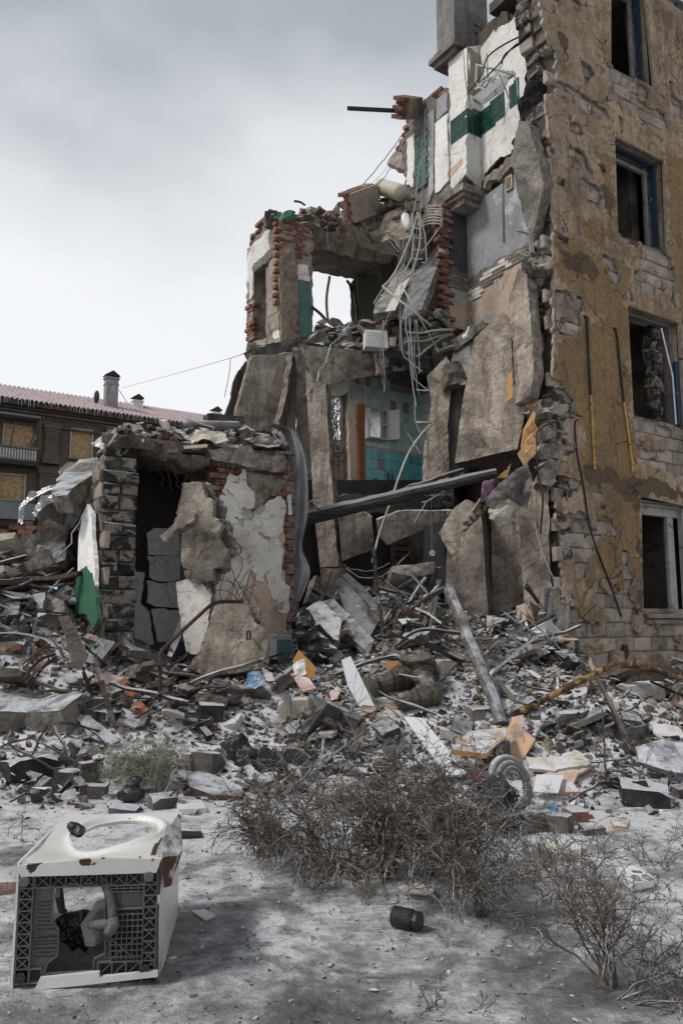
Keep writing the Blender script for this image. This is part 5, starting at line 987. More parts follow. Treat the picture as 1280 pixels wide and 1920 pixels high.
# annex: hanging and fallen concrete
panel([(362, 904, .03), (390, 908, .08), (396, 928, .08), (410, 936, .1), (412, 970, .1), (428, 980, .08), (434, 1030, .1), (426, 1064, .1), (408, 1072, .06), (400, 1092, .06), (386, 1090, .04)], 10.05, -14, 4, .16, 'dark torn rear layer of the hanging concrete sheet', 'concrete_dark', 'torn_layer', 'concrete', cell=.04, bump=.05)
panel([(341, 906, .02), (378, 903, .04), (384, 930, .08), (399, 936, .06), (398, 968, .1), (417, 983, .06), (409, 1010, .1), (426, 1030, .06), (417, 1062, .1), (400, 1066, .06), (396, 1087, .05), (371, 1094, .02), (348, 1082, .02), (339, 1050, .01), (340, 990, .01), (331, 962, .04)], 9.95, -14, 4, .12, 'ragged concrete sheet hanging in the annex doorway', cell=.04, bump=.008)
panel([(299, 1005, .03), (327, 982, .03), (350, 949, .03), (369, 962, .03), (361, 979, .03), (342, 990, .03), (309, 1016, .02)], 9.7, -10, 20, .12, 'broken curl of concrete jutting from the hanging sheet', 'concrete_core', 'concrete_shard', 'concrete', cell=.04, bump=.03)
panel([(331, 1091, .02), (350, 1085, .02), (380, 1095, .03), (397, 1117, .03), (390, 1159, .03), (392, 1225, .02), (350, 1222, .01), (339, 1177, .02)], 10.0, -10, 4, .16, 'cracked pale concrete fragment standing below the hanging sheet', 'plaster_white', 'wall_fragment', 'wall fragment', cell=.05)
panel([(370, 1225, .03), (402, 1136, .02), (425, 1131, .02), (466, 1134, .03), (477, 1166, .04), (502, 1183, .02), (502, 1252, .01), (440, 1262, .02), (380, 1266, .02), (352, 1250, .03)], 9.55, 4, 14, .22, 'broad concrete slab leaning in front of the white plaster wall', cell=.05, bump=.014)
panel([(468, 1136, .03), (488, 1140, .03), (486, 1165, .02), (476, 1168, .02)], 9.7, 0, 10, .15, 'crumbled corner lump of the broad leaning slab', 'concrete_core', 'concrete_shard', 'concrete', cell=.04)
panel([(252, 1215, .02), (300, 1205, .04), (345, 1200, .02), (350, 1240, .02), (300, 1255, .02), (256, 1260, .02)], 10.3, 5, 10, .1, 'black scorched sheet across the annex threshold', 'charred_plain', 'scorched_sheet', 'sheet', cell=.05)
# left heap: big leaning pieces
panel([(125, 890, .03), (150, 881, .02), (176, 894, .03), (165, 925, .03), (140, 985, .03), (118, 1000, .03)], 10.4, -28, -16, .22, 'dark concrete slab hanging left of the block pillar', 'concrete_dark')
panel([(109, 882, .03), (124, 867, .03), (187, 869, .02), (187, 890, .03), (127, 892, .03), (112, 912, .03)], 10.8, 0, 30, .3, 'snow topped concrete slab on top of the left heap', 'concrete_snowy')
panel([(96, 925, .05), (118, 880, .05), (150, 862, .05), (205, 858, .04), (200, 880, .05), (160, 896, .05), (128, 930, .06)], 10.15, -6, 48, .26, 'sagging snow dusted roof slab spilling left from the annex', 'concrete_snowy', bump=.04)
panel([(60, 1010, .05), (98, 960, .05), (130, 985, .05), (122, 1050, .05), (80, 1062, .05)], 10.5, 15, 30, .22, 'tilted broken slab under the foil on the left heap', 'concrete_snowy', bump=.03)
panel([(64, 968, .03), (86, 940, .03), (122, 935, .02), (118, 990, .03), (100, 1000, .03)], 10.6, -8, -20, .12, 'dark sooty sheet hanging under the crumpled foil', 'concrete_dark')
panel([(81, 1029, .03), (97, 999, .03), (150, 995, .03), (150, 1047, .03), (112, 1053, .03)], 10.9, -8, -20, .3, 'black charred hollow lump left of the green plaster', 'charred_plain', 'rubble_lump', 'rubble', bump=.05, bs=4)
bwl = thing('broken_brick_wall', tuple(P(60, 1100, 13)), 'low broken brick wall with beige plaster beyond the left rubble heap', 'wall')
BWP = face(60, 1040, 13.0, 20, 0)
slab('plaster', BWP, [(36, 1048, .05), (46, 1019, .05), (70, 1002, .05), (87, 989, .05), (98, 1000, .04), (130, 1000, .04), (130, 1130, .02), (40, 1130, .02)], .3, M['plaster_beige'], bwl, cell=.07, rough=.04, emat=M['mortar_pale'])
masonry(bwl, BWP.off(.03), [(28, 992), (50, 975), (90, 985), (70, 1000), (48, 1018), (38, 1050), (38, 1090), (28, 1090)], br, .23, .068, 'brick', gap=.012, proud=.03, tilt=.1, miss=.1, edge=.05)
for i, (q, d) in enumerate((([(3, 1072), (32, 1062), (35, 1085), (30, 1100), (5, 1098)], 10.2), ([(20, 1068), (75, 1070), (78, 1082), (30, 1086)], 10.8), ([(-10, 1105), (50, 1120), (50, 1145), (-10, 1125)], 10.0), ([(42, 1142), (60, 1115), (85, 1110), (80, 1140)], 9.8), ([(82, 1110), (120, 1128), (122, 1148), (78, 1142)], 9.9))):
    panel([(a, b, .02) for a, b in q], d, RS.uniform(-20, 30), RS.uniform(10, 45), .22, ('grey concrete block at the top of the left heap', 'grooved concrete lintel at the top of the left heap', 'long concrete lintel on the left heap', 'grey slab face on the left heap beside the green plaster', 'second grey slab face on the left heap beside the green plaster')[i], 'concrete_snowy', 'concrete_block', 'concrete block')
# draped lino roll down the annex corner
Lp = [(500, 800), (528, 812), (545, 850), (551, 905), (552, 980), (551, 1040), (552, 1085), (551, 1130)]; Rp = [(512, 794), (550, 806), (570, 850), (577, 900), (577, 965), (566, 1025), (581, 1072), (562, 1128)]
mb = MB(); V = []; nn = 7
LL = smooth_path([P(a, b, 11.05+.05*math.sin(i*2)) for i, (a, b) in enumerate(Lp)], 5); RR = smooth_path([P(a, b, 10.85+.12*math.sin(i*1.7)) for i, (a, b) in enumerate(Rp)], 5)
for i, (a, b) in enumerate(zip(LL, RR)):
    for j in range(nn): t = j/(nn-1); q = a.lerp(b, t)+Vector((0, -1, 0))*(.06*math.sin(t*9+i*.3)); V.append(tuple(q))
k = len(LL); Fc = [(i*nn+j, i*nn+j+1, (i+1)*nn+j+1, (i+1)*nn+j) for i in range(k-1) for j in range(nn-1)]
tag(build('draped_lino', V, Fc, M['fabric_grey'], smooth=True), 'grey lino sheet draped down the corner of the annex roof', 'sheet')
# timber beam across the ruin
def log(name, A, B, r0, r1, mat, label, cat, n=10, seg=14, wob=.012, flat=.8):
    A, B = Vector(A), Vector(B); pts = [A.lerp(B, i/seg)+Vector(RS.uniform(-wob, wob, 3)) for i in range(seg+1)]
    mb = MB(); mb.tube(pts, [((r0+(r1-r0)*i/seg)*RS.uniform(.93, 1.05), (r0+(r1-r0)*i/seg)*flat*RS.uniform(.93, 1.05)) for i in range(seg+1)], n, 0)
    V = np.concatenate(mb.v); V += fbm(V*5, 3)[:, None]*.018; o = build(name, V, mb.f, mat); return tag(o, label, cat)
log('timber_beam', P(572, 972, 11.6), P(930, 886, 11.3), .15, .085, M['wood_beam'], 'long dark round timber beam lying across the middle of the ruin', 'beam', wob=.004)
log('timber_beam', P(700, 938, 11.6), P(868, 880, 11.5), .05, .04, M['wood_beam'], 'thinner icy timber lying on top of the long dark beam', 'beam')
log('leaning_pole', P(840, 1103, 10.2), P(942, 1358, 8.45), .080, .072, M['pole'], 'thick icy grey pole leaning in front of the concrete panels', 'pole')
log('leaning_pole', P(700, 1030, 11.4), P(722, 1245, 10.6), .032, .028, M['wood_beam'], 'thin black stick standing in the rubble before the fallen brown door', 'pole')
# hidden cave furniture
SL = face(752, 1065, 13.9, 10, 0); crate = thing('slatted_crate', tuple(SL.hit(752, 1130)), 'dark brown slatted wooden door in the cave under the pointed slab', 'door')
for i in range(11):
    mb = MB(); p = SL.hit(752, 1005+i*12); mb.box(tuple(p), (.36, .085, .03), Matrix((SL.U, SL.V, SL.N)).transposed()); mb.build('slat', [M['wood_brown']], crate)
for x in (735, 771): mb = MB(); p, q = SL.hit(x, 1000), SL.hit(x, 1132); mb.tube([p, q], .035, 4); mb.build('stile', [M['wood_brown']], crate)
panel([(630, 1090, .01), (640, 1082, .01), (712, 1160, .01), (694, 1192, .01), (650, 1150, .01)], 11.0, 8, 38, .06, 'brown panelled door fallen into the rubble below the cave', 'wood_brown', 'panelled_door_leaf', 'door')
panel([(640, 1078, .01), (652, 1074, .01), (735, 1155, .01), (722, 1168, .01)], 11.2, 8, 38, .06, 'splintered brown door frame above the fallen door', 'wood_brown', 'splintered_frame_timber', 'timber')
panel([(556, 1150, .02), (600, 1125, .02), (640, 1160, .02), (634, 1200, .02), (590, 1190, .02), (556, 1190, .02)], 10.4, 0, 55, .12, 'grey slab lying in the rubble right of the annex', 'concrete_snowy')
panel([(600, 1128, .02), (625, 1122, .02), (702, 1200, .02), (690, 1225, .02), (668, 1205, .02)], 10.6, 0, 45, .1, 'long grey slab sloping down right of the annex', 'concrete_grey')
panel([(765, 1165, .02), (815, 1155, .02), (832, 1165, .02), (815, 1190, .03), (790, 1188, .02)], 11.4, 0, 60, .1, 'flat grey slab at the top of the middle heap', 'concrete_snowy')
panel([(826, 1168, .005), (842, 1165, .005), (836, 1192, .005), (822, 1188, .005)], 11.1, 0, 50, .03, 'small pale tile standing beside the leaning pole', 'white_board', 'loose_tile', 'tile')
# ============================================================ pipes, cables, rods
def line(name, label, cat, pts, d, r, mat, n=6, k=4, group=None, wob=0, rx=None, sm=True):
    dd = d if isinstance(d, (list, tuple)) else [d]*len(pts)
    if not wob and name in ('hanging_cable', 'bent_pipe', 'slack_cable'): wob = .012 if name != 'bent_pipe' else .005; r = r*RS.uniform(.7, 1.5) if name != 'bent_pipe' else r
    if len(dd) == 2 and len(pts) > 2: dd = [dd[0]+(dd[1]-dd[0])*i/(len(pts)-1) for i in range(len(pts))]
    w_ = [P(p[0], p[1], q) for p, q in zip(pts, dd)]; w_ = smooth_path(w_, k, wob) if sm and len(pts) > 2 else w_
    mb = MB(); mb.tube(w_, rx and [(rx[0], rx[1])]*len(w_) or r, n); o = mb.build(name, [M[mat]], smooth=(n > 4)); return tag(o, label, cat, group)
g = 'bent pipes hanging from the collapsed floors'
line('bent_pipe', 'long cream pipe bending from the kitchens down to the slanting slab', 'pipe', [(783, 398), (777, 423), (767, 451), (755, 481), (735, 519), (717, 537)], 12.9, .018, 'metal_white')
line('bent_pipe', 'straight cream pipe crossing down to the right below the slanting slab', 'pipe', [(717, 537), (808, 611)], [12.9, 12.4], .018, 'metal_white')
line('bent_pipe', 'cream pipe curving down in front of the dark slanting slab', 'pipe', [(785, 405), (788, 431), (786, 462), (780, 487), (771, 512), (750, 530)], 12.8, .018, 'metal_white')
line('bent_pipe', 'cream pipe running down from the curve past the white box', 'pipe', [(750, 530), (783, 590), (817, 650)], 12.7, .016, 'metal_white', sm=False)
line('bent_pipe', 'rusty cream pipe sticking out level from the kitchen wall, upper of three', 'pipe', [(766, 623), (789, 625), (821, 619), (848, 618)], [12.4, 13], .02, 'metal_white', wob=.006)
line('bent_pipe', 'cream pipe bowing out from the kitchen wall, middle of three', 'pipe', [(772, 639), (797, 639), (821, 631), (848, 626)], [12.4, 13], .017, 'metal_white')
line('bent_pipe', 'cream pipe kinked out from the kitchen wall, lowest of three', 'pipe', [(775, 668), (786, 666), (808, 648), (830, 633), (848, 628)], [12.4, 13], .017, 'metal_white')
line('bent_pipe', 'thin pipe slanting up to the right toward the kitchen corner', 'pipe', [(788, 476), (826, 424)], 13.0, .014, 'metal_white')
lad = thing('hanging_ladder', tuple(P(786, 490, 12.9)), 'bent metal ladder hanging among the pipes', 'ladder')
for pts in ([(771, 400), (774, 430), (774, 462), (771, 483), (757, 512)], [(786, 400), (796, 440), (798, 466), (799, 490)]):
    mb = MB(); mb.tube([P(a, b, 13.0) for a, b in pts], .016, 4); mb.build('rail', [M['metal']], lad)
for y, a, b in ((446, 776, 792), (468, 774, 796), (485, 772, 792), (428, 774, 790), (492, 790, 799)): mb = MB(); mb.tube([P(a, y, 13.), P(b, y+1, 13.)], .012, 4); mb.build('rung', [M['metal']], lad)
def strip(label, pts, d, w_=.035, name='metal_profile', cat='metal strip', group=None, mat='metal'):
    dd = d if isinstance(d, (list, tuple)) else [d, d]; k = len(pts); w3 = [P(p[0], p[1], dd[0]+(dd[1]-dd[0])*i/(k-1)) for i, p in enumerate(pts)]
    mb = MB(); mb.tube(w3, [(w_*RS.uniform(.8, 1.2), w_*.35) for _ in w3], 4); 
    return tag(mb.build(name, [M[mat]]), label, cat, group)
strip('bright steel strip hanging before the slanting grey slab', [(756, 497), (732, 526), (719, 539), (700, 569)], 13.2, .035)
strip('bent steel strip dangling over the wide tipped panel', [(656, 605), (645, 625), (620, 646), (611, 680), (598, 696), (595, 714), (573, 741)], [13.6, 13.1], .028)
strip('crumpled steel strip hanging past the white box, left of three', [(751, 600), (751, 619), (752, 653), (757, 669), (791, 697)], 12.5, .022)
strip('crumpled steel strip hanging past the white box, middle of three', [(761, 578), (760, 617), (766, 640), (766, 664), (775, 736), (780, 763)], 12.4, .03)
strip('crumpled steel strip hanging past the white box, right of three', [(767, 597), (770, 640), (773, 690), (776, 712)], 12.4, .028)
strip('short bright steel piece at the lower end of the hanging strips', [(779, 731), (800, 733)], 12.4, .03)
strip('bent steel strip slanting right at the end of the hanging strips', [(777, 712), (795, 727), (812, 738)], 12.4, .02)
strip('steel strip slanting inside the bathroom', [(763, 812), (780, 838), (788, 852)], 13.2, .025)
strip('steel bracket hanging under the timber beam', [(825, 925), (800, 940), (790, 942)], 11.5, .03)
strip('thin steel strip hanging down from the bracket', [(798, 942), (786, 962), (776, 980)], 11.5, .022)
strip('bent steel profile in the rubble right of the leaning pole', [(932, 1275), (945, 1290), (970, 1318), (982, 1330)], [9.2, 8.6], .03)
strip('long bent steel profile standing in the rubble under the flat wall panel', [(950, 1205), (975, 1230), (1018, 1262), (1040, 1290), (1042, 1300)], [10.4, 9.2], .035)
strip('short bright steel piece upright beside the yellow gas pipe', [(1044, 1270), (1046, 1330)], [9.2, 8.9], .025)
strip('long steel rail lying in the rubble behind the sawn board', [(1000, 1382), (1160, 1382)], [8.2, 8.4], .05, mat='wood_beam')
strip('curved steel profile on the left heap', [(-20, 1187), (30, 1186), (57, 1190), (80, 1196), (98, 1202), (112, 1218), (119, 1234)], [9.0, 8.8], .035)
strip('kinked steel strip hanging beside the green plaster', [(155, 965), (150, 980), (135, 1000), (135, 1019), (110, 1042)], 10.2, .022)
strip('straight steel strip sloping under the black lump', [(138, 1065), (110, 1090), (92, 1110)], 10.0, .025)
strip('steel bar sloping above the left heap slabs', [(0, 1133), (30, 1145), (60, 1155)], 9.6, .03)
# torn metal sheets on the left
def crumple(name, label, cat, px, d, mat, seed=0, amp=.09, th=.004, yaw=0, pitch=0, cell=.035, rough=.03, bs=6):
    a = (sum(p[0] for p in px)/len(px), sum(p[1] for p in px)/len(px)); pl = face(a[0], a[1], d, yaw, pitch)
    wf = lambda x, y: amp*np.abs(fbm(np.c_[x*bs*.5, y*bs*.5, np.full(len(x), seed*2.1)], 3))*2+amp*.5*fbm(np.c_[x*bs*2, y*bs*2, np.full(len(x), seed)], 2)
    return tag(slab(name, pl, [(p[0], p[1], rough) for p in px], th, M[mat], cell=cell, rough=rough, warp=wf, bump=0), label, cat)
crumple('torn_foil', 'crumpled silver foil sheet hanging from the left heap', 'foil', [(120, 905), (118, 920), (70, 932), (52, 950), (44, 985), (36, 980), (38, 950), (60, 922)], 10.5, 'foil', 1, .12)
crumple('torn_foil', 'second crumpled foil strip below the first on the left heap', 'foil', [(118, 925), (120, 938), (90, 948), (68, 970), (60, 962), (80, 938)], 10.4, 'foil', 2, .12)
crumple('torn_foil', 'silver foil scrap in the rubble right of the steel rail', 'foil', [(1160, 1378), (1205, 1372), (1212, 1390), (1190, 1400), (1150, 1395)], 8.3, 'foil', 3, .12, pitch=50)
crumple('torn_foil', 'icy foil corner at the left end of the annex roof', 'foil', [(170, 832), (195, 818), (212, 830), (205, 845), (180, 838)], 9.9, 'plastic_white', 4, .08)
crumple('torn_sheet', 'grey crumpled sheet hanging below the laminate doors', 'sheet', [(906, 935), (940, 905), (988, 868), (998, 905), (988, 955), (962, 940), (945, 930), (925, 955), (910, 950)], 11.1, 'sheet_grey', 5, .10, yaw=-10, cell=.03)
crumple('hanging_cloth', 'cream cloth hanging below the grey crumpled sheet', 'cloth', [(915, 955), (942, 930), (968, 942), (955, 975), (942, 984), (916, 972)], 11.15, 'fabric_cream', 6, .08, yaw=-10)
crumple('hanging_cloth', 'purple cloth rag hanging beside the end of the timber beam', 'cloth', [(905, 905), (925, 898), (922, 918), (908, 935), (904, 955), (898, 942), (902, 925)], 11.2, 'fabric_purple', 7, .08, yaw=-10)
for i, (q, lab) in enumerate((([(930, 895), (935, 905), (875, 985), (870, 980)], 'dark splintered plank sticking out below the purple rag'), ([(920, 935), (925, 943), (872, 998), (869, 992)], 'second dark splintered plank sticking out below the purple rag'))):
    panel([(a, b, .01) for a, b in q], 11.2, 20, 0, .06, lab, 'wood_brown', 'plank', 'plank')
# laminate doors jammed at the corner
lamd = [([(951, 702), (959, 696), (960, 745), (951, 750)], 'narrow yellow laminate door edge on the large tilted panel', 11.3), ([(984, 742), (1003, 728), (1010, 765), (1000, 772), (985, 762)], 'orange laminate sheet jammed under the hanging panels', 11.6),
        ([(999, 770), (1004, 775), (1000, 795), (975, 840), (980, 805)], 'upper laminate drawer front with handle in the stack at the facade corner', 11.3), ([(998, 788), (1012, 810), (1000, 828), (976, 850), (978, 822)], 'middle laminate drawer front with handle in the stack at the facade corner', 11.2),
        ([(995, 815), (1004, 822), (1004, 850), (982, 872), (970, 850)], 'lowest laminate drawer front with handle in the stack at the facade corner', 11.1), ([(948, 880), (958, 868), (950, 895), (930, 896)], 'small laminate scrap beside the purple rag', 11.3)]
for i, (q, lab, d) in enumerate(lamd):
    t = thing('drawer_front', tuple(P(q[0][0], q[-1][1], d)), lab, 'drawer front'); panel([(a, b, 0) for a, b in q], d, -18+i*5, 12, .018, '', 'laminate', 'board', parent=t, cell=.06, rough=0, emat='white_board')
    if i in (2, 3, 4):
        cx, cy = sum(p[0] for p in q)/len(q), sum(p[1] for p in q)/len(q); mb = MB(); mb.tube([P(cx-8, cy+9, d-.1), P(cx+6, cy-7, d-.1)], .011, 6); mb.tube([P(cx-6, cy+6, d-.1), P(cx-6, cy+6, d+.03)], .008, 4); mb.tube([P(cx+4, cy-5, d-.1), P(cx+4, cy-5, d+.03)], .008, 4); mb.build('handle', [M['metal']], t)
# cables
gl = 'cables hanging in the collapsed stairwell'
for i, (pts, d, m_) in enumerate((([(766, 238), (730, 285), (690, 335), (640, 385)], 14.2, 'cable_black'), ([(768, 245), (735, 300), (700, 340), (652, 380)], 14.1, 'cable_white'), ([(762, 250), (745, 290), (722, 330), (700, 350)], 14.1, 'cable_white'),
        ([(797, 205), (796, 300), (790, 380), (786, 420)], 13.4, 'cable_white'), ([(790, 260), (792, 340), (783, 420), (770, 520), (758, 600)], 13.2, 'cable_white'), ([(760, 380), (757, 440), (752, 520), (749, 600), (747, 650)], 12.9, 'cable_white'),
        ([(788, 300), (775, 400), (762, 470), (756, 512)], 13.0, 'cable_white'), ([(720, 435), (738, 452), (752, 470)], 13.6, 'cable_white'), ([(724, 440), (744, 470), (752, 475)], 13.6, 'cable_white'), ([(719, 600), (716, 650), (721, 700), (720, 735)], 12.9, 'cable_white'),
        ([(716, 612), (713, 660), (717, 720)], 12.9, 'cable_white'), ([(735, 580), (722, 606), (716, 640)], 12.9, 'cable_white'), ([(781, 600), (784, 650), (785, 700)], 12.5, 'cable_white'), ([(778, 600), (776, 650), (781, 720), (786, 742)], 12.5, 'cable_white'),
        ([(613, 423), (614, 450), (615, 468)], 14.5, 'cable_white'), ([(778, 745), (779, 790), (790, 815)], 13., 'cable_white'), ([(820, 930), (825, 960), (824, 990)], 11.6, 'cable_black'))):
    line('hanging_cable', ('thin white cable hanging down between the corner tower and the kitchens', 'thin black cable hanging in the ruin')[m_ == 'cable_black'], 'cable', pts, d, .006 if i % 3 else .009, m_, 4, group=gl)
line('overhead_wire', 'black wire strung from the tower to the grey roof chimney', 'wire', [(466, 660), (430, 672), (350, 695), (228, 728)], [15, 56], .012, 'cable_black', 4, k=8)
line('overhead_wire', 'thin wire dropping from the overhead line beside the tower', 'wire', [(432, 671), (430, 700), (421, 745)], 15.5, .008, 'cable_black', 4)
line('overhead_wire', 'short wire sagging from the roof chimney', 'wire', [(224, 731), (232, 745), (240, 756)], 56, .03, 'cable_black', 4)
line('black_rod', 'flat black steel bar jutting level into the sky from the stair wall', 'bar', [(651, 203), (768, 209)], [14.0, 14.3], .03, 'black_steel', 4, rx=(.028, .05))
line('black_rod', 'bent black bar on the tower roof, left of two', 'bar', [(551, 377), (563, 379), (572, 385)], 14.5, .022, 'black_steel', 4)
line('black_rod', 'bent black bar on the tower roof, right of two', 'bar', [(635, 365), (650, 370), (662, 376)], 14.8, .022, 'black_steel', 4)
line('bent_tube', 'dark bent tube standing in the sky opening of the tower', 'pipe', [(618, 518), (612, 560), (615, 600), (622, 606)], 16.5, .028, 'metal_white')
line('bent_tube', 'black hose looping on the tower floor', 'hose', [(584, 575), (600, 588), (610, 600), (608, 606)], 14.6, .03, 'cable_black')
for i, pts in enumerate((([(656, 530), (660, 560), (662, 600)]), ([(663, 528), (668, 570), (672, 600)]), ([(650, 525), (664, 545), (668, 560)]))): line('hanging_cable', 'frayed dark cable bundle hanging from the broken ceiling slab', 'cable', pts, 16.2, .03, 'black_steel', 4, group='frayed bundles under the ceiling slab')
line('yellow_hose', 'pale yellow plastic pipe arching from the bathroom down into the cave', 'pipe', [(814, 793), (800, 803), (785, 820), (765, 851), (748, 893), (734, 935), (711, 1000), (697, 1055)], [12.6, 11.9], .018, 'metal_white', k=6)
line('water_pipe', 'short brass coloured pipe stub above the yellow plastic pipe', 'pipe', [(779, 792), (814, 793)], 12.7, .022, 'metal_white', wob=.004)
pend = thing('pendant_ornament', tuple(P(810, 1040, 11.6)), 'small round glass ornament hanging on a string under the beam', 'ornament')
mb = MB(); mb.tube([P(808, 936, 11.6), P(809, 1032, 11.6)], .004, 4); mb.build('string', [M['cable_white']], pend)
mb = MB(); c0_ = P(810, 1037, 11.6); mb.tube([c0_+Vector((math.cos(t)*.035, 0, math.sin(t)*.035)) for t in np.arange(0, 6.4, .5)], .008, 5); mb.tube([c0_+Vector((math.cos(t)*.015, 0, math.sin(t)*.015)) for t in np.arange(0, 6.4, .8)], .007, 4); mb.build('ring', [M['plastic_white']], pend)
for i, pts in enumerate(([(645, 1062), (670, 1072), (700, 1080), (735, 1062), (768, 1035)], [(645, 1060), (665, 1078), (695, 1084), (730, 1070), (766, 1038)], [(650, 1064), (680, 1070), (705, 1068), (730, 1055)])):
    line('slack_cable', 'slack cable sagging across the mouth of the cave', 'cable', pts, 12.3, .008, 'cable_white' if i else 'cable_black', 4, group='slack cables across the cave')
line('slack_cable', 'dark cable looped over the left end of the timber beam', 'cable', [(574, 940), (590, 950), (612, 962), (650, 962)], 11.3, .012, 'cable_black', 5)
# facade pipes
for pts, lab in (([(1089, 594), (1097, 594), (1100, 606), (1103, 670), (1107, 741)], 'left'), ([(1145, 619), (1152, 616), (1156, 632), (1162, 690), (1169, 754)], 'right')):
    ex = ([(1107, 741), (1110, 800), (1113, 865)], (1114, 880)) if lab == 'left' else ([(1169, 754), (1177, 812), (1184, 865)], (1185, 884))
    t = thing('gas_riser', tuple(FP.hit(ex[1][0], ex[1][1])), 'thin gas pipe half black half yellow on the ochre facade, %s one of two' % lab, 'pipe')
    FO = FP.off(.07); mb = MB(); mb.tube(smooth_path([FP.hit(*pts[0])]+[FO.hit(*p) for p in pts[1:]], 3), .019, 7); mb.build('black_section', [M['black_steel']], t)
    mb = MB(); mb.tube([FO.hit(*p) for p in ex[0]], .017, 7); mb.build('yellow_section', [M['yellow_pipe_clean']], t)
    mb = MB(); a, b = FO.hit(*ex[0][-1]), FO.hit(*ex[1]); mb.tube([a, a.lerp(b, .3), a.lerp(b, .35), b], [.028, .028, .016, .024], 8); mb.build('valve', [M['yellow_pipe_clean']], t)
FO = FP.off(.06)
mb = MB(); mb.tube(smooth_path([FP.hit(1090, 787), FO.hit(1078, 790), FO.hit(1079, 830), FO.hit(1083, 860), FO.hit(1094, 916), FO.hit(1104, 984), FO.hit(1119, 1032), FO.hit(1142, 1092), FP.hit(1164, 1156)], 3), .014, 6); tag(mb.build('facade_cable', [M['black_steel']]), 'dark cable running slantwise down the facade beside the charred corner', 'cable')
line('facade_cable', 'white cable hanging in front of the facade corner down to the post', 'cable', [(995, 924), (1006, 1002), (1032, 1074), (1062, 1122), (1063, 1160), (1062, 1205)], 11.1, .008, 'cable_white', 5)
line('reinforcing_bar', 'bent rusty bar hanging before the hanging panel', 'rebar', [(1050, 788), (1027, 795), (1006, 812), (1004, 850), (1010, 900), (1017, 935), (1012, 1002)], 11.15, .016, 'rust', 5)
line('facade_cable', 'thin cable sagging above the rubble at the facade foot', 'cable', [(1122, 1275), (1160, 1300), (1198, 1312), (1222, 1305)], 9.6, .009, 'cable_black', 5)
mb = MB(); p = FO.off(-.03).hit(1172, 1225); mb.box(tuple(p), (.10, .26, .03), Matrix((FP.U, FP.V, FP.N)).transposed()); tag(mb.build('wall_bracket', [M['rust']]), 'small rusty steel plate on the lower facade', 'bracket')
# kitchen bits
for i, pts in enumerate(([(880, 170), (902, 140), (915, 105), (960, 75), (1012, 56)], [(905, 150), (935, 120), (965, 85), (1015, 62)], [(940, 120), (948, 100), (990, 74), (1000, 76)])): line('kitchen_conduit', 'dark cable arching in front of the upper kitchen wall', 'cable', pts, 12.0, .014, 'black_steel', 5, group='cables before the upper kitchen')
line('kitchen_conduit', 'black cable snaking down the chimney breast', 'cable', [(868, 92), (872, 150), (880, 190), (886, 245), (890, 262)], 12.75, .007, 'cable_black', 4)
line('kitchen_pipe', 'white vertical pipe on the grey kitchen wall', 'pipe', [(939, 346), (942, 350), (944, 455)], 12.35, .022, 'cable_white', 6, sm=False)
line('kitchen_pipe', 'dark pipe hanging on the upper kitchen wall', 'pipe', [(879, 100), (880, 140)], 12.7, .02, 'metal', 6)
line('kitchen_pipe', 'upper wall bracket with cream rod on the kitchen corner', 'pipe', [(968, 432), (982, 436), (990, 440)], 11.8, .022, 'metal_white')
line('kitchen_pipe', 'lower wall bracket with cream rod on the kitchen corner', 'pipe', [(970, 474), (982, 479), (994, 484)], 11.8, .022, 'metal_white')
mb = MB(); mb.box(tuple(P(996, 462, 11.8)), (.07, .05, .38)); tag(mb.build('grey_duct', [M['plaster_grey']]), 'short grey box section at the kitchen corner', 'duct')
mb = MB(); mb.tube([P(893, 120, 12.2), P(892, 155, 12.2), P(906, 168, 12.1)], .022, 5); mb.tube([P(905, 122, 12.2), P(903, 160, 12.1)], .022, 5); mb.tube([P(893, 122, 12.2), P(930, 130, 12.0), P(965, 140, 11.9)], .02, 5); mb.tube([P(912, 100, 12.2), P(914, 152, 12.1)], .016, 5)
tag(mb.build('twisted_rack', [M['metal_white']]), 'twisted white metal rack hanging on the upper kitchen wall', 'rack')
strip('bent bright strip dangling from the kitchen cabinet', [(935, 140), (948, 168), (955, 190), (948, 210), (944, 232)], 11.9, .03); strip('second bent bright strip at the upper kitchen corner', [(960, 132), (968, 152), (970, 180)], 11.9, .025)
kc = thing('kitchen_cabinet', tuple(P(905, 190, 12.0)), 'white kitchen cabinet door hanging askew on the upper kitchen wall', 'cabinet')
kq = [(885, 182, 0), (940, 142, 0), (952, 148, 0), (943, 168, 0), (905, 195, 0)]; panel(kq, 12.0, -30, -25, .05, '', 'plaster_clean', 'door', parent=kc, cell=.06, rough=0, emat=None)
panel([(895, 180, 0), (936, 150, 0), (940, 156, 0), (906, 187, 0)], 11.95, -30, -25, .02, '', 'plastic_white', 'door_panel', parent=kc, cell=.05, rough=0, emat=None)
panel([(888, 168, .01), (930, 128, .01), (965, 135, .01), (945, 150, .01)], 12.15, -30, 30, .05, '', 'metal', 'sink_top', parent=kc, cell=.06, rough=.02, emat=None)
mb = MB(); vp_ = S50.off(.02).hit(954, 343); mb.box(tuple(vp_), (.16, .26, .03), Matrix((S50.U, S50.V, S50.N)).transposed()); vg = tag(mb.build('vent_grille', [M['plaster_beige']]), 'small square vent grille on the grey kitchen wall', 'vent')
mb = MB()
for k in range(5): mb.box(tuple(vp_+S50.V*(-.08+.04*k)+S50.N*.018), (.11, .015, .008), Matrix((S50.U, S50.V, S50.N)).transposed())
mb.build('slat', [M['black_steel']], vg)
mb = MB(); a = P(879, 613, 12.6); b = P(872, 632, 12.5); mb.tube([a, a.lerp(b, .6), b], [.016, .018, .02], 8)
for k in range(5): pass
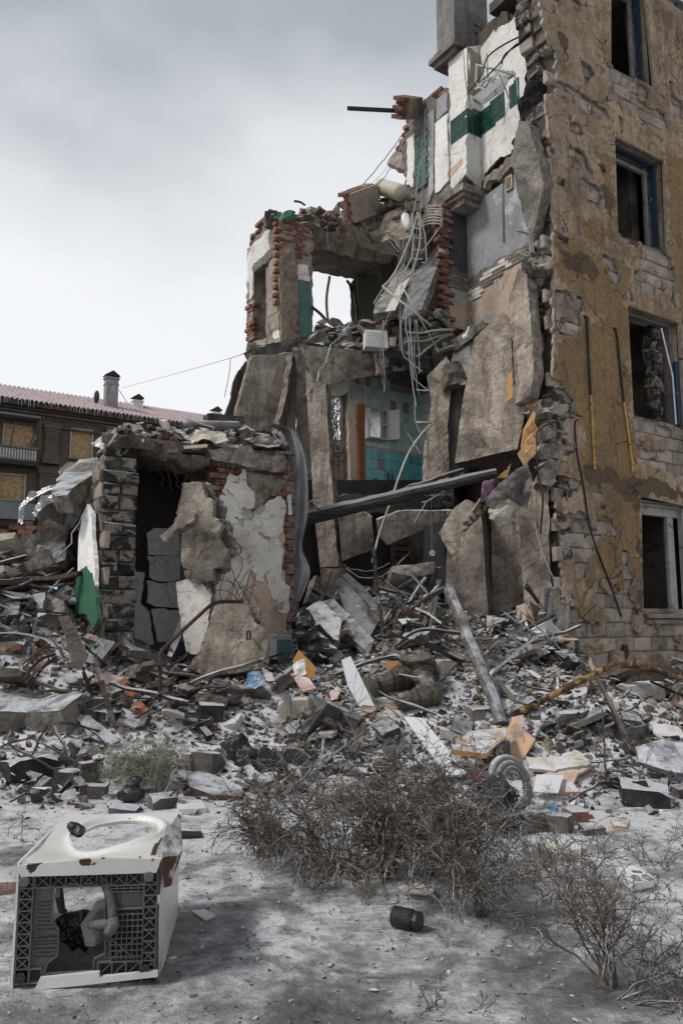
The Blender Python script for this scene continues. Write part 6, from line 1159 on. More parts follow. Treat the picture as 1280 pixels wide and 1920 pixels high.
mb.tube([b+Vector((0, 0, z)) for z in (.05, .03, 0, -.03, -.05)], [.02, .048, .058, .048, .015], 10); tag(mb.build('wall_lamp', [M['plastic_white']], smooth=True), 'white ball wall lamp on its bent arm beside the concrete ledge', 'lamp')
# water heater
mb = MB(); a, b = P(712, 350, 14.3), P(752, 362, 13.9); ax = (b-a).normalized(); mb.tube([a-ax*.05, a, a+ax*.03, b-ax*.03, b, b+ax*.06], [.04, .14, .155, .155, .14, .04], 16); tag(mb.build('water_heater', [M['cream_board']], smooth=True), 'cream water heater lying on top of the upper rubble heap', 'tank')
mb = MB(); a, b = P(758, 402, 13.6), P(764, 425, 13.4); mb.tube([a, a.lerp(b, .2), b, b+(b-a)*.2], [.04, .08, .08, .02], 12); tag(mb.build('wash_basin', [M['plastic_white']], smooth=True), 'small white basin wedged below the water heater', 'basin')
for i in range(7):
    y = 385+i*5.5; mb = MB(); mb.tube(smooth_path([P(797-i, y+6, 13.1), P(806, y+1, 13.0), P(824, y+2, 12.9), P(829, y+8, 12.9)], 3), .014, 5); tag(mb.build('bent_rail', [M['metal_white']]), 'bent white towel rail in the tangle left of the kitchen ledge', 'rail', 'tangle of white rails')
# white plastic box on the tower floor edge
WB = thing('white_box', tuple(P(725, 660, 13.3)), 'white ribbed plastic box lying on the broken tower floor', 'box')
pl = face(712, 635, 13.3, 10, 0); RW_ = Matrix((pl.U, pl.V, pl.N)).transposed(); mb = MB(); mb.box(tuple(pl.hit(706, 635)-pl.N*.12), (.40, .30, .24), RW_, 0, .012); mb.build('case', [M['plastic_white']], WB)
mb = MB(); mb.box(tuple(pl.hit(736, 640)-pl.N*.1), (.12, .16, .2), RW_, 0, .01); mb.build('side_case', [M['cream_board']], WB)
mb = MB()
for k in range(6): mb.box(tuple(pl.hit(703, 635)+pl.V*(-.12+.045*k)+pl.N*.006), (.3, .008, .012), RW_)
mb.build('rib', [M['plastic_white']], WB)
# annex: handrail and slab reinforcement
line('rusty_handrail', 'bent rusty handrail pipe standing before the annex doorway', 'handrail', [(300, 1315), (300, 1228), (303, 1220), (345, 1180), (400, 1130), (412, 1128), (455, 1128)], [8.3, 9.5], .022, 'rust', 7, sm=False)
for i, pts in enumerate(([(425, 1131), (432, 1105), (452, 1070), (452, 1045), (425, 1015)], [(430, 1131), (440, 1090), (436, 1068)], [(440, 1131), (448, 1100), (462, 1075), (475, 1062)], [(450, 1131), (462, 1100), (470, 1070)], [(445, 1131), (452, 1112), (482, 1095)], [(466, 1134), (472, 1110), (480, 1075)], [(400, 1108), (425, 1108), (455, 1132)], [(395, 1092), (420, 1088), (448, 1100), (475, 1115), (485, 1135)], [(420, 1133), (412, 1110), (424, 1068)], [(455, 1132), (440, 1100), (425, 1082)], [(470, 1134), (450, 1100), (440, 1085)])):
    line('reinforcing_bar', 'thin bent rusty rod sprouting above the broad leaning slab', 'rebar', pts, 9.45, .0065, 'rust', 4, group='bent rods above the leaning slab')
mb = MB(); q = smooth_path([P(464, 1199, 9.35), P(463, 1186, 9.3), P(466, 1183, 9.3), P(469, 1186, 9.3), P(469, 1198, 9.35)], 3); mb.tube(q, .012, 5); tag(mb.build('lifting_loop', [M['rust']]), 'small rusty lifting loop in the broad leaning slab', 'loop')
for i in range(7):
    a = (105+RS.uniform(-6, 6), 1216+i*3); b = (40+RS.uniform(-5, 15), 1236+i*9); m_ = ((a[0]+b[0])/2, (a[1]+b[1])/2-8+RS.uniform(-4, 4))
    line('reinforcing_bar', 'bent rod fanning from the big broken boulder on the left', 'rebar', [a, m_, b], [8.6, 8.2], .009, 'rust', 4, group='rods fanning from the left boulder')
# ============================================================ things lying on the ground
def G(px, py, lift=0):
    r = ray(px, py); t0 = 1.; 
    for i in range(400):
        p = CAM+r*(t0/r.y)
        if p.z < hz(p.x, p.y)+lift: break
        t0 += .05
    lo, hi = t0-.05, t0
    for i in range(12):
        m_ = (lo+hi)/2; p = CAM+r*(m_/r.y)
        if p.z < hz(p.x, p.y)+lift: hi = m_
        else: lo = m_
    return p
def hull(name, pts, mat):
    bm = bmesh.new(); vs = [bm.verts.new(p) for p in pts]; r = bmesh.ops.convex_hull(bm, input=vs)
    bmesh.ops.delete(bm, geom=[g for g in r['geom_interior'] if isinstance(g, bmesh.types.BMVert)], context='VERTS')
    bmesh.ops.dissolve_limit(bm, angle_limit=.15, verts=bm.verts[:], edges=bm.edges[:])
    me = bpy.data.meshes.new(name); bm.to_mesh(me); bm.free(); me.materials.append(mat); return me
def chunk_mesh(name, mat, kind, n=16):
    if kind == 'rock': pts = [Vector(RS.normal(size=3)).normalized()*RS.uniform(.42, .55) for _ in range(n)]; pts = [Vector((p.x, p.y*.85, p.z*.6)) for p in pts]
    else:
        th = {'block': .45, 'slab': .18, 'brick': .30}[kind]; ly = {'block': .62, 'slab': .75, 'brick': .48}[kind]; pts = []
        for i in (-1, 1):
            for j in (-1, 1):
                for k in (-1, 1):
                    c = Vector((i*.5, j*ly/2, k*th/2))
                    if RS.rand() < .35:
                        f = RS.uniform(.12, .4); pts += [c-Vector((i*f, 0, 0)), c-Vector((0, j*f*.7, 0)), c-Vector((0, 0, k*f*th))]
                    else: pts.append(c+Vector(RS.uniform(-.03, .03, 3)))
    return hull(name, pts, mat)
def detail_chunk(name, mat, size, loc, rot, label, cat, kind='block', sub=3, amp=.03, fr=4, group=None, seed=0):
    me = chunk_mesh(name, mat, kind, 14); bm = bmesh.new(); bm.from_mesh(me); bmesh.ops.triangulate(bm, faces=bm.faces[:])
    for _ in range(sub): bmesh.ops.subdivide_edges(bm, edges=[e for e in bm.edges if e.calc_length()*max(size) > .05], cuts=1, use_grid_fill=True)
    bmesh.ops.triangulate(bm, faces=bm.faces[:])
    V = np.array([tuple(v.co) for v in bm.verts])*np.array(size); nrm = [v.normal.copy() for v in bm.verts]; bm.normal_update()
    dsp = amp*(fbm(V*fr+seed, 4)*1.2-np.abs(fbm(V*fr*2.3+seed+9, 2))*.6); V = V+np.array([tuple(v.normal) for v in bm.verts])*dsp[:, None]
    V = V @ np.array(Euler(rot).to_matrix()).T; zmin = V[:, 2].min(); V = V+np.array([loc[0], loc[1], loc[2]-zmin-.12*size[2]])
    Fc = [[v.index for v in f.verts] for f in bm.faces]; bm.free(); o = build(name, V, Fc, mat); return tag(o, label, cat, group)
def rock_px(px, py, wpx, hpx, label, mat='concrete_snowy', kind='block', name='concrete_block', cat='concrete block', yaw=None, amp=.02, deep=None, group=None, sub=2, lift=0, tilt=.12):
    p = G(px, py, lift); s = p.y/F_PX*1.02; W_ = wpx*s; Hh = hpx*s*.95; zr = {'block': .45, 'slab': .18, 'brick': .30, 'rock': .62}[kind]
    dp = (deep or W_*.8)/ {'block': .62, 'slab': .75, 'brick': .48, 'rock': .85}[kind]
    return detail_chunk(name, M[mat], (W_*.95, dp, Hh/zr*.8), (p.x, p.y+.25*W_, p.z), (RS.uniform(-tilt, tilt), RS.uniform(-tilt, tilt), yaw if yaw is not None else RS.uniform(-.5, .5)), label, cat, kind, sub, amp, seed=px*.1, group=group)
def lay(px, label, mat, th=.02, name='board', cat='board', lift=.04, rough=.004, cell=.06, tilt=(0, 0), emat=None, warp=None, holes=(), parent=None):
    W_ = [G(p[0], p[1]) for p in px]; A = np.array([[q.x, q.y, 1] for q in W_]); z = np.array([q.z+lift for q in W_]); c, *_ = np.linalg.lstsq(A, z, rcond=None)
    c = c+np.array([tilt[0], tilt[1], 0]); cx, cy = A[:, 0].mean(), A[:, 1].mean(); z0 = z.mean(); n = Vector((-c[0], -c[1], 1)).normalized()
    pl = Plane((cx, cy, z0), Vector((1, 0, c[0])), n.cross(Vector((1, 0, c[0])))); 
    if pl.N.z < 0: pl.U = -pl.U; pl.N = -pl.N
    o = slab(name, pl, [(p[0], p[1], rough) for p in px], th, M[mat], parent, cell=cell, rough=rough, emat=M[emat] if emat else None, warp=warp, bump=.002, holes=holes)
    return tag(o, label, cat) if parent is None else o
B = lambda *a, **k: rock_px(*a, **k)
# big broken boulder on the left
p = G(15, 1395); detail_chunk('concrete_boulder', M['concrete_grey'], (1.05, 1.1, .85), (p.x-.05, p.y+.45, p.z), (.22, .10, .25), 'huge broken concrete slab with icy top at the left picture edge', 'boulder', 'block', 5, .06, 2.2, seed=3)
p = G(70, 1385); detail_chunk('concrete_boulder', M['concrete_grey'], (.75, .8, .62), (p.x+.0, p.y+.32, p.z), (.30, -.12, -.35), 'second huge broken slab with icy top, right of the first one', 'boulder', 'block', 5, .05, 2.6, seed=8)
p = G(20, 1330); detail_chunk('concrete_boulder', M['concrete_grey'], (.9, .7, .5), (p.x-.1, p.y+.9, p.z+.25), (.35, .0, .1), 'third huge broken slab behind the two at the left picture edge', 'boulder', 'block', 5, .05, 2.6, seed=12)
dark = 'charred_plain'
for a in ((48, 1462, 88, 52, 'long dark charred block at the left below the huge slabs', dark, .6), (128, 1470, 44, 34, 'dark grey block left of the green weeds, leftmost of the row', 'concrete_dark', -.3), (165, 1463, 42, 52, 'upright grey broken block left of the green weeds', 'concrete_dark', .5), (172, 1497, 48, 34, 'flat topped grey block on the ice left of the weeds', 'concrete_dark', .1),
          (240, 1452, 56, 44, 'black block inside the green weeds', dark, -.2), (302, 1517, 46, 34, 'dark wedge shaped block on the ice below the weeds', 'concrete_dark', .5), (230, 1528, 52, 18, 'flat dark block on the ice behind the washing machine', 'concrete_dark', 0.),
          (188, 1355, 66, 34, 'dark block tipped in the snow below the block pillar', dark, -.3), (178, 1330, 50, 30, 'snowy block just below the block pillar', 'concrete_snowy', .3), (392, 1350, 48, 42, 'dark burnt block in front of the white plaster wall', dark, .3),
          (385, 1450, 52, 50, 'grey angular block right of the green weeds', 'concrete_dark', -.4), (360, 1440, 30, 40, 'brown block leaning on the grey angular block', 'concrete_grey', .8), (1216, 1512, 84, 50, 'large dark stone block on the ice at the right', dark, -.25),
          (1000, 1560, 42, 50, 'rounded grey block beside the rubber ring', 'concrete_dark', .2), (1052, 1560, 44, 44, 'tilted grey block right of the rounded one', 'concrete_dark', -.6), (1082, 1545, 36, 36, 'reddish brown stone beyond the tilted grey block', 'brick_snow', .3),
          (1112, 1566, 40, 22, 'low mossy stone on the ice at the right', 'concrete_snowy', .1), (1078, 1368, 54, 50, 'dark stone block under the yellow gas pipe', 'concrete_dark', -.5), (1190, 1395, 50, 46, 'grey block near the cream sheet on the right', 'concrete_dark', .4),
          (1262, 1282, 50, 50, 'black rock at the right end of the yellow gas pipe', dark, .2), (1205, 1310, 70, 40, 'white faced wall chunk below the right end of the gas pipe', 'pale_stone', .1), (836, 1262, 34, 34, 'brown stone left of the leaning pole', 'cream_stone', .3),
          (905, 1345, 54, 26, 'flat brown stone at the foot of the leaning pole', 'concrete_grey', .2), (846, 1385, 46, 20, 'rounded stone left of the yellow drawer', 'cream_stone', 0), (724, 1322, 60, 22, 'long pale stone before the mossy rolls', 'cream_stone', -.3), (20, 1222, 50, 30, 'grey stone on the left heap', 'concrete_snowy', .1), (85, 1172, 42, 30, 'greenish broken stone on the left heap', 'concrete_snowy', .5), (212, 1290, 56, 30, 'icy dark rock at the foot of the block pillar', dark, .1),
          (88, 1455, 46, 24, 'low grey stone before the long charred block', 'concrete_dark', .4)):
    rock_px(a[0], a[1], a[2], a[3], a[4], a[5], yaw=a[6], sub=3, amp=.018)
rock_px(458, 1372, 84, 56, 'big whitish rough boulder in front of the broad leaning slab', 'pale_stone', 'rock', 'pale_boulder', 'boulder', sub=4, amp=.05)
rock_px(556, 1345, 60, 52, 'cream stone block with flat face in the middle of the rubble', 'cream_stone', 'block', 'cream_stone', 'stone', yaw=-.2, sub=3, amp=.012)
rock_px(592, 1328, 46, 42, 'brown rough stone behind the cream block', 'cream_stone', 'rock', 'rough_stone', 'stone', sub=3, amp=.03)
# boards and sheets
panel([(640, 1237, 0), (657, 1230, 0), (703, 1326, 0), (684, 1331, 0), (672, 1322, 0), (652, 1286, 0)], 8.75, 5, 30, .02, 'clean white board leaning in the middle heap', 'white_board', 'white_board', 'board', emat='white_board', rough=0)
lay([(757, 1343), (791, 1346), (874, 1447), (864, 1453), (836, 1453)], 'long white board lying on the snow above the shrub', 'white_board', .02, 'white_board', lift=.10)
yd = thing('yellow_cabinet_front', tuple(G(895, 1415)), 'yellow cabinet door with steel handle lying below the leaning pole', 'cabinet door')
lay([(845, 1405), (880, 1370), (950, 1364), (948, 1380), (910, 1413)], '', 'laminate_snow', .05, 'board', lift=.22, parent=yd, tilt=(0, -.15), emat='laminate')
a, b = G(864, 1402, .34), G(888, 1404, .34); mb = MB(); mb.tube([a+Vector((0, 0, -.02)), a+Vector((0, -.03, .03)), b+Vector((0, -.03, .03)), b+Vector((0, 0, -.02))], .009, 6); mb.build('handle', [M['metal']], yd)
panel([(960, 1350, 0), (1003, 1386, .005), (972, 1436, 0), (944, 1432, 0), (946, 1372, 0)], 8.0, -25, 35, .035, 'snow dusted board with chipped yellow edge beside the drawer', 'laminate_snow', 'yellow_edged_board', 'board', emat='laminate')
panel([(908, 1348, .01), (955, 1308, .01), (970, 1330, .01), (935, 1352, .01)], 8.7, 0, 50, .02, 'cream board piece behind the foot of the leaning pole', 'cream_board', 'board', 'board')
panel([(957, 1345, .0), (980, 1340, .0), (984, 1362, .0), (968, 1368, .0)], 8.3, 0, 40, .02, 'peach coloured board corner beside the pole foot', 'peach_board', 'board', 'board')
lay([(995, 1458), (1028, 1448), (1092, 1427), (1109, 1437), (1082, 1452), (1074, 1468), (1086, 1484), (1045, 1486), (1005, 1478)], 'peach coloured board with a rounded cutout on the snow', 'peach_board', .025, 'sawn_board', lift=.06, cell=.03)
lay([(1005, 1452), (1056, 1453), (1046, 1486), (998, 1484)], 'small white sheet leaning on the sawn peach board', 'white_board', .01, 'white_sheet', 'sheet', lift=.10)
lay([(985, 1418), (1050, 1418), (1075, 1405), (1108, 1432), (1040, 1446), (990, 1440)], 'torn cream panel behind the sawn peach board', 'cream_board', .03, 'torn_sheet_piece', 'sheet', lift=.10, rough=.04)
lay([(1218, 1352), (1270, 1362), (1280, 1375), (1240, 1383), (1225, 1372)], 'torn cream sheet in the rubble at the right edge', 'cream_board', .02, 'torn_sheet_piece', 'sheet', lift=.15, rough=.05)
panel([(1240, 1318, .02), (1290, 1310, .02), (1290, 1350, .01), (1256, 1352, .02)], 9.2, 0, 30, .02, 'reddish wooden door piece at the right edge', 'wood_orange', 'door_fragment', 'board')
panel([(560, 1218, .0), (593, 1252, .0), (588, 1272, .0), (575, 1272, .0), (548, 1240, .0)], 9.4, 20, 25, .02, 'tan board leaning right of the blue grey wall panel', 'laminate', 'board', 'board')
lay([(545, 1262), (580, 1272), (592, 1290), (568, 1296)], 'salmon coloured board with snow on it beside the cream block', 'peach_board', .02, 'board', lift=.25)
lay([(490, 1250), (510, 1262), (517, 1282), (498, 1275)], 'rust red tile fragments below the blue grey wall panel', 'brick_snow', .03, 'board', lift=.15)
crumple('blue_wrapper', 'crumpled light blue wrapper below the broad leaning slab', 'wrapper', [(465, 1272), (490, 1262), (500, 1285), (478, 1298), (462, 1290)], 8.9, 'blue', 12, .06, pitch=40)
crumple('white_cloth', 'snowy white rag beside the tan board', 'cloth', [(548, 1248), (570, 1235), (575, 1262), (552, 1272)], 9.2, 'plastic_white', 13, .06, pitch=20)
crumple('plastic_bag', 'black plastic bag crumpled on the snow left of the shrub', 'bag', [(412, 1398), (430, 1385), (460, 1392), (500, 1420), (545, 1440), (540, 1456), (490, 1448), (440, 1438), (418, 1420)], 7.3, 'bag_black', 8, .16, pitch=45, cell=.025)
crumple('plastic_bag', 'black plastic bag behind the rubber ring', 'bag', [(888, 1480), (905, 1468), (940, 1466), (972, 1505), (976, 1540), (930, 1552), (895, 1530)], 6.05, 'bag_black', 9, .16, pitch=45, cell=.025)
crumple('plastic_bag', 'black plastic bag hanging right of the annex wall', 'bag', [(555, 1160), (572, 1140), (600, 1180), (590, 1240), (560, 1230)], 10.2, 'bag_black', 10, .14, pitch=20)
crumple('plastic_bag', 'small black bag between the yellow drawer and its neighbour board', 'bag', [(925, 1405), (948, 1400), (958, 1420), (940, 1438), (922, 1428)], 7.6, 'bag_black', 11, .1, pitch=40, cell=.03)
for q, lab, m_ in (([(148, 1145), (165, 1140), (175, 1155), (150, 1162)], 'dark blue plastic scrap on the left heap beside the green plaster', 'blue'), ([(140, 1222), (155, 1235), (162, 1250), (143, 1245)], 'light blue scrap at the foot of the dark plank', 'blue'), ([(1025, 1515), (1040, 1508), (1048, 1525), (1028, 1528)], 'small blue rag on the ice near the tilted grey block', 'blue'), ([(878, 1455), (895, 1452), (912, 1458), (895, 1466), (880, 1463)], 'small red glove like rag on the snow right of the white board', 'red')):
    pz = G(sum(p[0] for p in q)/len(q), max(p[1] for p in q)); crumple('scrap_of_cloth', lab, 'scrap', q, pz.y, m_, q[0][0], .04, pitch=45, cell=.02, rough=.01)
panel([(110, 1156, .01), (128, 1154, .01), (162, 1225, .01), (148, 1252, .01), (137, 1250, .01)], 8.6, -20, 28, .05, 'dark wet plank leaning against the left heap', 'wood_beam', 'plank', 'plank')
lay([(138, 1345), (160, 1335), (225, 1388), (210, 1396), (165, 1380)], 'flat snowy board sliding down the left heap', 'concrete_snowy', .03, 'board', lift=.10, rough=.02)
lay([(350, 1448), (380, 1445), (455, 1475), (452, 1492), (400, 1490), (355, 1475)], 'long brown wet log lying right of the green weeds', 'wood_brown', .09, 'half_log', 'log', lift=.10)
log('half_log', G(352, 1470, .05), G(456, 1492, .03), .06, .055, M['wood_brown'], 'round wet brown log half frozen in snow beside the black bag', 'log')
for q, lab in (([(215, 1282), (235, 1270), (258, 1290), (250, 1308), (222, 1300)], 'orange brown cardboard piece below the block pillar'), ([(180, 1275), (205, 1262), (232, 1272), (205, 1300)], 'tan cardboard sheet below the block pillar'), ([(245, 1322), (262, 1312), (280, 1330), (262, 1340)], 'small orange brown board piece in the snow before the handrail')):
    panel([(a, b, .01) for a, b in q], G(q[2][0], max(p[1] for p in q)+8).y, RS.uniform(-20, 20), 45, .015, lab, 'peach_board' if 'tan' in lab else 'wood_orange', 'cardboard', 'cardboard', cell=.04)
lay([(915, 1480+46), (960, 1515), (975, 1545), (930, 1552)], 'dark shell shaped plastic piece before the black bag', 'bag_black', .02, 'plastic_shell', 'plastic', lift=.04)
# washing-machine door ring
rg = thing('rubber_ring', tuple(G(955, 1525)), 'grey stepped rubber door ring standing on edge in the snow', 'ring'); c0_ = G(958, 1524, .0)+Vector((0, .02, .21))
Rr = Euler((math.radians(72), 0, math.radians(38))).to_matrix()
for r_, w_, nm in ((.21, .035, 'outer_ring'), (.165, .03, 'inner_ring'), (.13, .016, 'lip')):
    mb = MB(); mb.tube([c0_+Rr @ Vector((math.cos(t)*r_, math.sin(t)*r_, (.21-r_)*.6)) for t in np.linspace(0, 2*math.pi, 33)], w_, 8); mb.build(nm, [M['rubber']], rg, smooth=True)
# mossy rolls
for (A_, B_, r0, r1, lab) in (((688, 1290, 9.1), (775, 1265, 9.3), .13, .16, 'fat wet mossy roll lying in the middle heap'), ((783, 1225, 9.4), (800, 1300, 9.0), .12, .13, 'upright wet mossy roll bound with string in the middle heap'), ((755, 1318, 8.8), (815, 1300, 8.9), .10, .13, 'third wet mossy roll below the two others')):
    log('wet_roll', P(*A_), P(*B_), r0, r1, M['wet_sack'], lab, 'roll', n=14, wob=.02, flat=.9)
for A_, B_, r, lab in (((768, 1215), (785, 1330), .025, 'thin dark post standing before the mossy rolls'), ((745, 1215), (790, 1190), .02, 'dark bent branch above the mossy rolls')): log('dark_stick', P(A_[0], A_[1], 9.4), P(B_[0], B_[1], 8.9), r, r, M['wood_beam'], lab, 'stick')
line('dark_hose', 'dark curved branch arching over the middle heap to the leaning pole', 'branch', [(742, 1212), (770, 1188), (800, 1180), (850, 1186), (890, 1190)], [9.8, 10.0], .022, 'wood_beam')
panel([(722, 1245, .01), (745, 1238, .01), (748, 1258, .01), (728, 1262, .01)], 9.3, 0, 20, .03, 'small orange box piece on the mossy roll', 'laminate', 'box_piece', 'box')
# yellow gas pipe
line('gas_pipe', 'bent yellow gas pipe with peeling paint before the facade foot', 'pipe', [(975, 1335), (1010, 1316), (1050, 1296), (1100, 1270), (1135, 1253), (1165, 1247), (1200, 1249), (1232, 1257), (1275, 1272)], [8.5, 9.6], .036, 'yellow_pipe', 12, k=5)
line('sapling', 'thin bare sapling standing in the rubble at the right', 'sapling', [(1134, 1470), (1133, 1420), (1130, 1360), (1128, 1330)], [7.4, 7.5], .009, 'twig_dark', 5)
line('dark_rod', 'thin dark rod leaning under the yellow gas pipe', 'rod', [(1106, 1278), (1110, 1320), (1125, 1372)], [8.9, 8.5], .012, 'rust', 5)
# right side: wide stained tarp
lay([(1190, 1400), (1240, 1385), (1290, 1395), (1290, 1452), (1235, 1440), (1195, 1428)], 'wide stained grey mat draped on the rubble at the right edge', 'fabric_grey', .04, 'stained_mat', 'mat', lift=.22, rough=.02)
# black lump, crockery, plates
t = thing('melted_boot', tuple(G(247, 1505)), 'black melted rubber boot on the ice behind the washing machine', 'boot'); p = G(247, 1505)
mb = MB(); mb.tube([p+Vector((-.10, 0, .05)), p+Vector((-.05, 0, .06)), p+Vector((.03, .02, .07)), p+Vector((.10, .04, .06))], [.035, .07, .07, .03], 10); o = mb.build('foot', [M['bag_black']], t, smooth=True)
mb = MB(); mb.tube([p+Vector((.0, .02, .08)), p+Vector((.02, .03, .14)), p+Vector((.03, .03, .19)), p+Vector((.03, .03, .21))], [.04, .035, .05, .02], 10); mb.build('shaft', [M['bag_black']], t, smooth=True)
mb = MB(); mb.tube([p+Vector((-.075, -.06, .07))+Vector((math.cos(a)*.03, 0, math.sin(a)*.03)) for a in np.linspace(0, 6.28, 13)], .012, 6); mb.build('opening_rim', [M['bag_black']], t, smooth=True)
for (px, py, r, lab) in ((1106, 1495, .11, 'white cracked plate on the ice behind the tilted grey block'), (848, 1346, .05, 'small white saucer in the snow left of the pole foot')):
    p = G(px, py); mb = MB(); mb.tube([p+Vector((0, .1, .012)), p+Vector((0, .1, .016)), p+Vector((0, .1, .04)), p+Vector((0, .1, .045))], [r*.5, r*.6, r, r*1.02], 20); tag(mb.build('white_plate', [M['plastic_white']], smooth=True), lab, 'plate')
lay([(1020, 1578), (1060, 1570), (1090, 1585), (1085, 1600), (1040, 1600)], 'cracked cream ceramic piece on the ice at the right', 'cream_board', .03, 'ceramic_shard', 'shard', lift=.04, rough=.02)
lay([(1142, 1537), (1178, 1536), (1175, 1550), (1150, 1548)], 'small orange tan board scrap on the ice at the right', 'laminate_snow', .02, 'board_scrap', 'scrap', lift=.02, rough=.01, cell=.03)
lay([(1060, 1500), (1078, 1500), (1076, 1508), (1060, 1508)], 'tiny white tile on the ice', 'white_board', .02, 'loose_tile', 'tile', lift=.02, cell=.03)
lay([(358, 1707), (385, 1705), (406, 1716), (385, 1724)], 'small pale scrap on the ice before the shrub', 'cream_board', .008, 'paper_scrap', 'scrap', lift=.012, cell=.03)
lay([(330, 1500), (378, 1500), (388, 1515), (335, 1518)], 'white ceramic dish half buried beside the wedge shaped block', 'plastic_white', .04, 'ceramic_shard', 'shard', lift=.04, cell=.03)
lay([(330, 1558), (378, 1558), (380, 1567), (332, 1568)], 'thin black strip lying on the ice right of the washing machine', 'black_steel', .02, 'black_strip', 'strip', lift=.02, cell=.03)
lay([(745, 1662), (780, 1655), (815, 1662), (808, 1676), (770, 1672)], 'curled cream scrap under the shrub', 'cream_board', .01, 'paper_scrap', 'scrap', lift=.05, rough=.02, cell=.025)
p = G(-5, 1672); detail_chunk('red_stone', M['brick_snow'], (.34, .2, .2), (p.x+.03, p.y, p.z), (0, .1, .1), 'glazed red brown stone at the left edge beside the washing machine', 'stone', 'rock', 3, .02)
for i, (x, y, s) in enumerate(((362, 1868, .035), (1262, 1790, .06), (905, 1905, .03), (620, 1810, .04), (52, 1535, .07), (36, 1488, .06), (1130, 1790, .03), (545, 1878, .03), (1080, 1915, .035), (955, 1775, .035), (1012, 1808, .03), (700, 1858, .04))):
    p = G(x, y); detail_chunk('small_stone', M['concrete_dark'], (s*1.4, s, s*.7), p, (0, 0, x), 'small dark stone frozen into the foreground ice', 'stone', 'rock', 2, .006, 20, group='small stones in the foreground ice')
# black bottle
t = thing('black_bottle', tuple(G(762, 1725)), 'squat black bottle lying on the ice below the shrub', 'bottle'); a = G(738, 1718, .05); b = G(788, 1728, .05); ax = (b-a).normalized(); L_ = (b-a).length
mb = MB(); mb.tube([a, a+ax*.004, a+ax*L_*.68, a+ax*L_*.76, a+ax*L_*.78], [.04, .050, .050, .04, .036], 18); mb.build('body', [M['black_steel']], t, smooth=True)
mb = MB(); mb.tube([a+ax*L_*.78, a+ax*L_*.8, a+ax*L_*.98, a+ax*L_], [.036, .044, .044, .038], 18); mb.build('cap', [M['bag_black']], t, smooth=True)
# white switch-plate panel
p = G(1192, 1650); t = thing('white_plastic_panel', tuple(p), 'white plastic panel with two round sockets and a slot standing on the ice', 'panel')
pl = Plane(p+Vector((0, 0, .10)), Vector((1, .15, -.12)), Vector((-.3, 1, .25))); q = [(1155, 1627), (1193, 1621), (1229, 1648), (1186, 1657)]
q2 = [pl.uv(*c) for c in q]; Rp_ = Matrix((pl.U, pl.V, pl.N)).transposed()
slab('panel', pl, [(a, b, 0) for a, b in q2], .045, M['plastic_white'], t, cell=.02, rough=0, raw=True, bump=0)
for cx, cy in ((1192, 1647), (1212, 1646)):
    u, v = pl.uv(cx, cy); c_ = pl.w(u, v, .003)
    for rr_, w_, mm in ((.026, .004, 'rubber'), (.014, .0035, 'rubber')): mb = MB(); mb.tube([c_+Rp_ @ Vector((math.cos(a)*rr_, math.sin(a)*rr_, 0)) for a in np.linspace(0, 6.283, 21)], w_, 5); mb.build('socket_ring', [M[mm]], t, smooth=True)
mb = MB(); u, v = pl.uv(1193, 1635); mb.box(tuple(pl.w(u, v, .001)), (.06, .02, .006), Rp_); mb.build('slot', [M['tub']], t)
mb = MB(); a = pl.w(*pl.uv(1165, 1640), -.05); mb.tube([a, a-Vector((.02, .02, .08))], .012, 5); mb.build('foot', [M['tub']], t)
# ============================================================ washing machine on its back
wmx = thing('washing_machine', (0, 0, 0), 'rusty white washing machine shell lying on its back on the ice, at the left foreground', 'washing machine')
FL, FR = Vector((-1.365, 3.56, 0)), Vector((-.775, 3.56, 0)); e1 = (FR-FL).normalized(); W_ = .60; e1 = Vector((math.cos(.10), math.sin(.10), 0)); e2 = Vector((-math.sin(.10), math.cos(.10), 0)); o0 = Vector((-1.37, 3.54, .0)); Zt = .50; LN = .86
wmx.location = o0; WL[wmx.name] = o0.copy()
def wp(x, y, z):   # x across, y away, z up, slightly racked
    return o0+e1*x+e2*y+Vector((0, 0, z+.018*math.sin(y*4)))+e1*(-.03*(z-.25)*(1-y)+.01*z)
def wslab(name, a, eu, ev, pts, th, mat, holes=(), cell=.02, **k):
    pl = Plane.__new__(Plane); pl.O = a; pl.U = eu; pl.V = ev; pl.N = eu.cross(ev)
    return slab(name, pl, [(x, y, 0) for x, y in pts], th, M[mat], wmx, cell=cell, rough=0, raw=True, holes=[[(x, y, 0) for x, y in h] for h in holes], **k)
Z = Vector((0, 0, 1))
ell = [(.335+.165*math.cos(t)*(1+.0*t), .50+.20*math.sin(t)) for t in np.linspace(0, 6.283, 40)[:-1]]
ell = [(x-(.06*max(0, -(x-.335)/.165)**2), y+.03*((x-.335)/.165)) for x, y in ell]
def dent(x, y):
    r = np.sqrt(((x-.335)/.19)**2+((y-.50)/.23)**2); rim = .016*np.exp(-((r-1.16)/.10)**2); sag = -.05*np.exp(-(((x-.2)/.16)**2+((y-.28)/.2)**2)); edge = .02*np.exp(-((y-0.0)/.05)**2)*np.sin(x*9)
    return rim+sag-.012*np.exp(-((r-1.0)/.08)**2)
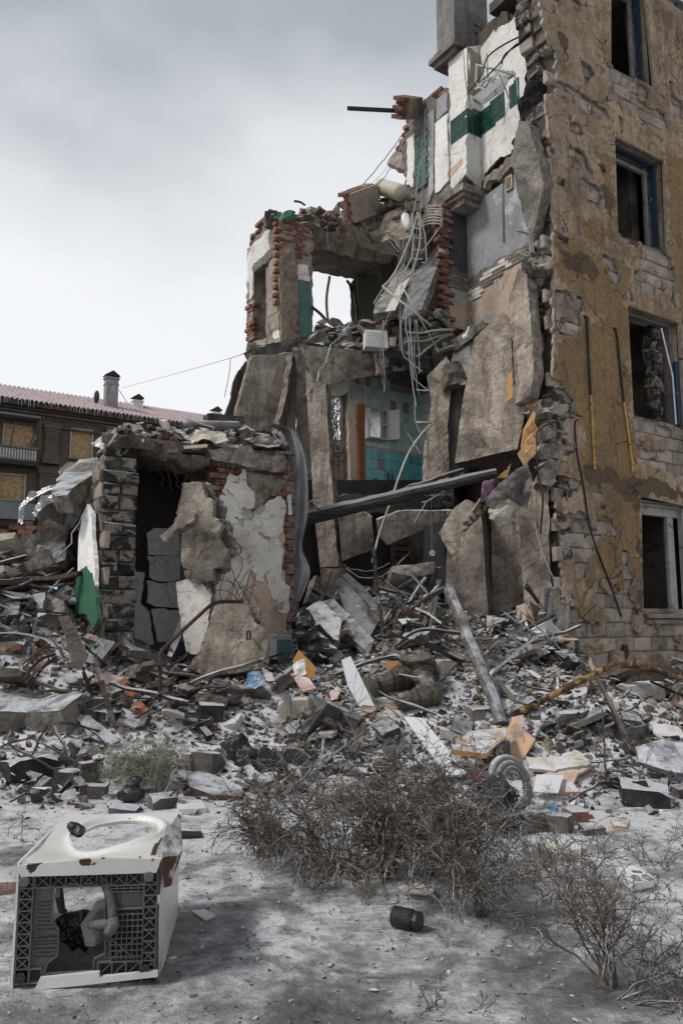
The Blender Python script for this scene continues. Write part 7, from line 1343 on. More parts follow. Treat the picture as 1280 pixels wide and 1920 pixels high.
def rpaint(x, y):
    e = np.minimum.reduce([x, .6-x, y, .86-y]); n = fbm(np.c_[x*7, y*7, np.full(len(x), 3.)], 3); r = np.clip(1-(e/.02), 0, 1)*(.35+n*.9)
    spots = np.clip(fbm(np.c_[x*26, y*26, np.full(len(x), 5.)], 3)*3-1.15, 0, .75); r = np.maximum(r, spots); lines = np.exp(-((np.abs(y-(.75-.25*(x-.5)))/.006)**2))*(x > .38)*(n > .1); r = np.maximum(r, lines*.7)
    corner = ((x > .5) & (y < .9-1.5*(x-.2)) & (x > .53+.03*n)).astype(float); r = np.maximum(r, corner*.62)
    return np.c_[np.clip(r, 0, 1), np.zeros((len(x), 2))]
wslab('front_panel', o0+Z*Zt, e1, e2, [(0, .02), (.1, .0), (.35, .02), (.6, .0), (.6, .86), (0, .86)], .012, 'enamel', [ell], cell=.014, warp=dent, bump=.003, paint=rpaint)
wslab('back_panel', o0+Z*.012, e1, e2, [(0, .05), (.6, .05), (.6, .86), (0, .86)], .01, 'sheet_grey', cell=.05)
wslab('side_panel', o0+e1*.6, e2, Z, [(0, 0), (.86, 0), (.86, .5), (0, .5)], .01, 'enamel', cell=.012, bump=.012, bs=4, paint=lambda x, y: np.c_[np.clip(1-np.minimum.reduce([x, .86-x])/.02, 0, 1)*.5+np.clip(fbm(np.c_[x*16, y*7, np.full(len(x), 8.)], 4)*1.6+.15, 0, .65)*(x < .10), np.zeros((len(x), 2))])
wslab('side_panel', o0+e1*.0, -e2, Z, [(-.86, 0), (0, 0), (0, .5), (-.86, .5)], .01, 'enamel', cell=.03, bump=.008)
# torn rusty flap at the upper right edge
fl = [wp(.60, .02, .50), wp(.655, .12, .47), wp(.665, .3, .44), wp(.64, .45, .46), wp(.60, .8, .50)]; up_ = [wp(.575, .02, .512), wp(.575, .12, .515), wp(.58, .3, .512), wp(.585, .45, .51), wp(.59, .8, .508)]; lo_ = [wp(.615, .0, .38), wp(.64, .08, .36), wp(.625, .3, .33), wp(.61, .45, .42), wp(.6, .8, .46)]
V = [tuple(q) for q in up_+fl+lo_]; Fc = [(r*5+i, r*5+i+1, (r+1)*5+i+1, (r+1)*5+i) for r in range(2) for i in range(4)]
m_fl = surf('rusted_enamel', [(.05, .028, .018), (.10, .05, .028), (.075, .04, .025)], 5, bump=.5, stains=(((.55, .54, .52), 3, .52, .55, .9),), snow=.2)
build('torn_edge', V, Fc, m_fl, wmx)
# top edge folded strip and bottom rail
pl_top = [(0, -.045), (.6, -.045), (.6, 0), (.3, .01), (0, 0)]
wslab('folded_edge', o0+Z*(Zt)-e2*.006, e1, Z, [(0.02, -.055), (.58, -.055), (.6, 0), (.35, .012), (.15, .0), (0, -.01)], .012, 'enamel', cell=.008, bump=.004, paint=lambda x, y: np.c_[np.clip(fbm(np.c_[x*14, y*20, np.full(len(x), 1.)], 4)*1.3+.12, 0, .62), np.zeros((len(x), 2))])
wslab('bottom_rail', o0+Z*.0-e2*.012, e1, Z, [(.10, .0), (.6, .03), (.6, .055), (.36, .04), (.36, .06), (.12, .045)], .02, 'enamel', cell=.02)
# grey plastic base tray with cut-out, ribbed border
hole = [(.15, .40), (.20, .405), (.20, .44), (.34, .45), (.365, .44), (.38, .40), (.365, .36), (.375, .20), (.375, .12), (.33, .10), (.33, .05), (.13, .05), (.14, .09), (.18, .12), (.18, .22), (.15, .26)]
wslab('base_tray', o0+e2*.03, e1, Z, [(.015, .02), (.585, .035), (.585, .455), (.015, .45)], .008, 'tub', [hole], cell=.012, bump=.001)
mb = MB(); RT = Matrix((e1, Z, -e2)).transposed()
def rib(a, b, t=.005, dpt=.028, y0=.024):
    A_, B_ = Vector(a), Vector(b); m_ = (A_+B_)/2; d_ = B_-A_; ang = math.atan2(d_.y, d_.x); R_ = Matrix((e1, Z, -e2)).transposed() @ Matrix.Rotation(ang, 3, 'Z'); mb.box(tuple(o0+e1*m_.x+Z*m_.y-e2*(-.03+dpt/2)), (d_.length, t, dpt), R_)
for y in (.395, .45): rib((.015, y), (.585, y))
for x in (.015, .07): rib((x, .02), (x, .45))
for x in (.53, .585): rib((x, .035), (x, .455))
rib((.015, .02), (.12, .02)); rib((.015, .075), (.12, .075)); rib((.35, .035), (.585, .035)); rib((.35, .09), (.585, .09))
for i in range(9):
    a = .015+i*.063; rib((a, .395), (a, .45), .004)
    rib((a, .395), (a+.063, .45), .003); rib((a+.063, .395), (a, .45), .003)
for i in range(7):
    z = .075+i*.046; rib((.015, z), (.07, z+.046), .003); rib((.07, z), (.015, z+.046), .003); rib((.015, z), (.07, z), .004)
    rib((.53, z+.01), (.585, z+.056), .003); rib((.585, z+.01), (.53, z+.056), .003); rib((.53, z), (.585, z), .004)
for i in range(4): a = .35+i*.058; rib((a, .035), (a, .09), .004); rib((a, .035), (a+.058, .09), .003)
for i in range(8): z = .11+i*.024; rib((.40, z), (.53, z), .003)
for i in range(7): x = .40+i*.0217; rib((x, .10), (x, .285), .003)
rib((.40, .10), (.50, .18), .003); rib((.50, .10), (.40, .18), .003)
for i in range(5): x = .385+i*.03; rib((x, .34+.03), (x, .395), .003)
rib((.385, .37), (.53, .37), .003); rib((.385, .383), (.53, .383), .003); rib((.385, .30), (.53, .30), .004); rib((.385, .30), (.385, .395), .004)
for z in (.16, .185, .21): rib((.075, z), (.175, z), .003, .012)
for seg in zip(hole, hole[1:]+hole[:1]): rib(seg[0], seg[1], .004, .016)
mb.build('tray_ribs', [M['tub']], wmx)
# dark recess strips and dots: shade behind ribs and in vent holes, painted
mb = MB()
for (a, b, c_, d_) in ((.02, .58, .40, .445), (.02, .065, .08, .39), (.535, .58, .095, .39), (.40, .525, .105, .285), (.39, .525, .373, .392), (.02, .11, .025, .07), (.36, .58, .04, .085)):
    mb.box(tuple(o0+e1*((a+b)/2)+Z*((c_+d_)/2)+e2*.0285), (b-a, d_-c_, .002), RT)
mb.build('recess_shade', [M['tub_shade']], wmx)
mb = MB()
for i in range(7):
    for j in range(15):
        x = .092+i*.0125+(.006 if j % 2 else 0); z = .115+j*.0155
        if x > .10+.08*(1 if z < .24 else .55): continue
        mb.box(tuple(o0+e1*x+Z*z+e2*.0275), (.007, .005, .004), RT)
for i in range(3):
    for j in range(9): mb.box(tuple(o0+e1*(.405+i*.012)+Z*(.30+j*.011)+e2*.0275), (.006, .005, .004), RT)
for j in range(12): mb.box(tuple(o0+e1*(.382+(j % 2)*.008)+Z*(.09+j*.016)+e2*.0275), (.006, .005, .004), RT)
h_ = mb.build('painted_vent_holes', [M['bag_black']], wmx)  # black dots painted in for the dark of the holes
for x, z in ((.04, .045), (.545, .06), (.035, .425), (.55, .43)):
    mb = MB(); c_ = o0+e1*x+Z*z; mb.tube([c_+e2*.03, c_-e2*.01, c_-e2*.012], [.022, .022, .018], 10); mb.build('foot', [M['bag_black'] if z < .3 else M['tub']], wmx)
# hoses, motor lump, film
mb = MB(); mb.tube(smooth_path([wp(.30, .06, .445), wp(.36, .03, .40), wp(.395, .0, .33), wp(.405, -.02, .27)], 5), .020, 12); mb.build('drain_hose', [surf('ribbed_hose', [(.07, .075, .085), (.11, .115, .13)], 4, rough=.4, bump=.5)], wmx, smooth=True)
mb = MB(); mb.tube([wp(.405, -.02, .275), wp(.412, -.03, .25), wp(.40, -.04, .235), wp(.39, -.06, .225)], [.024, .026, .024, .018], 12); mb.tube([wp(.40, -.02, .245), wp(.37, .0, .242), wp(.30, .03, .23)], [.02, .022, .016], 10); mb.build('hose_elbow', [M['sheet_grey']], wmx, smooth=True)
o = detail_chunk('motor_block', M['bag_black'], (.22, .2, .34), wp(.20, .22, .08), (.1, .2, .3), None, None, 'rock', 4, .05, 9); o.parent = wmx; o.location = o.location-o0; del_ = None
mb = MB(); mb.tube([wp(.175, .02, .40), wp(.18, .0, .36), wp(.19, .01, .30), wp(.195, .05, .28)], [.012, .02, .016, .01], 6); mb.build('bracket', [M['black_steel']], wmx)
wslab('plastic_film', o0+e1*.25+e2*.12, (e1+e2*.3).normalized(), Z, [(0, .2), (.06, .30), (.14, .29), (.13, .12), (.02, .12)], .002, 'plastic_clear', cell=.015, warp=lambda x, y: .03*fbm(np.c_[x*14, y*14, np.zeros(len(x))], 3)+.02*np.sin(x*40))
mb = MB(); mb.tube([wp(.11, .47, .52), wp(.12, .50, .50), wp(.155, .47, .49), wp(.165, .42, .485)], [.02, .03, .03, .012], 8); mb.build('door_hinge', [M['bag_black']], wmx, smooth=True)
mb = MB()
for t in np.linspace(1.9, 5.9, 16): 
    x, y = .335+.165*math.cos(t), .50+.2*math.sin(t)
mb = MB(); 
for i in range(9): x = .21+i*.02; mb.tube([wp(x, .025, .445), wp(x, .02, .445-RS.uniform(.01, .03))], [.004, .001], 4)
mb.build('icicle', [M['ice']], wmx)
for x, y, m_ in ((.33, .38, 'brick_snow'), (.27, .46, 'concrete_dark')):
    q = wp(x, y, .03); o = detail_chunk('stone_inside', M[m_], (.11, .08, .07), q, (0, 0, .4), 'red brick bit frozen inside the washing machine' if 'brick' in m_ else 'dark stick like stone frozen inside the washing machine', 'stone', 'rock', 2, .008, 12)
# ============================================================ scattered rubble: every larger piece is its own thing
def zone(x, y):
    if x < -2.9: return 'on the left heap' if y > 8.8 else 'at the left beside the huge broken slabs'
    if y > 10.4 and x > -.4: return 'on the middle heap under the hanging panels'
    if x < -.2: return 'in the snow below the annex' if y > 8 else 'at the edge of the ice near the green weeds'
    if x > 3: return 'before the foot of the ochre facade'
    return 'around the leaning pole' if y > 8.6 else 'in the snow behind the large shrub'
PROT = [(640, 1225, 705, 1340), (752, 1335, 880, 1462), (840, 1355, 958, 1428), (930, 1345, 1010, 1448), (985, 1412, 1115, 1495), (880, 1436, 1002, 1556), (985, 1245, 1275, 1318), (822, 1100, 955, 1372), (350, 1225, 505, 1280), (500, 1180, 615, 1352), (408, 1312, 508, 1380), (405, 1380, 548, 1462), (290, 1290, 315, 1328), (690, 1200, 830, 1332), (-40, 1240, 135, 1400), (1015, 1495, 1275, 1605), (195, 1370, 350, 1485), (640, 1080, 715, 1200), (105, 1150, 165, 1255), (345, 1440, 460, 1500), (1190, 1340, 1290, 1450)]
def proj(x, y, z):
    dz = z-CAMZ; f = y*CP+dz*SP; return 640+F_PX*x/f, 960-F_PX*(dz*CP-y*SP)/f
def guarded(x, y):
    a, b = proj(x, y, hz(x, y)+.05); return any(p[0]-8 < a < p[2]+8 and p[1]-4 < b < p[3]+14 for p in PROT)
def spot(y0, y1, x0=None, x1=None, pref=None, big=True):
    for _ in range(200):
        y = RS.uniform(y0, y1); lim = y*.47; x = RS.uniform(max(-lim, x0 if x0 is not None else -99), min(lim, x1 if x1 is not None else 99))
        # keep out of the annex, the facade and the solid middle walls
        ax_, ay_ = x-ax_o.x, y-ax_o.y; f = ax_*UX+ay_*UY; s = ax_*SX+ay_*SY
        if -.1 < f < 2.6 and s > -.12: continue
        cx, cy = x-CN[0], y-CN[1]; f2 = cx*UX+cy*UY; s2 = cx*SX+cy*SY
        if f2 > -.2 and s2 > -.15: continue
        if y < 8.0 and RS.rand() > max(0., (y-6.4)/1.6)**1.2: continue
        if pref and not pref(x, y): continue
        if big and RS.rand() < .96 and (guarded(x, y) or (big > 1 and (guarded(x-.35, y) or guarded(x+.35, y) or guarded(x, y-.3)))): continue
        return x, y
    return x, y
HUE = {'concrete_snowy': 'snow dusted', 'concrete_grey': 'light grey', 'concrete_dark': 'dark grey', 'pale_stone': 'whitish', 'charred_plain': 'sooty', 'cream_stone': 'cream', 'brick_snow': 'frosted', 'brick': 'bare', 'wood_brown': 'brown', 'cream_board': 'pale cream', 'block': 'tan'}
def rough_chunk(name, mat, kind, seed, amp=.045, sub=2):
    me = chunk_mesh(name, mat, kind, 14); bm = bmesh.new(); bm.from_mesh(me); bmesh.ops.triangulate(bm, faces=bm.faces[:])
    for _ in range(sub): bmesh.ops.subdivide_edges(bm, edges=[e for e in bm.edges if e.calc_length() > .22], cuts=1, use_grid_fill=True)
    bmesh.ops.triangulate(bm, faces=bm.faces[:]); bm.normal_update(); V = np.array([tuple(v.co) for v in bm.verts]); d = amp*fbm(V*5+seed*7.1, 3)*1.6-amp*.5*np.abs(fbm(V*11+seed, 2))
    for v, k in zip(bm.verts, d): v.co += v.normal*float(k)
    bm.to_mesh(me); bm.free(); return me
def scatter(name, cat, mats, kind, n, s0, s1, words, group, y0=6.6, y1=13.2, flat=False, pw=2.2, emb=.25, up=0, variants=5, aspect=None, **k):
    ms = {}
    if s0 > .4: k['big'] = 2
    for m_ in mats: ms.setdefault(m_, [rough_chunk(name, M[m_], kind, q, .02 if kind in ('slab', 'brick') else .04) for q in range(variants)])
    for i in range(n):
        m_ = mats[RS.randint(len(mats))]; x, y = spot(y0, y1, **k); s = (s0+(s1-s0)*RS.rand()**pw)*(.66+.17*max(0, y-7.2)); z = hz(x, y)
        me = ms[m_][RS.randint(variants)]
        o = bpy.data.objects.new(name, me); COL.objects.link(o); a = aspect() if aspect else (1, RS.uniform(.8, 1.2), RS.uniform(.8, 1.3))
        o.scale = (s*a[0], s*a[1], s*a[2]); tl = .3 if flat else .7
        o.rotation_euler = (RS.normal()*tl*.6, RS.normal()*tl*.6, RS.uniform(0, 6.28)); o.location = (x, y, z+s*(.1-emb*.4)*a[2]+RS.uniform(0, up))
        size = 'large' if s > s0+(s1-s0)*.5 else ('medium' if s > s0+(s1-s0)*.18 else 'small')
        tag(o, '%s %s %s %s' % (size, HUE[m_], words, zone(x, y)), cat, group)
scatter('concrete_chunk', 'rubble', ['concrete_snowy', 'concrete_grey', 'concrete_dark', 'concrete_snowy'], 'block', 260, .08, .38, 'broken concrete chunk', 'broken concrete chunks in the rubble', up=.10)
scatter('stone_chunk', 'rubble', ['concrete_snowy', 'concrete_dark', 'pale_stone', 'charred_plain'], 'rock', 120, .08, .32, 'rounded masonry lump', 'lumps of masonry in the rubble', up=.08)
scatter('slab_piece', 'slab', ['concrete_snowy', 'concrete_grey', 'cream_stone'], 'slab', 130, .15, .50, 'flat slab piece', 'flat slab pieces in the rubble', up=.18)
scatter('loose_brick', 'brick', ['brick_snow'], 'brick', 140, .12, .22, 'reddish loose brick', 'loose bricks in the rubble', up=.08, pw=.7)
scatter('charred_block', 'block', ['charred_plain'], 'block', 110, .10, .32, 'black charred block', 'charred blocks in the rubble', up=.08)
# planks and boards
pm = {}
def plank_mesh(mat):
    mb = MB(); k = 5; pts = [Vector((-.5+i/k, RS.uniform(-.015, .015), RS.uniform(-.02, .02))) for i in range(k+1)]
    mb.tube(pts, [(.055*RS.uniform(.7, 1.1), .022) for _ in pts], 4); me = bpy.data.meshes.new('plank'); V = np.concatenate(mb.v); V[:4] += RS.uniform(-.04, .04, (4, 3)); me.from_pydata(V.tolist(), [], mb.f); me.materials.append(M[mat]); return me
def shard_mesh(mat):
    n = RS.randint(4, 7); a = np.sort(RS.uniform(0, 6.28, n)); c = [(math.cos(t)*RS.uniform(.3, .55), math.sin(t)*RS.uniform(.2, .4)) for t in a]; bend = RS.uniform(-.08, .08)
    V = [(x, y, .012+bend*x*x*4) for x, y in c]+[(x, y, -.012+bend*x*x*4) for x, y in c]
    me = bpy.data.meshes.new('board_piece'); me.from_pydata(V, [], [tuple(range(n)), tuple(range(n, 2*n))[::-1]]+[(i, i+n, (i+1) % n+n, (i+1) % n) for i in range(n)]); me.materials.append(M[mat]); return me
def scat2(name, cat, fn, mats, wts, n, s0, s1, words, group, tilt, lift, yr=(6.6, 13.2), pw=1.6, sc=None, **k):
    if s0 > .9: k['big'] = 2
    ms = {m_: [fn(m_) for _ in range(6)] for m_ in mats}; wts = np.array(wts, float)/sum(wts)
    for i in range(n):
        m_ = mats[RS.choice(len(mats), p=wts)]; x, y = spot(*yr, **k); s = (s0+(s1-s0)*RS.rand()**pw)*(.70+.13*max(0, y-7.2)); z = hz(x, y); o = bpy.data.objects.new(name, ms[m_][RS.randint(6)]); COL.objects.link(o)
        q = sc() if sc else 1; o.scale = (s, s*q, s if name != 'plank' else max(s, .5)); o.rotation_euler = (RS.normal()*tilt, RS.normal()*tilt, RS.uniform(0, 6.28)); o.location = (x, y, z+abs(math.sin(o.rotation_euler.y))*s*.4+lift*RS.rand()+.01)
        tag(o, '%s%s %s' % ('' if 'long' in words[m_] else ('long ' if s > s0+(s1-s0)*.45 else 'short '), words[m_], zone(x, y)), cat, group)
scat2('plank', 'plank', plank_mesh, ['wood_grey', 'wood_brown', 'wood_beam'], [3, 3, 2], 240, .25, 1.0, {'wood_grey': 'weathered grey plank', 'wood_brown': 'wet brown plank', 'wood_beam': 'black wet lath'}, 'planks in the rubble', .35, .18, sc=lambda: RS.uniform(.6, 1.1))
scat2('board_piece', 'board', shard_mesh, ['white_board', 'cream_board', 'laminate_snow', 'peach_board', 'concrete_snowy', 'wood_brown', 'plastic_white', 'plaster_clean'], [.6, 2.0, .8, .8, 3, 7, 1., 1.2], 225, .08, .38, {'white_board': 'white board piece', 'cream_board': 'cream board piece', 'laminate_snow': 'frosted orange laminate piece', 'peach_board': 'peach coloured board piece', 'concrete_snowy': 'grey snowy sheet piece', 'wood_brown': 'brown board piece', 'plastic_white': 'white plastic piece', 'plaster_clean': 'pale plaster piece'}, 'board and sheet pieces in the rubble', .45, .16, pw=2)
scat2('metal_scrap', 'metal strip', plank_mesh, ['metal', 'rust', 'black_steel'], [3, 2, 2], 90, .25, .9, {'metal': 'bright steel strip', 'rust': 'rusty steel strip', 'black_steel': 'black steel strip'}, 'metal strips in the rubble', .4, .2, sc=lambda: RS.uniform(.3, .6))
scat2('long_timber', 'timber', plank_mesh, ['wood_grey', 'wood_brown', 'wood_beam'], [2, 3, 3], 30, 1.0, 1.8, {'wood_grey': 'long weathered grey timber', 'wood_brown': 'long wet brown timber', 'wood_beam': 'long black timber'}, 'long timbers in the rubble', .22, .22, yr=(8.0, 13.2), sc=lambda: RS.uniform(.9, 1.5))
scatter('big_slab', 'slab', ['concrete_snowy', 'concrete_grey', 'concrete_dark'], 'slab', 22, .42, .72, 'big broken slab', 'big broken slabs in the rubble', up=.25, y0=8.2, pw=1.2)
for x0_, x1_, y0_, y1_, n_ in ((1.2, 3.1, 8.8, 11.4, 42), (-.7, 1.3, 8.4, 11.2, 34)):
    scat2('board_piece', 'board', shard_mesh, ['white_board', 'cream_board', 'laminate_snow', 'peach_board', 'wood_brown', 'plastic_white'], [1, 4, .8, 1, 3, 1.5], n_, .22, .55, {'white_board': 'wide white board piece', 'cream_board': 'wide cream board piece', 'laminate_snow': 'wide frosted orange board', 'peach_board': 'wide peach board piece', 'wood_brown': 'wide brown board piece', 'plastic_white': 'wide white plastic sheet'}, 'board and sheet pieces in the rubble', .6, .25, yr=(y0_, y1_), x0=x0_, x1=x1_)
scat2('metal_scrap', 'metal strip', plank_mesh, ['metal'], [1], 26, .5, 1.1, {'metal': 'bent bright steel profile'}, 'metal strips in the rubble', .5, .3, yr=(8.6, 11.4), x0=.8, x1=3.1, sc=lambda: RS.uniform(.4, .7))
# small stuff nobody could count
def crumbs(name, label, mat, n, s0, s1, y0=6.3, y1=13.4, flat=1., fn=None):
    bases = []
    for _ in range(10):
        pts = [Vector(RS.normal(size=3)).normalized()*.5 for _ in range(9)]; me = hull('t', [Vector((p.x, p.y, p.z*flat)) for p in pts], M[mat]); V = np.array([tuple(v.co) for v in me.vertices]); bases.append((V, [tuple(p.vertices) for p in me.polygons])); bpy.data.meshes.remove(me)
    mb = MB()
    xs = np.empty(n); ys = np.empty(n)
    for i in range(n): xs[i], ys[i] = fn() if fn else spot(y0, y1, big=False)
    zs = H(xs, ys)
    for i in range(n):
        V, Fc = bases[RS.randint(10)]; s = s0+(s1-s0)*RS.rand()**2.5; R_ = np.array(Euler(tuple(RS.uniform(-.6, .6, 2))+(RS.uniform(0, 6.28),)).to_matrix()); mb.add((V*s) @ R_.T+np.array([xs[i], ys[i], zs[i]+s*.1]), Fc)
    o = mb.build(name, [M[mat]]); tag(o, label, None, None, 'stuff'); return o
crumbs('concrete_crumbs', 'loose grey crumbs between the larger rubble', 'concrete_snowy', 3600, .03, .14)
crumbs('dark_crumbs', 'black charred crumbs between the larger rubble', 'charred_plain', 2600, .03, .12)
crumbs('earthy_crumbs', 'brown earthy crumbs packed between the larger rubble', 'mortar', 2400, .03, .14, y0=8.0)
crumbs('brick_crumbs', 'red brick crumbs between the larger rubble', 'brick_snow', 900, .03, .09)
crumbs('board_crumbs', 'pale splinters and flakes between the larger rubble', 'cream_board', 1300, .03, .13, flat=.25)
crumbs('wood_crumbs', 'brown splinters between the larger rubble', 'wood_brown', 1500, .03, .16, flat=.3)
crumbs('white_crumbs', 'white plaster flakes between the larger rubble', 'plaster_clean', 700, .02, .09, flat=.3)
crumbs('ice_grit', 'dark grit frozen into the foreground ice', 'concrete_dark', 2600, .005, .026, fn=lambda: (lambda y: (RS.uniform(-.5, .5)*y, y))(RS.uniform(2.6, 7)))
crumbs('ice_lumps', 'small pale lumps of frozen snow on the foreground ice', 'snow_lump', 500, .008, .04, flat=.5, fn=lambda: (lambda y: (RS.uniform(-.5, .5)*y, y))(RS.uniform(2.6, 8)))
mb = MB()
for i in range(900):
    y = RS.uniform(2.6, 8); x = RS.uniform(-.5, .5)*y; a = RS.uniform(0, 6.28); L_ = RS.uniform(.02, .10); z = hz(x, y); mb.tube([(x, y, z+.004), (x+math.cos(a)*L_, y+math.sin(a)*L_, z+RS.uniform(.004, .02))], [.0016, .0008], 3)
o = mb.build('twig_litter', [M['twig_dark']]); tag(o, 'dead stalks and twig litter scattered over the ice', None, None, 'stuff')
# rubble on the tower roof, tower floor, annex roof
def heap(label, group, poly, dfn, n, s0, s1, names, mound='mortar_pale', mcat=None, back=.5, lean=50):
    xs = [p[0] for p in poly]; ys = [p[1] for p in poly]; A = np.array([p[:2] for p in poly], float); cx, cy = sum(xs)/len(xs), sum(ys)/len(ys)
    pl = plane3((min(xs), cy, dfn(min(xs))+.12), (max(xs), cy, dfn(max(xs))+.12), (cx, min(ys), dfn(cx)+.12+back*.5)); 
    o = slab('rubble_mound', pl, [(cx+(x-cx)*.97, cy+(y-cy)*.86+2, .05) for x, y in A], .5, M[mound], None, cell=.09, rough=.06, bump=.16, bs=3.5, emat=M[mound]); tag(o, 'compact mound of broken masonry '+label, 'rubble')
    ms = {}
    for m_, nm, kd in names: ms[nm+m_] = [rough_chunk(nm, M[m_], kd, q, .02) for q in range(4)]
    k = 0
    while k < n:
        x, y = RS.uniform(min(xs), max(xs)), RS.uniform(min(ys), max(ys))
        if not inside(np.array([x]), np.array([y]), A)[0]: continue
        k += 1; m_, nm, kd = names[RS.randint(len(names))]; t = (max(ys)-y)/(max(ys)-min(ys)); p = P(x, y, dfn(x)+back*.5*t+RS.uniform(-.08, .10)); s = s0+(s1-s0)*RS.rand()**2 if nm != 'loose_brick' else RS.uniform(.14, .24)
        o = bpy.data.objects.new(nm, ms[nm+m_][RS.randint(4)]); COL.objects.link(o); o.scale = (s, s*RS.uniform(.8, 1.2), s*RS.uniform(.8, 1.2)); o.rotation_euler = tuple(RS.normal(size=2)*.5)+(RS.uniform(0, 6.28),); o.location = p
        tag(o, HUE[m_].split()[-1]+' '+{'loose_brick': 'loose brick ', 'stone_chunk': 'lump of masonry ', 'slab_piece': 'flat piece ', 'charred_lump': 'charred lump '}[nm]+label+(', left half' if x < (min(xs)+max(xs))/2 else ', right half'), 'brick' if nm == 'loose_brick' else 'rubble', group)
bn = [('brick', 'loose_brick', 'brick'), ('pale_stone', 'stone_chunk', 'rock'), ('concrete_grey', 'stone_chunk', 'rock'), ('concrete_grey', 'slab_piece', 'slab'), ('concrete_dark', 'slab_piece', 'slab')]
heap('on the roof of the corner tower', 'rubble on the tower roof', [(505, 415), (515, 403), (545, 395), (580, 386), (640, 392), (690, 420), (740, 440), (748, 460), (690, 448), (600, 425), (545, 412)], lambda x: 14.4+(x-505)/240*1.0, 85, .12, .34, bn+bn[:1])
heap('below the water heater', 'rubble below the water heater', [(630, 402), (660, 372), (690, 362), (740, 366), (775, 372), (800, 400), (790, 445), (752, 465), (700, 440), (650, 420)], lambda x: 14.6-(x-630)/170*.9, 95, .14, .42, bn+[('concrete_dark', 'charred_lump', 'rock')])
heap('on the open tower floor', 'rubble on the tower floor', [(585, 628), (600, 605), (640, 598), (690, 605), (745, 600), (800, 590), (842, 580), (846, 655), (800, 668), (700, 652), (650, 660), (600, 650), (570, 648)], lambda x: 14.1-(x-585)/260*1.1, 150, .12, .36, bn+[('charred_plain', 'charred_lump', 'rock')], mound='concrete_dark')
heap('on the annex roof', 'rubble on the annex roof', [(195, 838), (210, 812), (260, 800), (330, 806), (400, 812), (470, 808), (540, 818), (552, 838), (500, 842), (400, 842), (300, 826), (240, 818)], lambda x: 9.95+(x-195)/350*1.25, 130, .10, .34, [('concrete_snowy', 'slab_piece', 'slab'), ('pale_stone', 'stone_chunk', 'rock'), ('brick_snow', 'loose_brick', 'brick'), ('concrete_dark', 'stone_chunk', 'rock'), ('wood_brown', 'slab_piece', 'slab'), ('cream_board', 'slab_piece', 'slab')], mound='concrete_snowy', back=.3)
# big cluster of still-mortared bricks near the water heater
for (x, y, d, s, rz, lab) in ((678, 378, 14.0, .62, .5, 'large'), (772, 198, 14.2, .40, .9, 'small')):
    t = thing('brick_cluster', tuple(P(x, y, d)), '%s tilted cluster of mortared bricks %s' % (lab, 'on top of the upper heap' if lab == 'large' else 'at the top of the stair wall'), 'masonry')
    R_ = Euler((.5, -.55, rz)).to_matrix(); nb = int(s/.08)
    for r in range(nb):
        for c in range(2 if lab == 'small' else 3):
            for b_ in range(2):
                o = bpy.data.objects.new('brick', br[RS.randint(6)]); COL.objects.link(o); o.parent = t; o.rotation_euler = (R_ @ Euler((math.radians(90), 0, 0)).to_matrix()).to_euler(); o.location = R_ @ Vector(((c-1)*.24+(.12 if r % 2 else 0), b_*.12, (r-nb/2)*.08))
    mb = MB(); mb.box(tuple(P(x, y, d)+R_ @ Vector((.04, .0, -.04))), (.24*(2 if lab == 'small' else 3)*.9, .17, nb*.08*.93), R_); mb.build('mortar_core', [M['mortar_pale']], t)
# annex roof extras
mb = MB(); mb.tube([P(345, 795, 10.7), P(352, 795, 10.7), P(445, 797, 11.0), P(452, 797, 11.0)], [.03, .055, .055, .03], 12); tag(mb.build('insulation_roll', [M['rubber']], smooth=True), 'long pale grey pipe section lying on the annex roof', 'pipe')
strip('thin grey bar lying over the pale pipe on the annex roof', [(348, 785), (370, 792), (402, 802)], 10.6, .03)
mb = MB(); mb.box(tuple(P(420, 788, 11.4)), (.55, .3, .10), Matrix.Rotation(.4, 3, 'Z'), 0, .01); tag(mb.build('concrete_block', [M['concrete_snowy']]), 'flat concrete block lying behind the pale pipe on the annex roof', 'concrete block')
for i in range(26):
    x = RS.uniform(200, 540); y = 832+RS.uniform(-8, 14)+(x-200)*.03; d = 9.8+(x-200)/340*1.3+RS.uniform(0, .3); a = P(x, y, d); L_ = RS.uniform(.15, .45); g_ = RS.uniform(-.5, .5)
    mb = MB(); mb.tube([a, a+Vector((math.cos(g_)*L_, math.sin(g_)*L_*.6, RS.uniform(-.06, .06)))], (.03), 4); o = mb.build('lath', [M[('wood_grey', 'wood_brown', 'cream_board')[i % 3]]]); tag(o, 'broken lath lying on the annex roof', 'plank', 'laths on the annex roof')
crumple('roofing_felt', 'torn roofing felt hanging at the right of the annex roof', 'felt', [(455, 830), (500, 822), (530, 832), (522, 842), (480, 838)], 10.8, 'wood_grey', 21, .06, pitch=40)
crumple('roofing_felt', 'snowy torn felt in the middle of the annex roof', 'felt', [(330, 818), (370, 805), (420, 812), (430, 830), (360, 835)], 10.5, 'cream_board', 22, .10, pitch=40)
mb = MB()
for i in range(60):
    x = RS.uniform(300, 545); y = 850+(x-300)*.10+RS.uniform(-4, 4); a = P(x, y, 10.1+(x-300)/245*1.0); mb.tube([a, a-Vector((0, 0, RS.uniform(.03, .12)))], [.006, .001], 4)
o = mb.build('icicles', [M['ice']]); tag(o, 'row of small icicles along the annex roof edge', None, None, 'stuff')
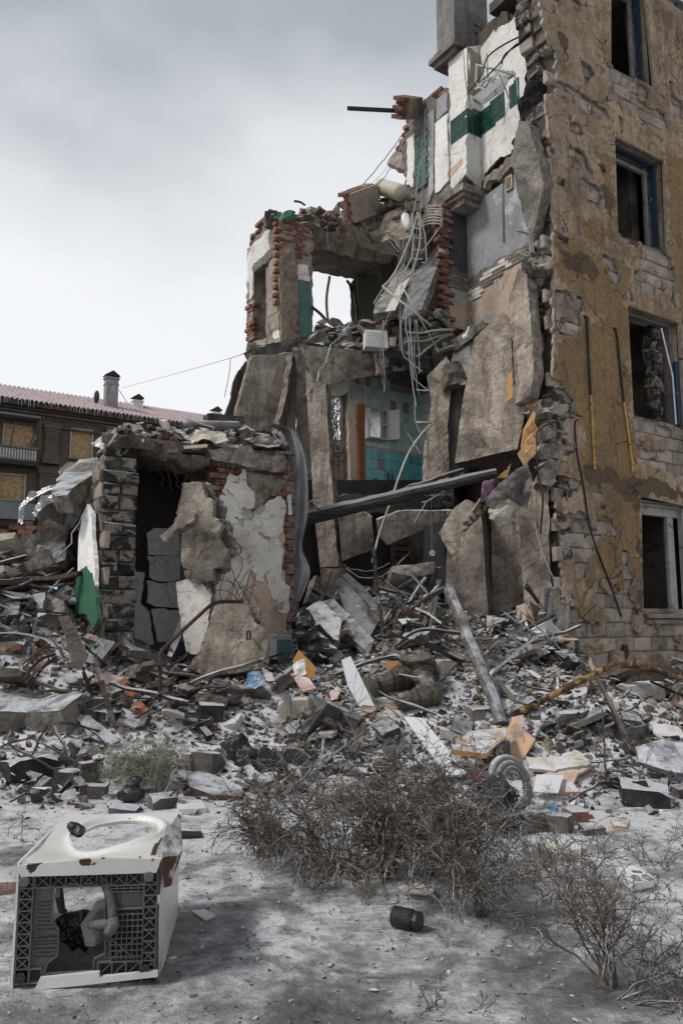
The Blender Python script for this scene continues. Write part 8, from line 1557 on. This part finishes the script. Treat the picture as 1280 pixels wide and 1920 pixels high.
# green netting rags on the tower roof
for q, d in (([(512, 408), (545, 398), (560, 410), (530, 418)], 14.2), ([(690, 440), (715, 436), (722, 452), (700, 456)], 14.6), ([(694, 452), (702, 452), (700, 462), (695, 460)], 14.5)):
    crumple('netting_rag', 'green netting rag caught on the tower roof edge', 'netting', q, d, 'plaster_green', q[0][0], .08, cell=.04)['group'] = 'green netting rags'
# ============================================================ plants
def shrub(name, base, n, h, spread, seed, label, cat='shrub', r0=.006, mat='twig', droop=.35, lev=3, dens=1., dirb=None, kids=(7, 6, 3), rmin=.0017, group=None, stemmat=None):
    rs = np.random.RandomState(seed); VV = []; FF = []; cnt = [0]
    def tube(pts, ra, rb):
        m_ = len(pts); P_ = np.array(pts); T = np.gradient(P_, axis=0); T /= np.linalg.norm(T, axis=1, keepdims=True)+1e-9
        a = np.cross(T, [.31, .2, .93]); a /= np.linalg.norm(a, axis=1, keepdims=True)+1e-9; b = np.cross(T, a); r = np.linspace(ra, rb, m_)[:, None]
        ring = np.stack([P_+a*r, P_+(-.5*a+.87*b)*r, P_+(-.5*a-.87*b)*r], 1).reshape(-1, 3); o = cnt[0]; VV.append(ring)
        for i in range(m_-1):
            for j in range(3): FF.append((o+i*3+j, o+i*3+(j+1) % 3, o+i*3+3+(j+1) % 3, o+i*3+3+j))
        cnt[0] += len(ring)
    def grow(p, d, L_, r, lv):
        k = 7 if lv == 0 else (5 if lv == 1 else 4); pts = [p]; dirs = [d]
        for i in range(k):
            d = d+rs.normal(size=3)*(.16 if lv == 0 else .22)+np.array([0, 0, -droop*(.10 if lv == 0 else .22)]); d = d/np.linalg.norm(d); p = p+d*L_/k
            if p[2] < .015: p[2] = .015
            pts.append(p); dirs.append(d)
        rb = max(rmin*.6, r*.4); tube(pts, r, rb)
        if lv >= 1:
            for _ in range(2 if lv == 1 else 1):
                q = pts[rs.randint(1, len(pts))]; z_ = rmin*rs.uniform(1.3, 2.4); o_ = cnt[0]; VV.append(np.array([q+[z_, 0, -z_], q+[-z_*.5, z_*.87, -z_], q+[-z_*.5, -z_*.87, -z_], q+[0, 0, z_*1.8]])); FF.extend([(o_, o_+2, o_+1), (o_, o_+1, o_+3), (o_+1, o_+2, o_+3), (o_+2, o_, o_+3)]); cnt[0] += 4
        if lv >= lev-1: 
            return
        for c in range(max(1, int(kids[lv]*dens*rs.uniform(.7, 1.3)))):
            t = rs.uniform(.25 if lv == 0 else .1, 1)*k; i = min(int(t), k-1); q = pts[i]+(pts[i+1]-pts[i])*(t-i); nd = dirs[i]*.7+rs.normal(size=3)*.55; nd[2] += .15; nd /= np.linalg.norm(nd)
            grow(q, nd, L_*rs.uniform(.3, .55), max(rmin, r*.5), lv+1)
    for i in range(n):
        a = rs.uniform(0, 6.28); tl = abs(rs.normal())*spread; d = np.array([math.cos(a)*tl, math.sin(a)*tl, 1.]);
        if dirb is not None: d = d+np.array(dirb)
        d /= np.linalg.norm(d); b = np.array([rs.normal()*.03, rs.normal()*.03, 0.]); grow(b, d, h*rs.uniform(.7, 1.15), r0*rs.uniform(.7, 1.2), 0)
    V = np.concatenate(VV)+np.array([base[0], base[1], hz(base[0], base[1])-.01]); o = build(name, V, FF, M[mat]); tag(o, label, cat, group)
    return o
def root(px, py): q = G(px, py); return (q.x, q.y)
for i, (px, py, n, h, sp, db, lab) in enumerate((
    (900, 1718, 11, .62, .45, (0, 0, 0), 'upright ice coated shrub at the right end of the large thicket'),
    (872, 1650, 10, .66, .5, (0, .1, 0), 'dense ice coated shrub second from the right in the large thicket'),
    (805, 1640, 11, .70, .6, (0, 0, 0), 'tallest dense shrub in the middle of the large thicket'),
    (735, 1650, 11, .60, .7, (-.1, 0, 0), 'low wide shrub in the middle of the large thicket'),
    (672, 1650, 10, .58, .8, (-.3, 0, 0), 'shrub leaning left in the large thicket'),
    (600, 1625, 9, .60, .8, (-.5, 0, 0), 'shrub leaning far left in the large thicket'),
    (530, 1600, 7, .48, .8, (-.5, 0, 0), 'drooping shrub near the left end of the large thicket'),
    (475, 1605, 6, .34, .8, (-.4, 0, 0), 'small drooping shrub at the left end of the large thicket'))):
    shrub('dry_shrub', root(px, py), n, h, sp, 40+i, lab, droop=.75 if i > 4 else .5, dirb=db, r0=.0075, kids=(14, 6, 3), rmin=.0025, mat='twig', group='ice coated shrubs in the thicket')
shrub('dry_shrub', root(640, 1500), 6, .85, .6, 71, 'thin tall twigs rising behind the large thicket', droop=.2, r0=.006, kids=(8, 4, 2), dirb=(-.1, 0, 0))
shrub('dry_shrub', root(560, 1520), 5, .6, .9, 72, 'thin spreading twigs behind the left part of the thicket', droop=.2, r0=.005, kids=(8, 4, 2), dirb=(-.4, 0, 0))
shrub('dry_shrub', root(1148, 1852), 11, .56, .85, 55, 'ice coated shrub in the right foreground', droop=.6, r0=.0065, kids=(11, 6, 3), dirb=(-.25, .15, 0), rmin=.0018, mat='twig_frost')
shrub('dry_shrub', root(1165, 1870), 7, .46, .8, 56, 'low branches of the right foreground shrub trailing to the right', droop=.9, r0=.0065, kids=(11, 6, 3), dirb=(.9, -.1, -.3), rmin=.0018, mat='twig_frost')
shrub('dry_shrub', root(1060, 1690), 7, .34, 1.0, 57, 'thin pale twigs behind the right foreground shrub', droop=.6, r0=.003, kids=(7, 4, 2), rmin=.0013)
shrub('dry_shrub', root(1230, 1625), 9, .30, 1.1, 58, 'low tangle of dry twigs behind the white plastic panel', droop=.6, r0=.003, kids=(7, 4, 2), rmin=.0014)
shrub('dry_shrub', root(1180, 1490), 6, .55, 1.0, 59, 'arching bare twigs left of the large dark stone block', droop=.6, r0=.005, kids=(6, 4, 2), dirb=(-.6, 0, 0), rmin=.0018)
shrub('dry_shrub', root(1060, 1530), 4, .25, .6, 60, 'tiny bare shrub before the white plate', droop=.2, r0=.004, kids=(6, 3, 2))
shrub('dry_twig', root(820, 1890), 4, .14, .7, 61, 'small dark twig on the foreground ice left of the right shrub', 'twig', droop=.3, r0=.0028, kids=(5, 4, 2), rmin=.001, mat='twig_dark')
shrub('dry_twig', root(902, 1905), 2, .11, .5, 62, 'tiny upright twig at the bottom edge of the ice', 'twig', droop=.2, r0=.0025, kids=(4, 3, 2), rmin=.001, mat='twig_dark')
shrub('dry_twig', root(835, 1768), 3, .10, .8, 63, 'tiny dry weed right below the black bottle', 'twig', droop=.3, r0=.002, kids=(5, 3, 2), rmin=.001)
shrub('dry_twig', root(110, 1500), 6, .22, 1.4, 64, 'flat trailing twigs on the ice behind the washing machine', 'twig', droop=1.2, r0=.003, kids=(5, 4, 2), rmin=.0014, mat='twig_dark')
shrub('dry_twig', root(20, 1570), 5, .22, 1.2, 65, 'dark twigs at the left edge behind the washing machine', 'twig', droop=.8, r0=.003, kids=(5, 4, 2), rmin=.0014, mat='twig_dark')
shrub('dry_twig', root(340, 1610), 3, .14, .8, 66, 'small dry sprig right of the washing machine', 'twig', droop=.5, r0=.0025, kids=(5, 3, 2), rmin=.001)
shrub('green_weed', root(300, 1480), 13, .50, .5, 81, 'frosted pale green weed, right one of the two', 'weed', mat='weed', droop=.8, r0=.005, kids=(16, 7, 3), rmin=.0024)
shrub('green_weed', root(210, 1475), 8, .35, .7, 82, 'frosted pale green weed, left one of the two', 'weed', mat='weed', droop=.8, r0=.004, kids=(13, 6, 3), rmin=.002)
for i in range(22):
    px, py = [(600, 1560), (700, 1690), (880, 1690), (1000, 1610), (640, 1530), (990, 1650)][i % 6]; px += RS.uniform(-30, 30); py += RS.uniform(-12, 12)
    q = G(px, py); mb = MB()
    for j in range(14):
        a = RS.uniform(0, 6.28); L_ = RS.uniform(.06, .16); s = Vector((q.x+RS.normal()*.02, q.y+RS.normal()*.02, q.z)); mb.tube([s, s+Vector((math.cos(a)*L_*.25, math.sin(a)*L_*.25, L_*.7)), s+Vector((math.cos(a)*L_*.6, math.sin(a)*L_*.6, L_*.8))], [.0018, .0015, .0005], 3)
    tag(mb.build('grass_tuft', [M['grass_dry']]), 'dry grass tuft frozen around the foot of the shrubs', 'grass', 'dry grass tufts')
# bare tree seen through the broken doorway
tr = thing('bare_tree', tuple(P(628, 860, 34)), 'bare tree seen through the broken doorway of the ruin', 'tree'); b0 = P(628, 860, 34)
o = shrub('branches', (0, 0), 9, 4.2, .45, 91, None, None, r0=.05, kids=(9, 6, 3), rmin=.018, droop=.05, mat='twig_dark'); V0 = WL[o.name]; o.parent = tr; o.location = V0-Vector((0, 0, 0))+Vector((0, 0, .0))
mb = MB(); mb.tube([Vector((b0.x, b0.y, 0)), b0], [.14, .09], 8); mb.build('trunk', [M['twig_dark']], tr)
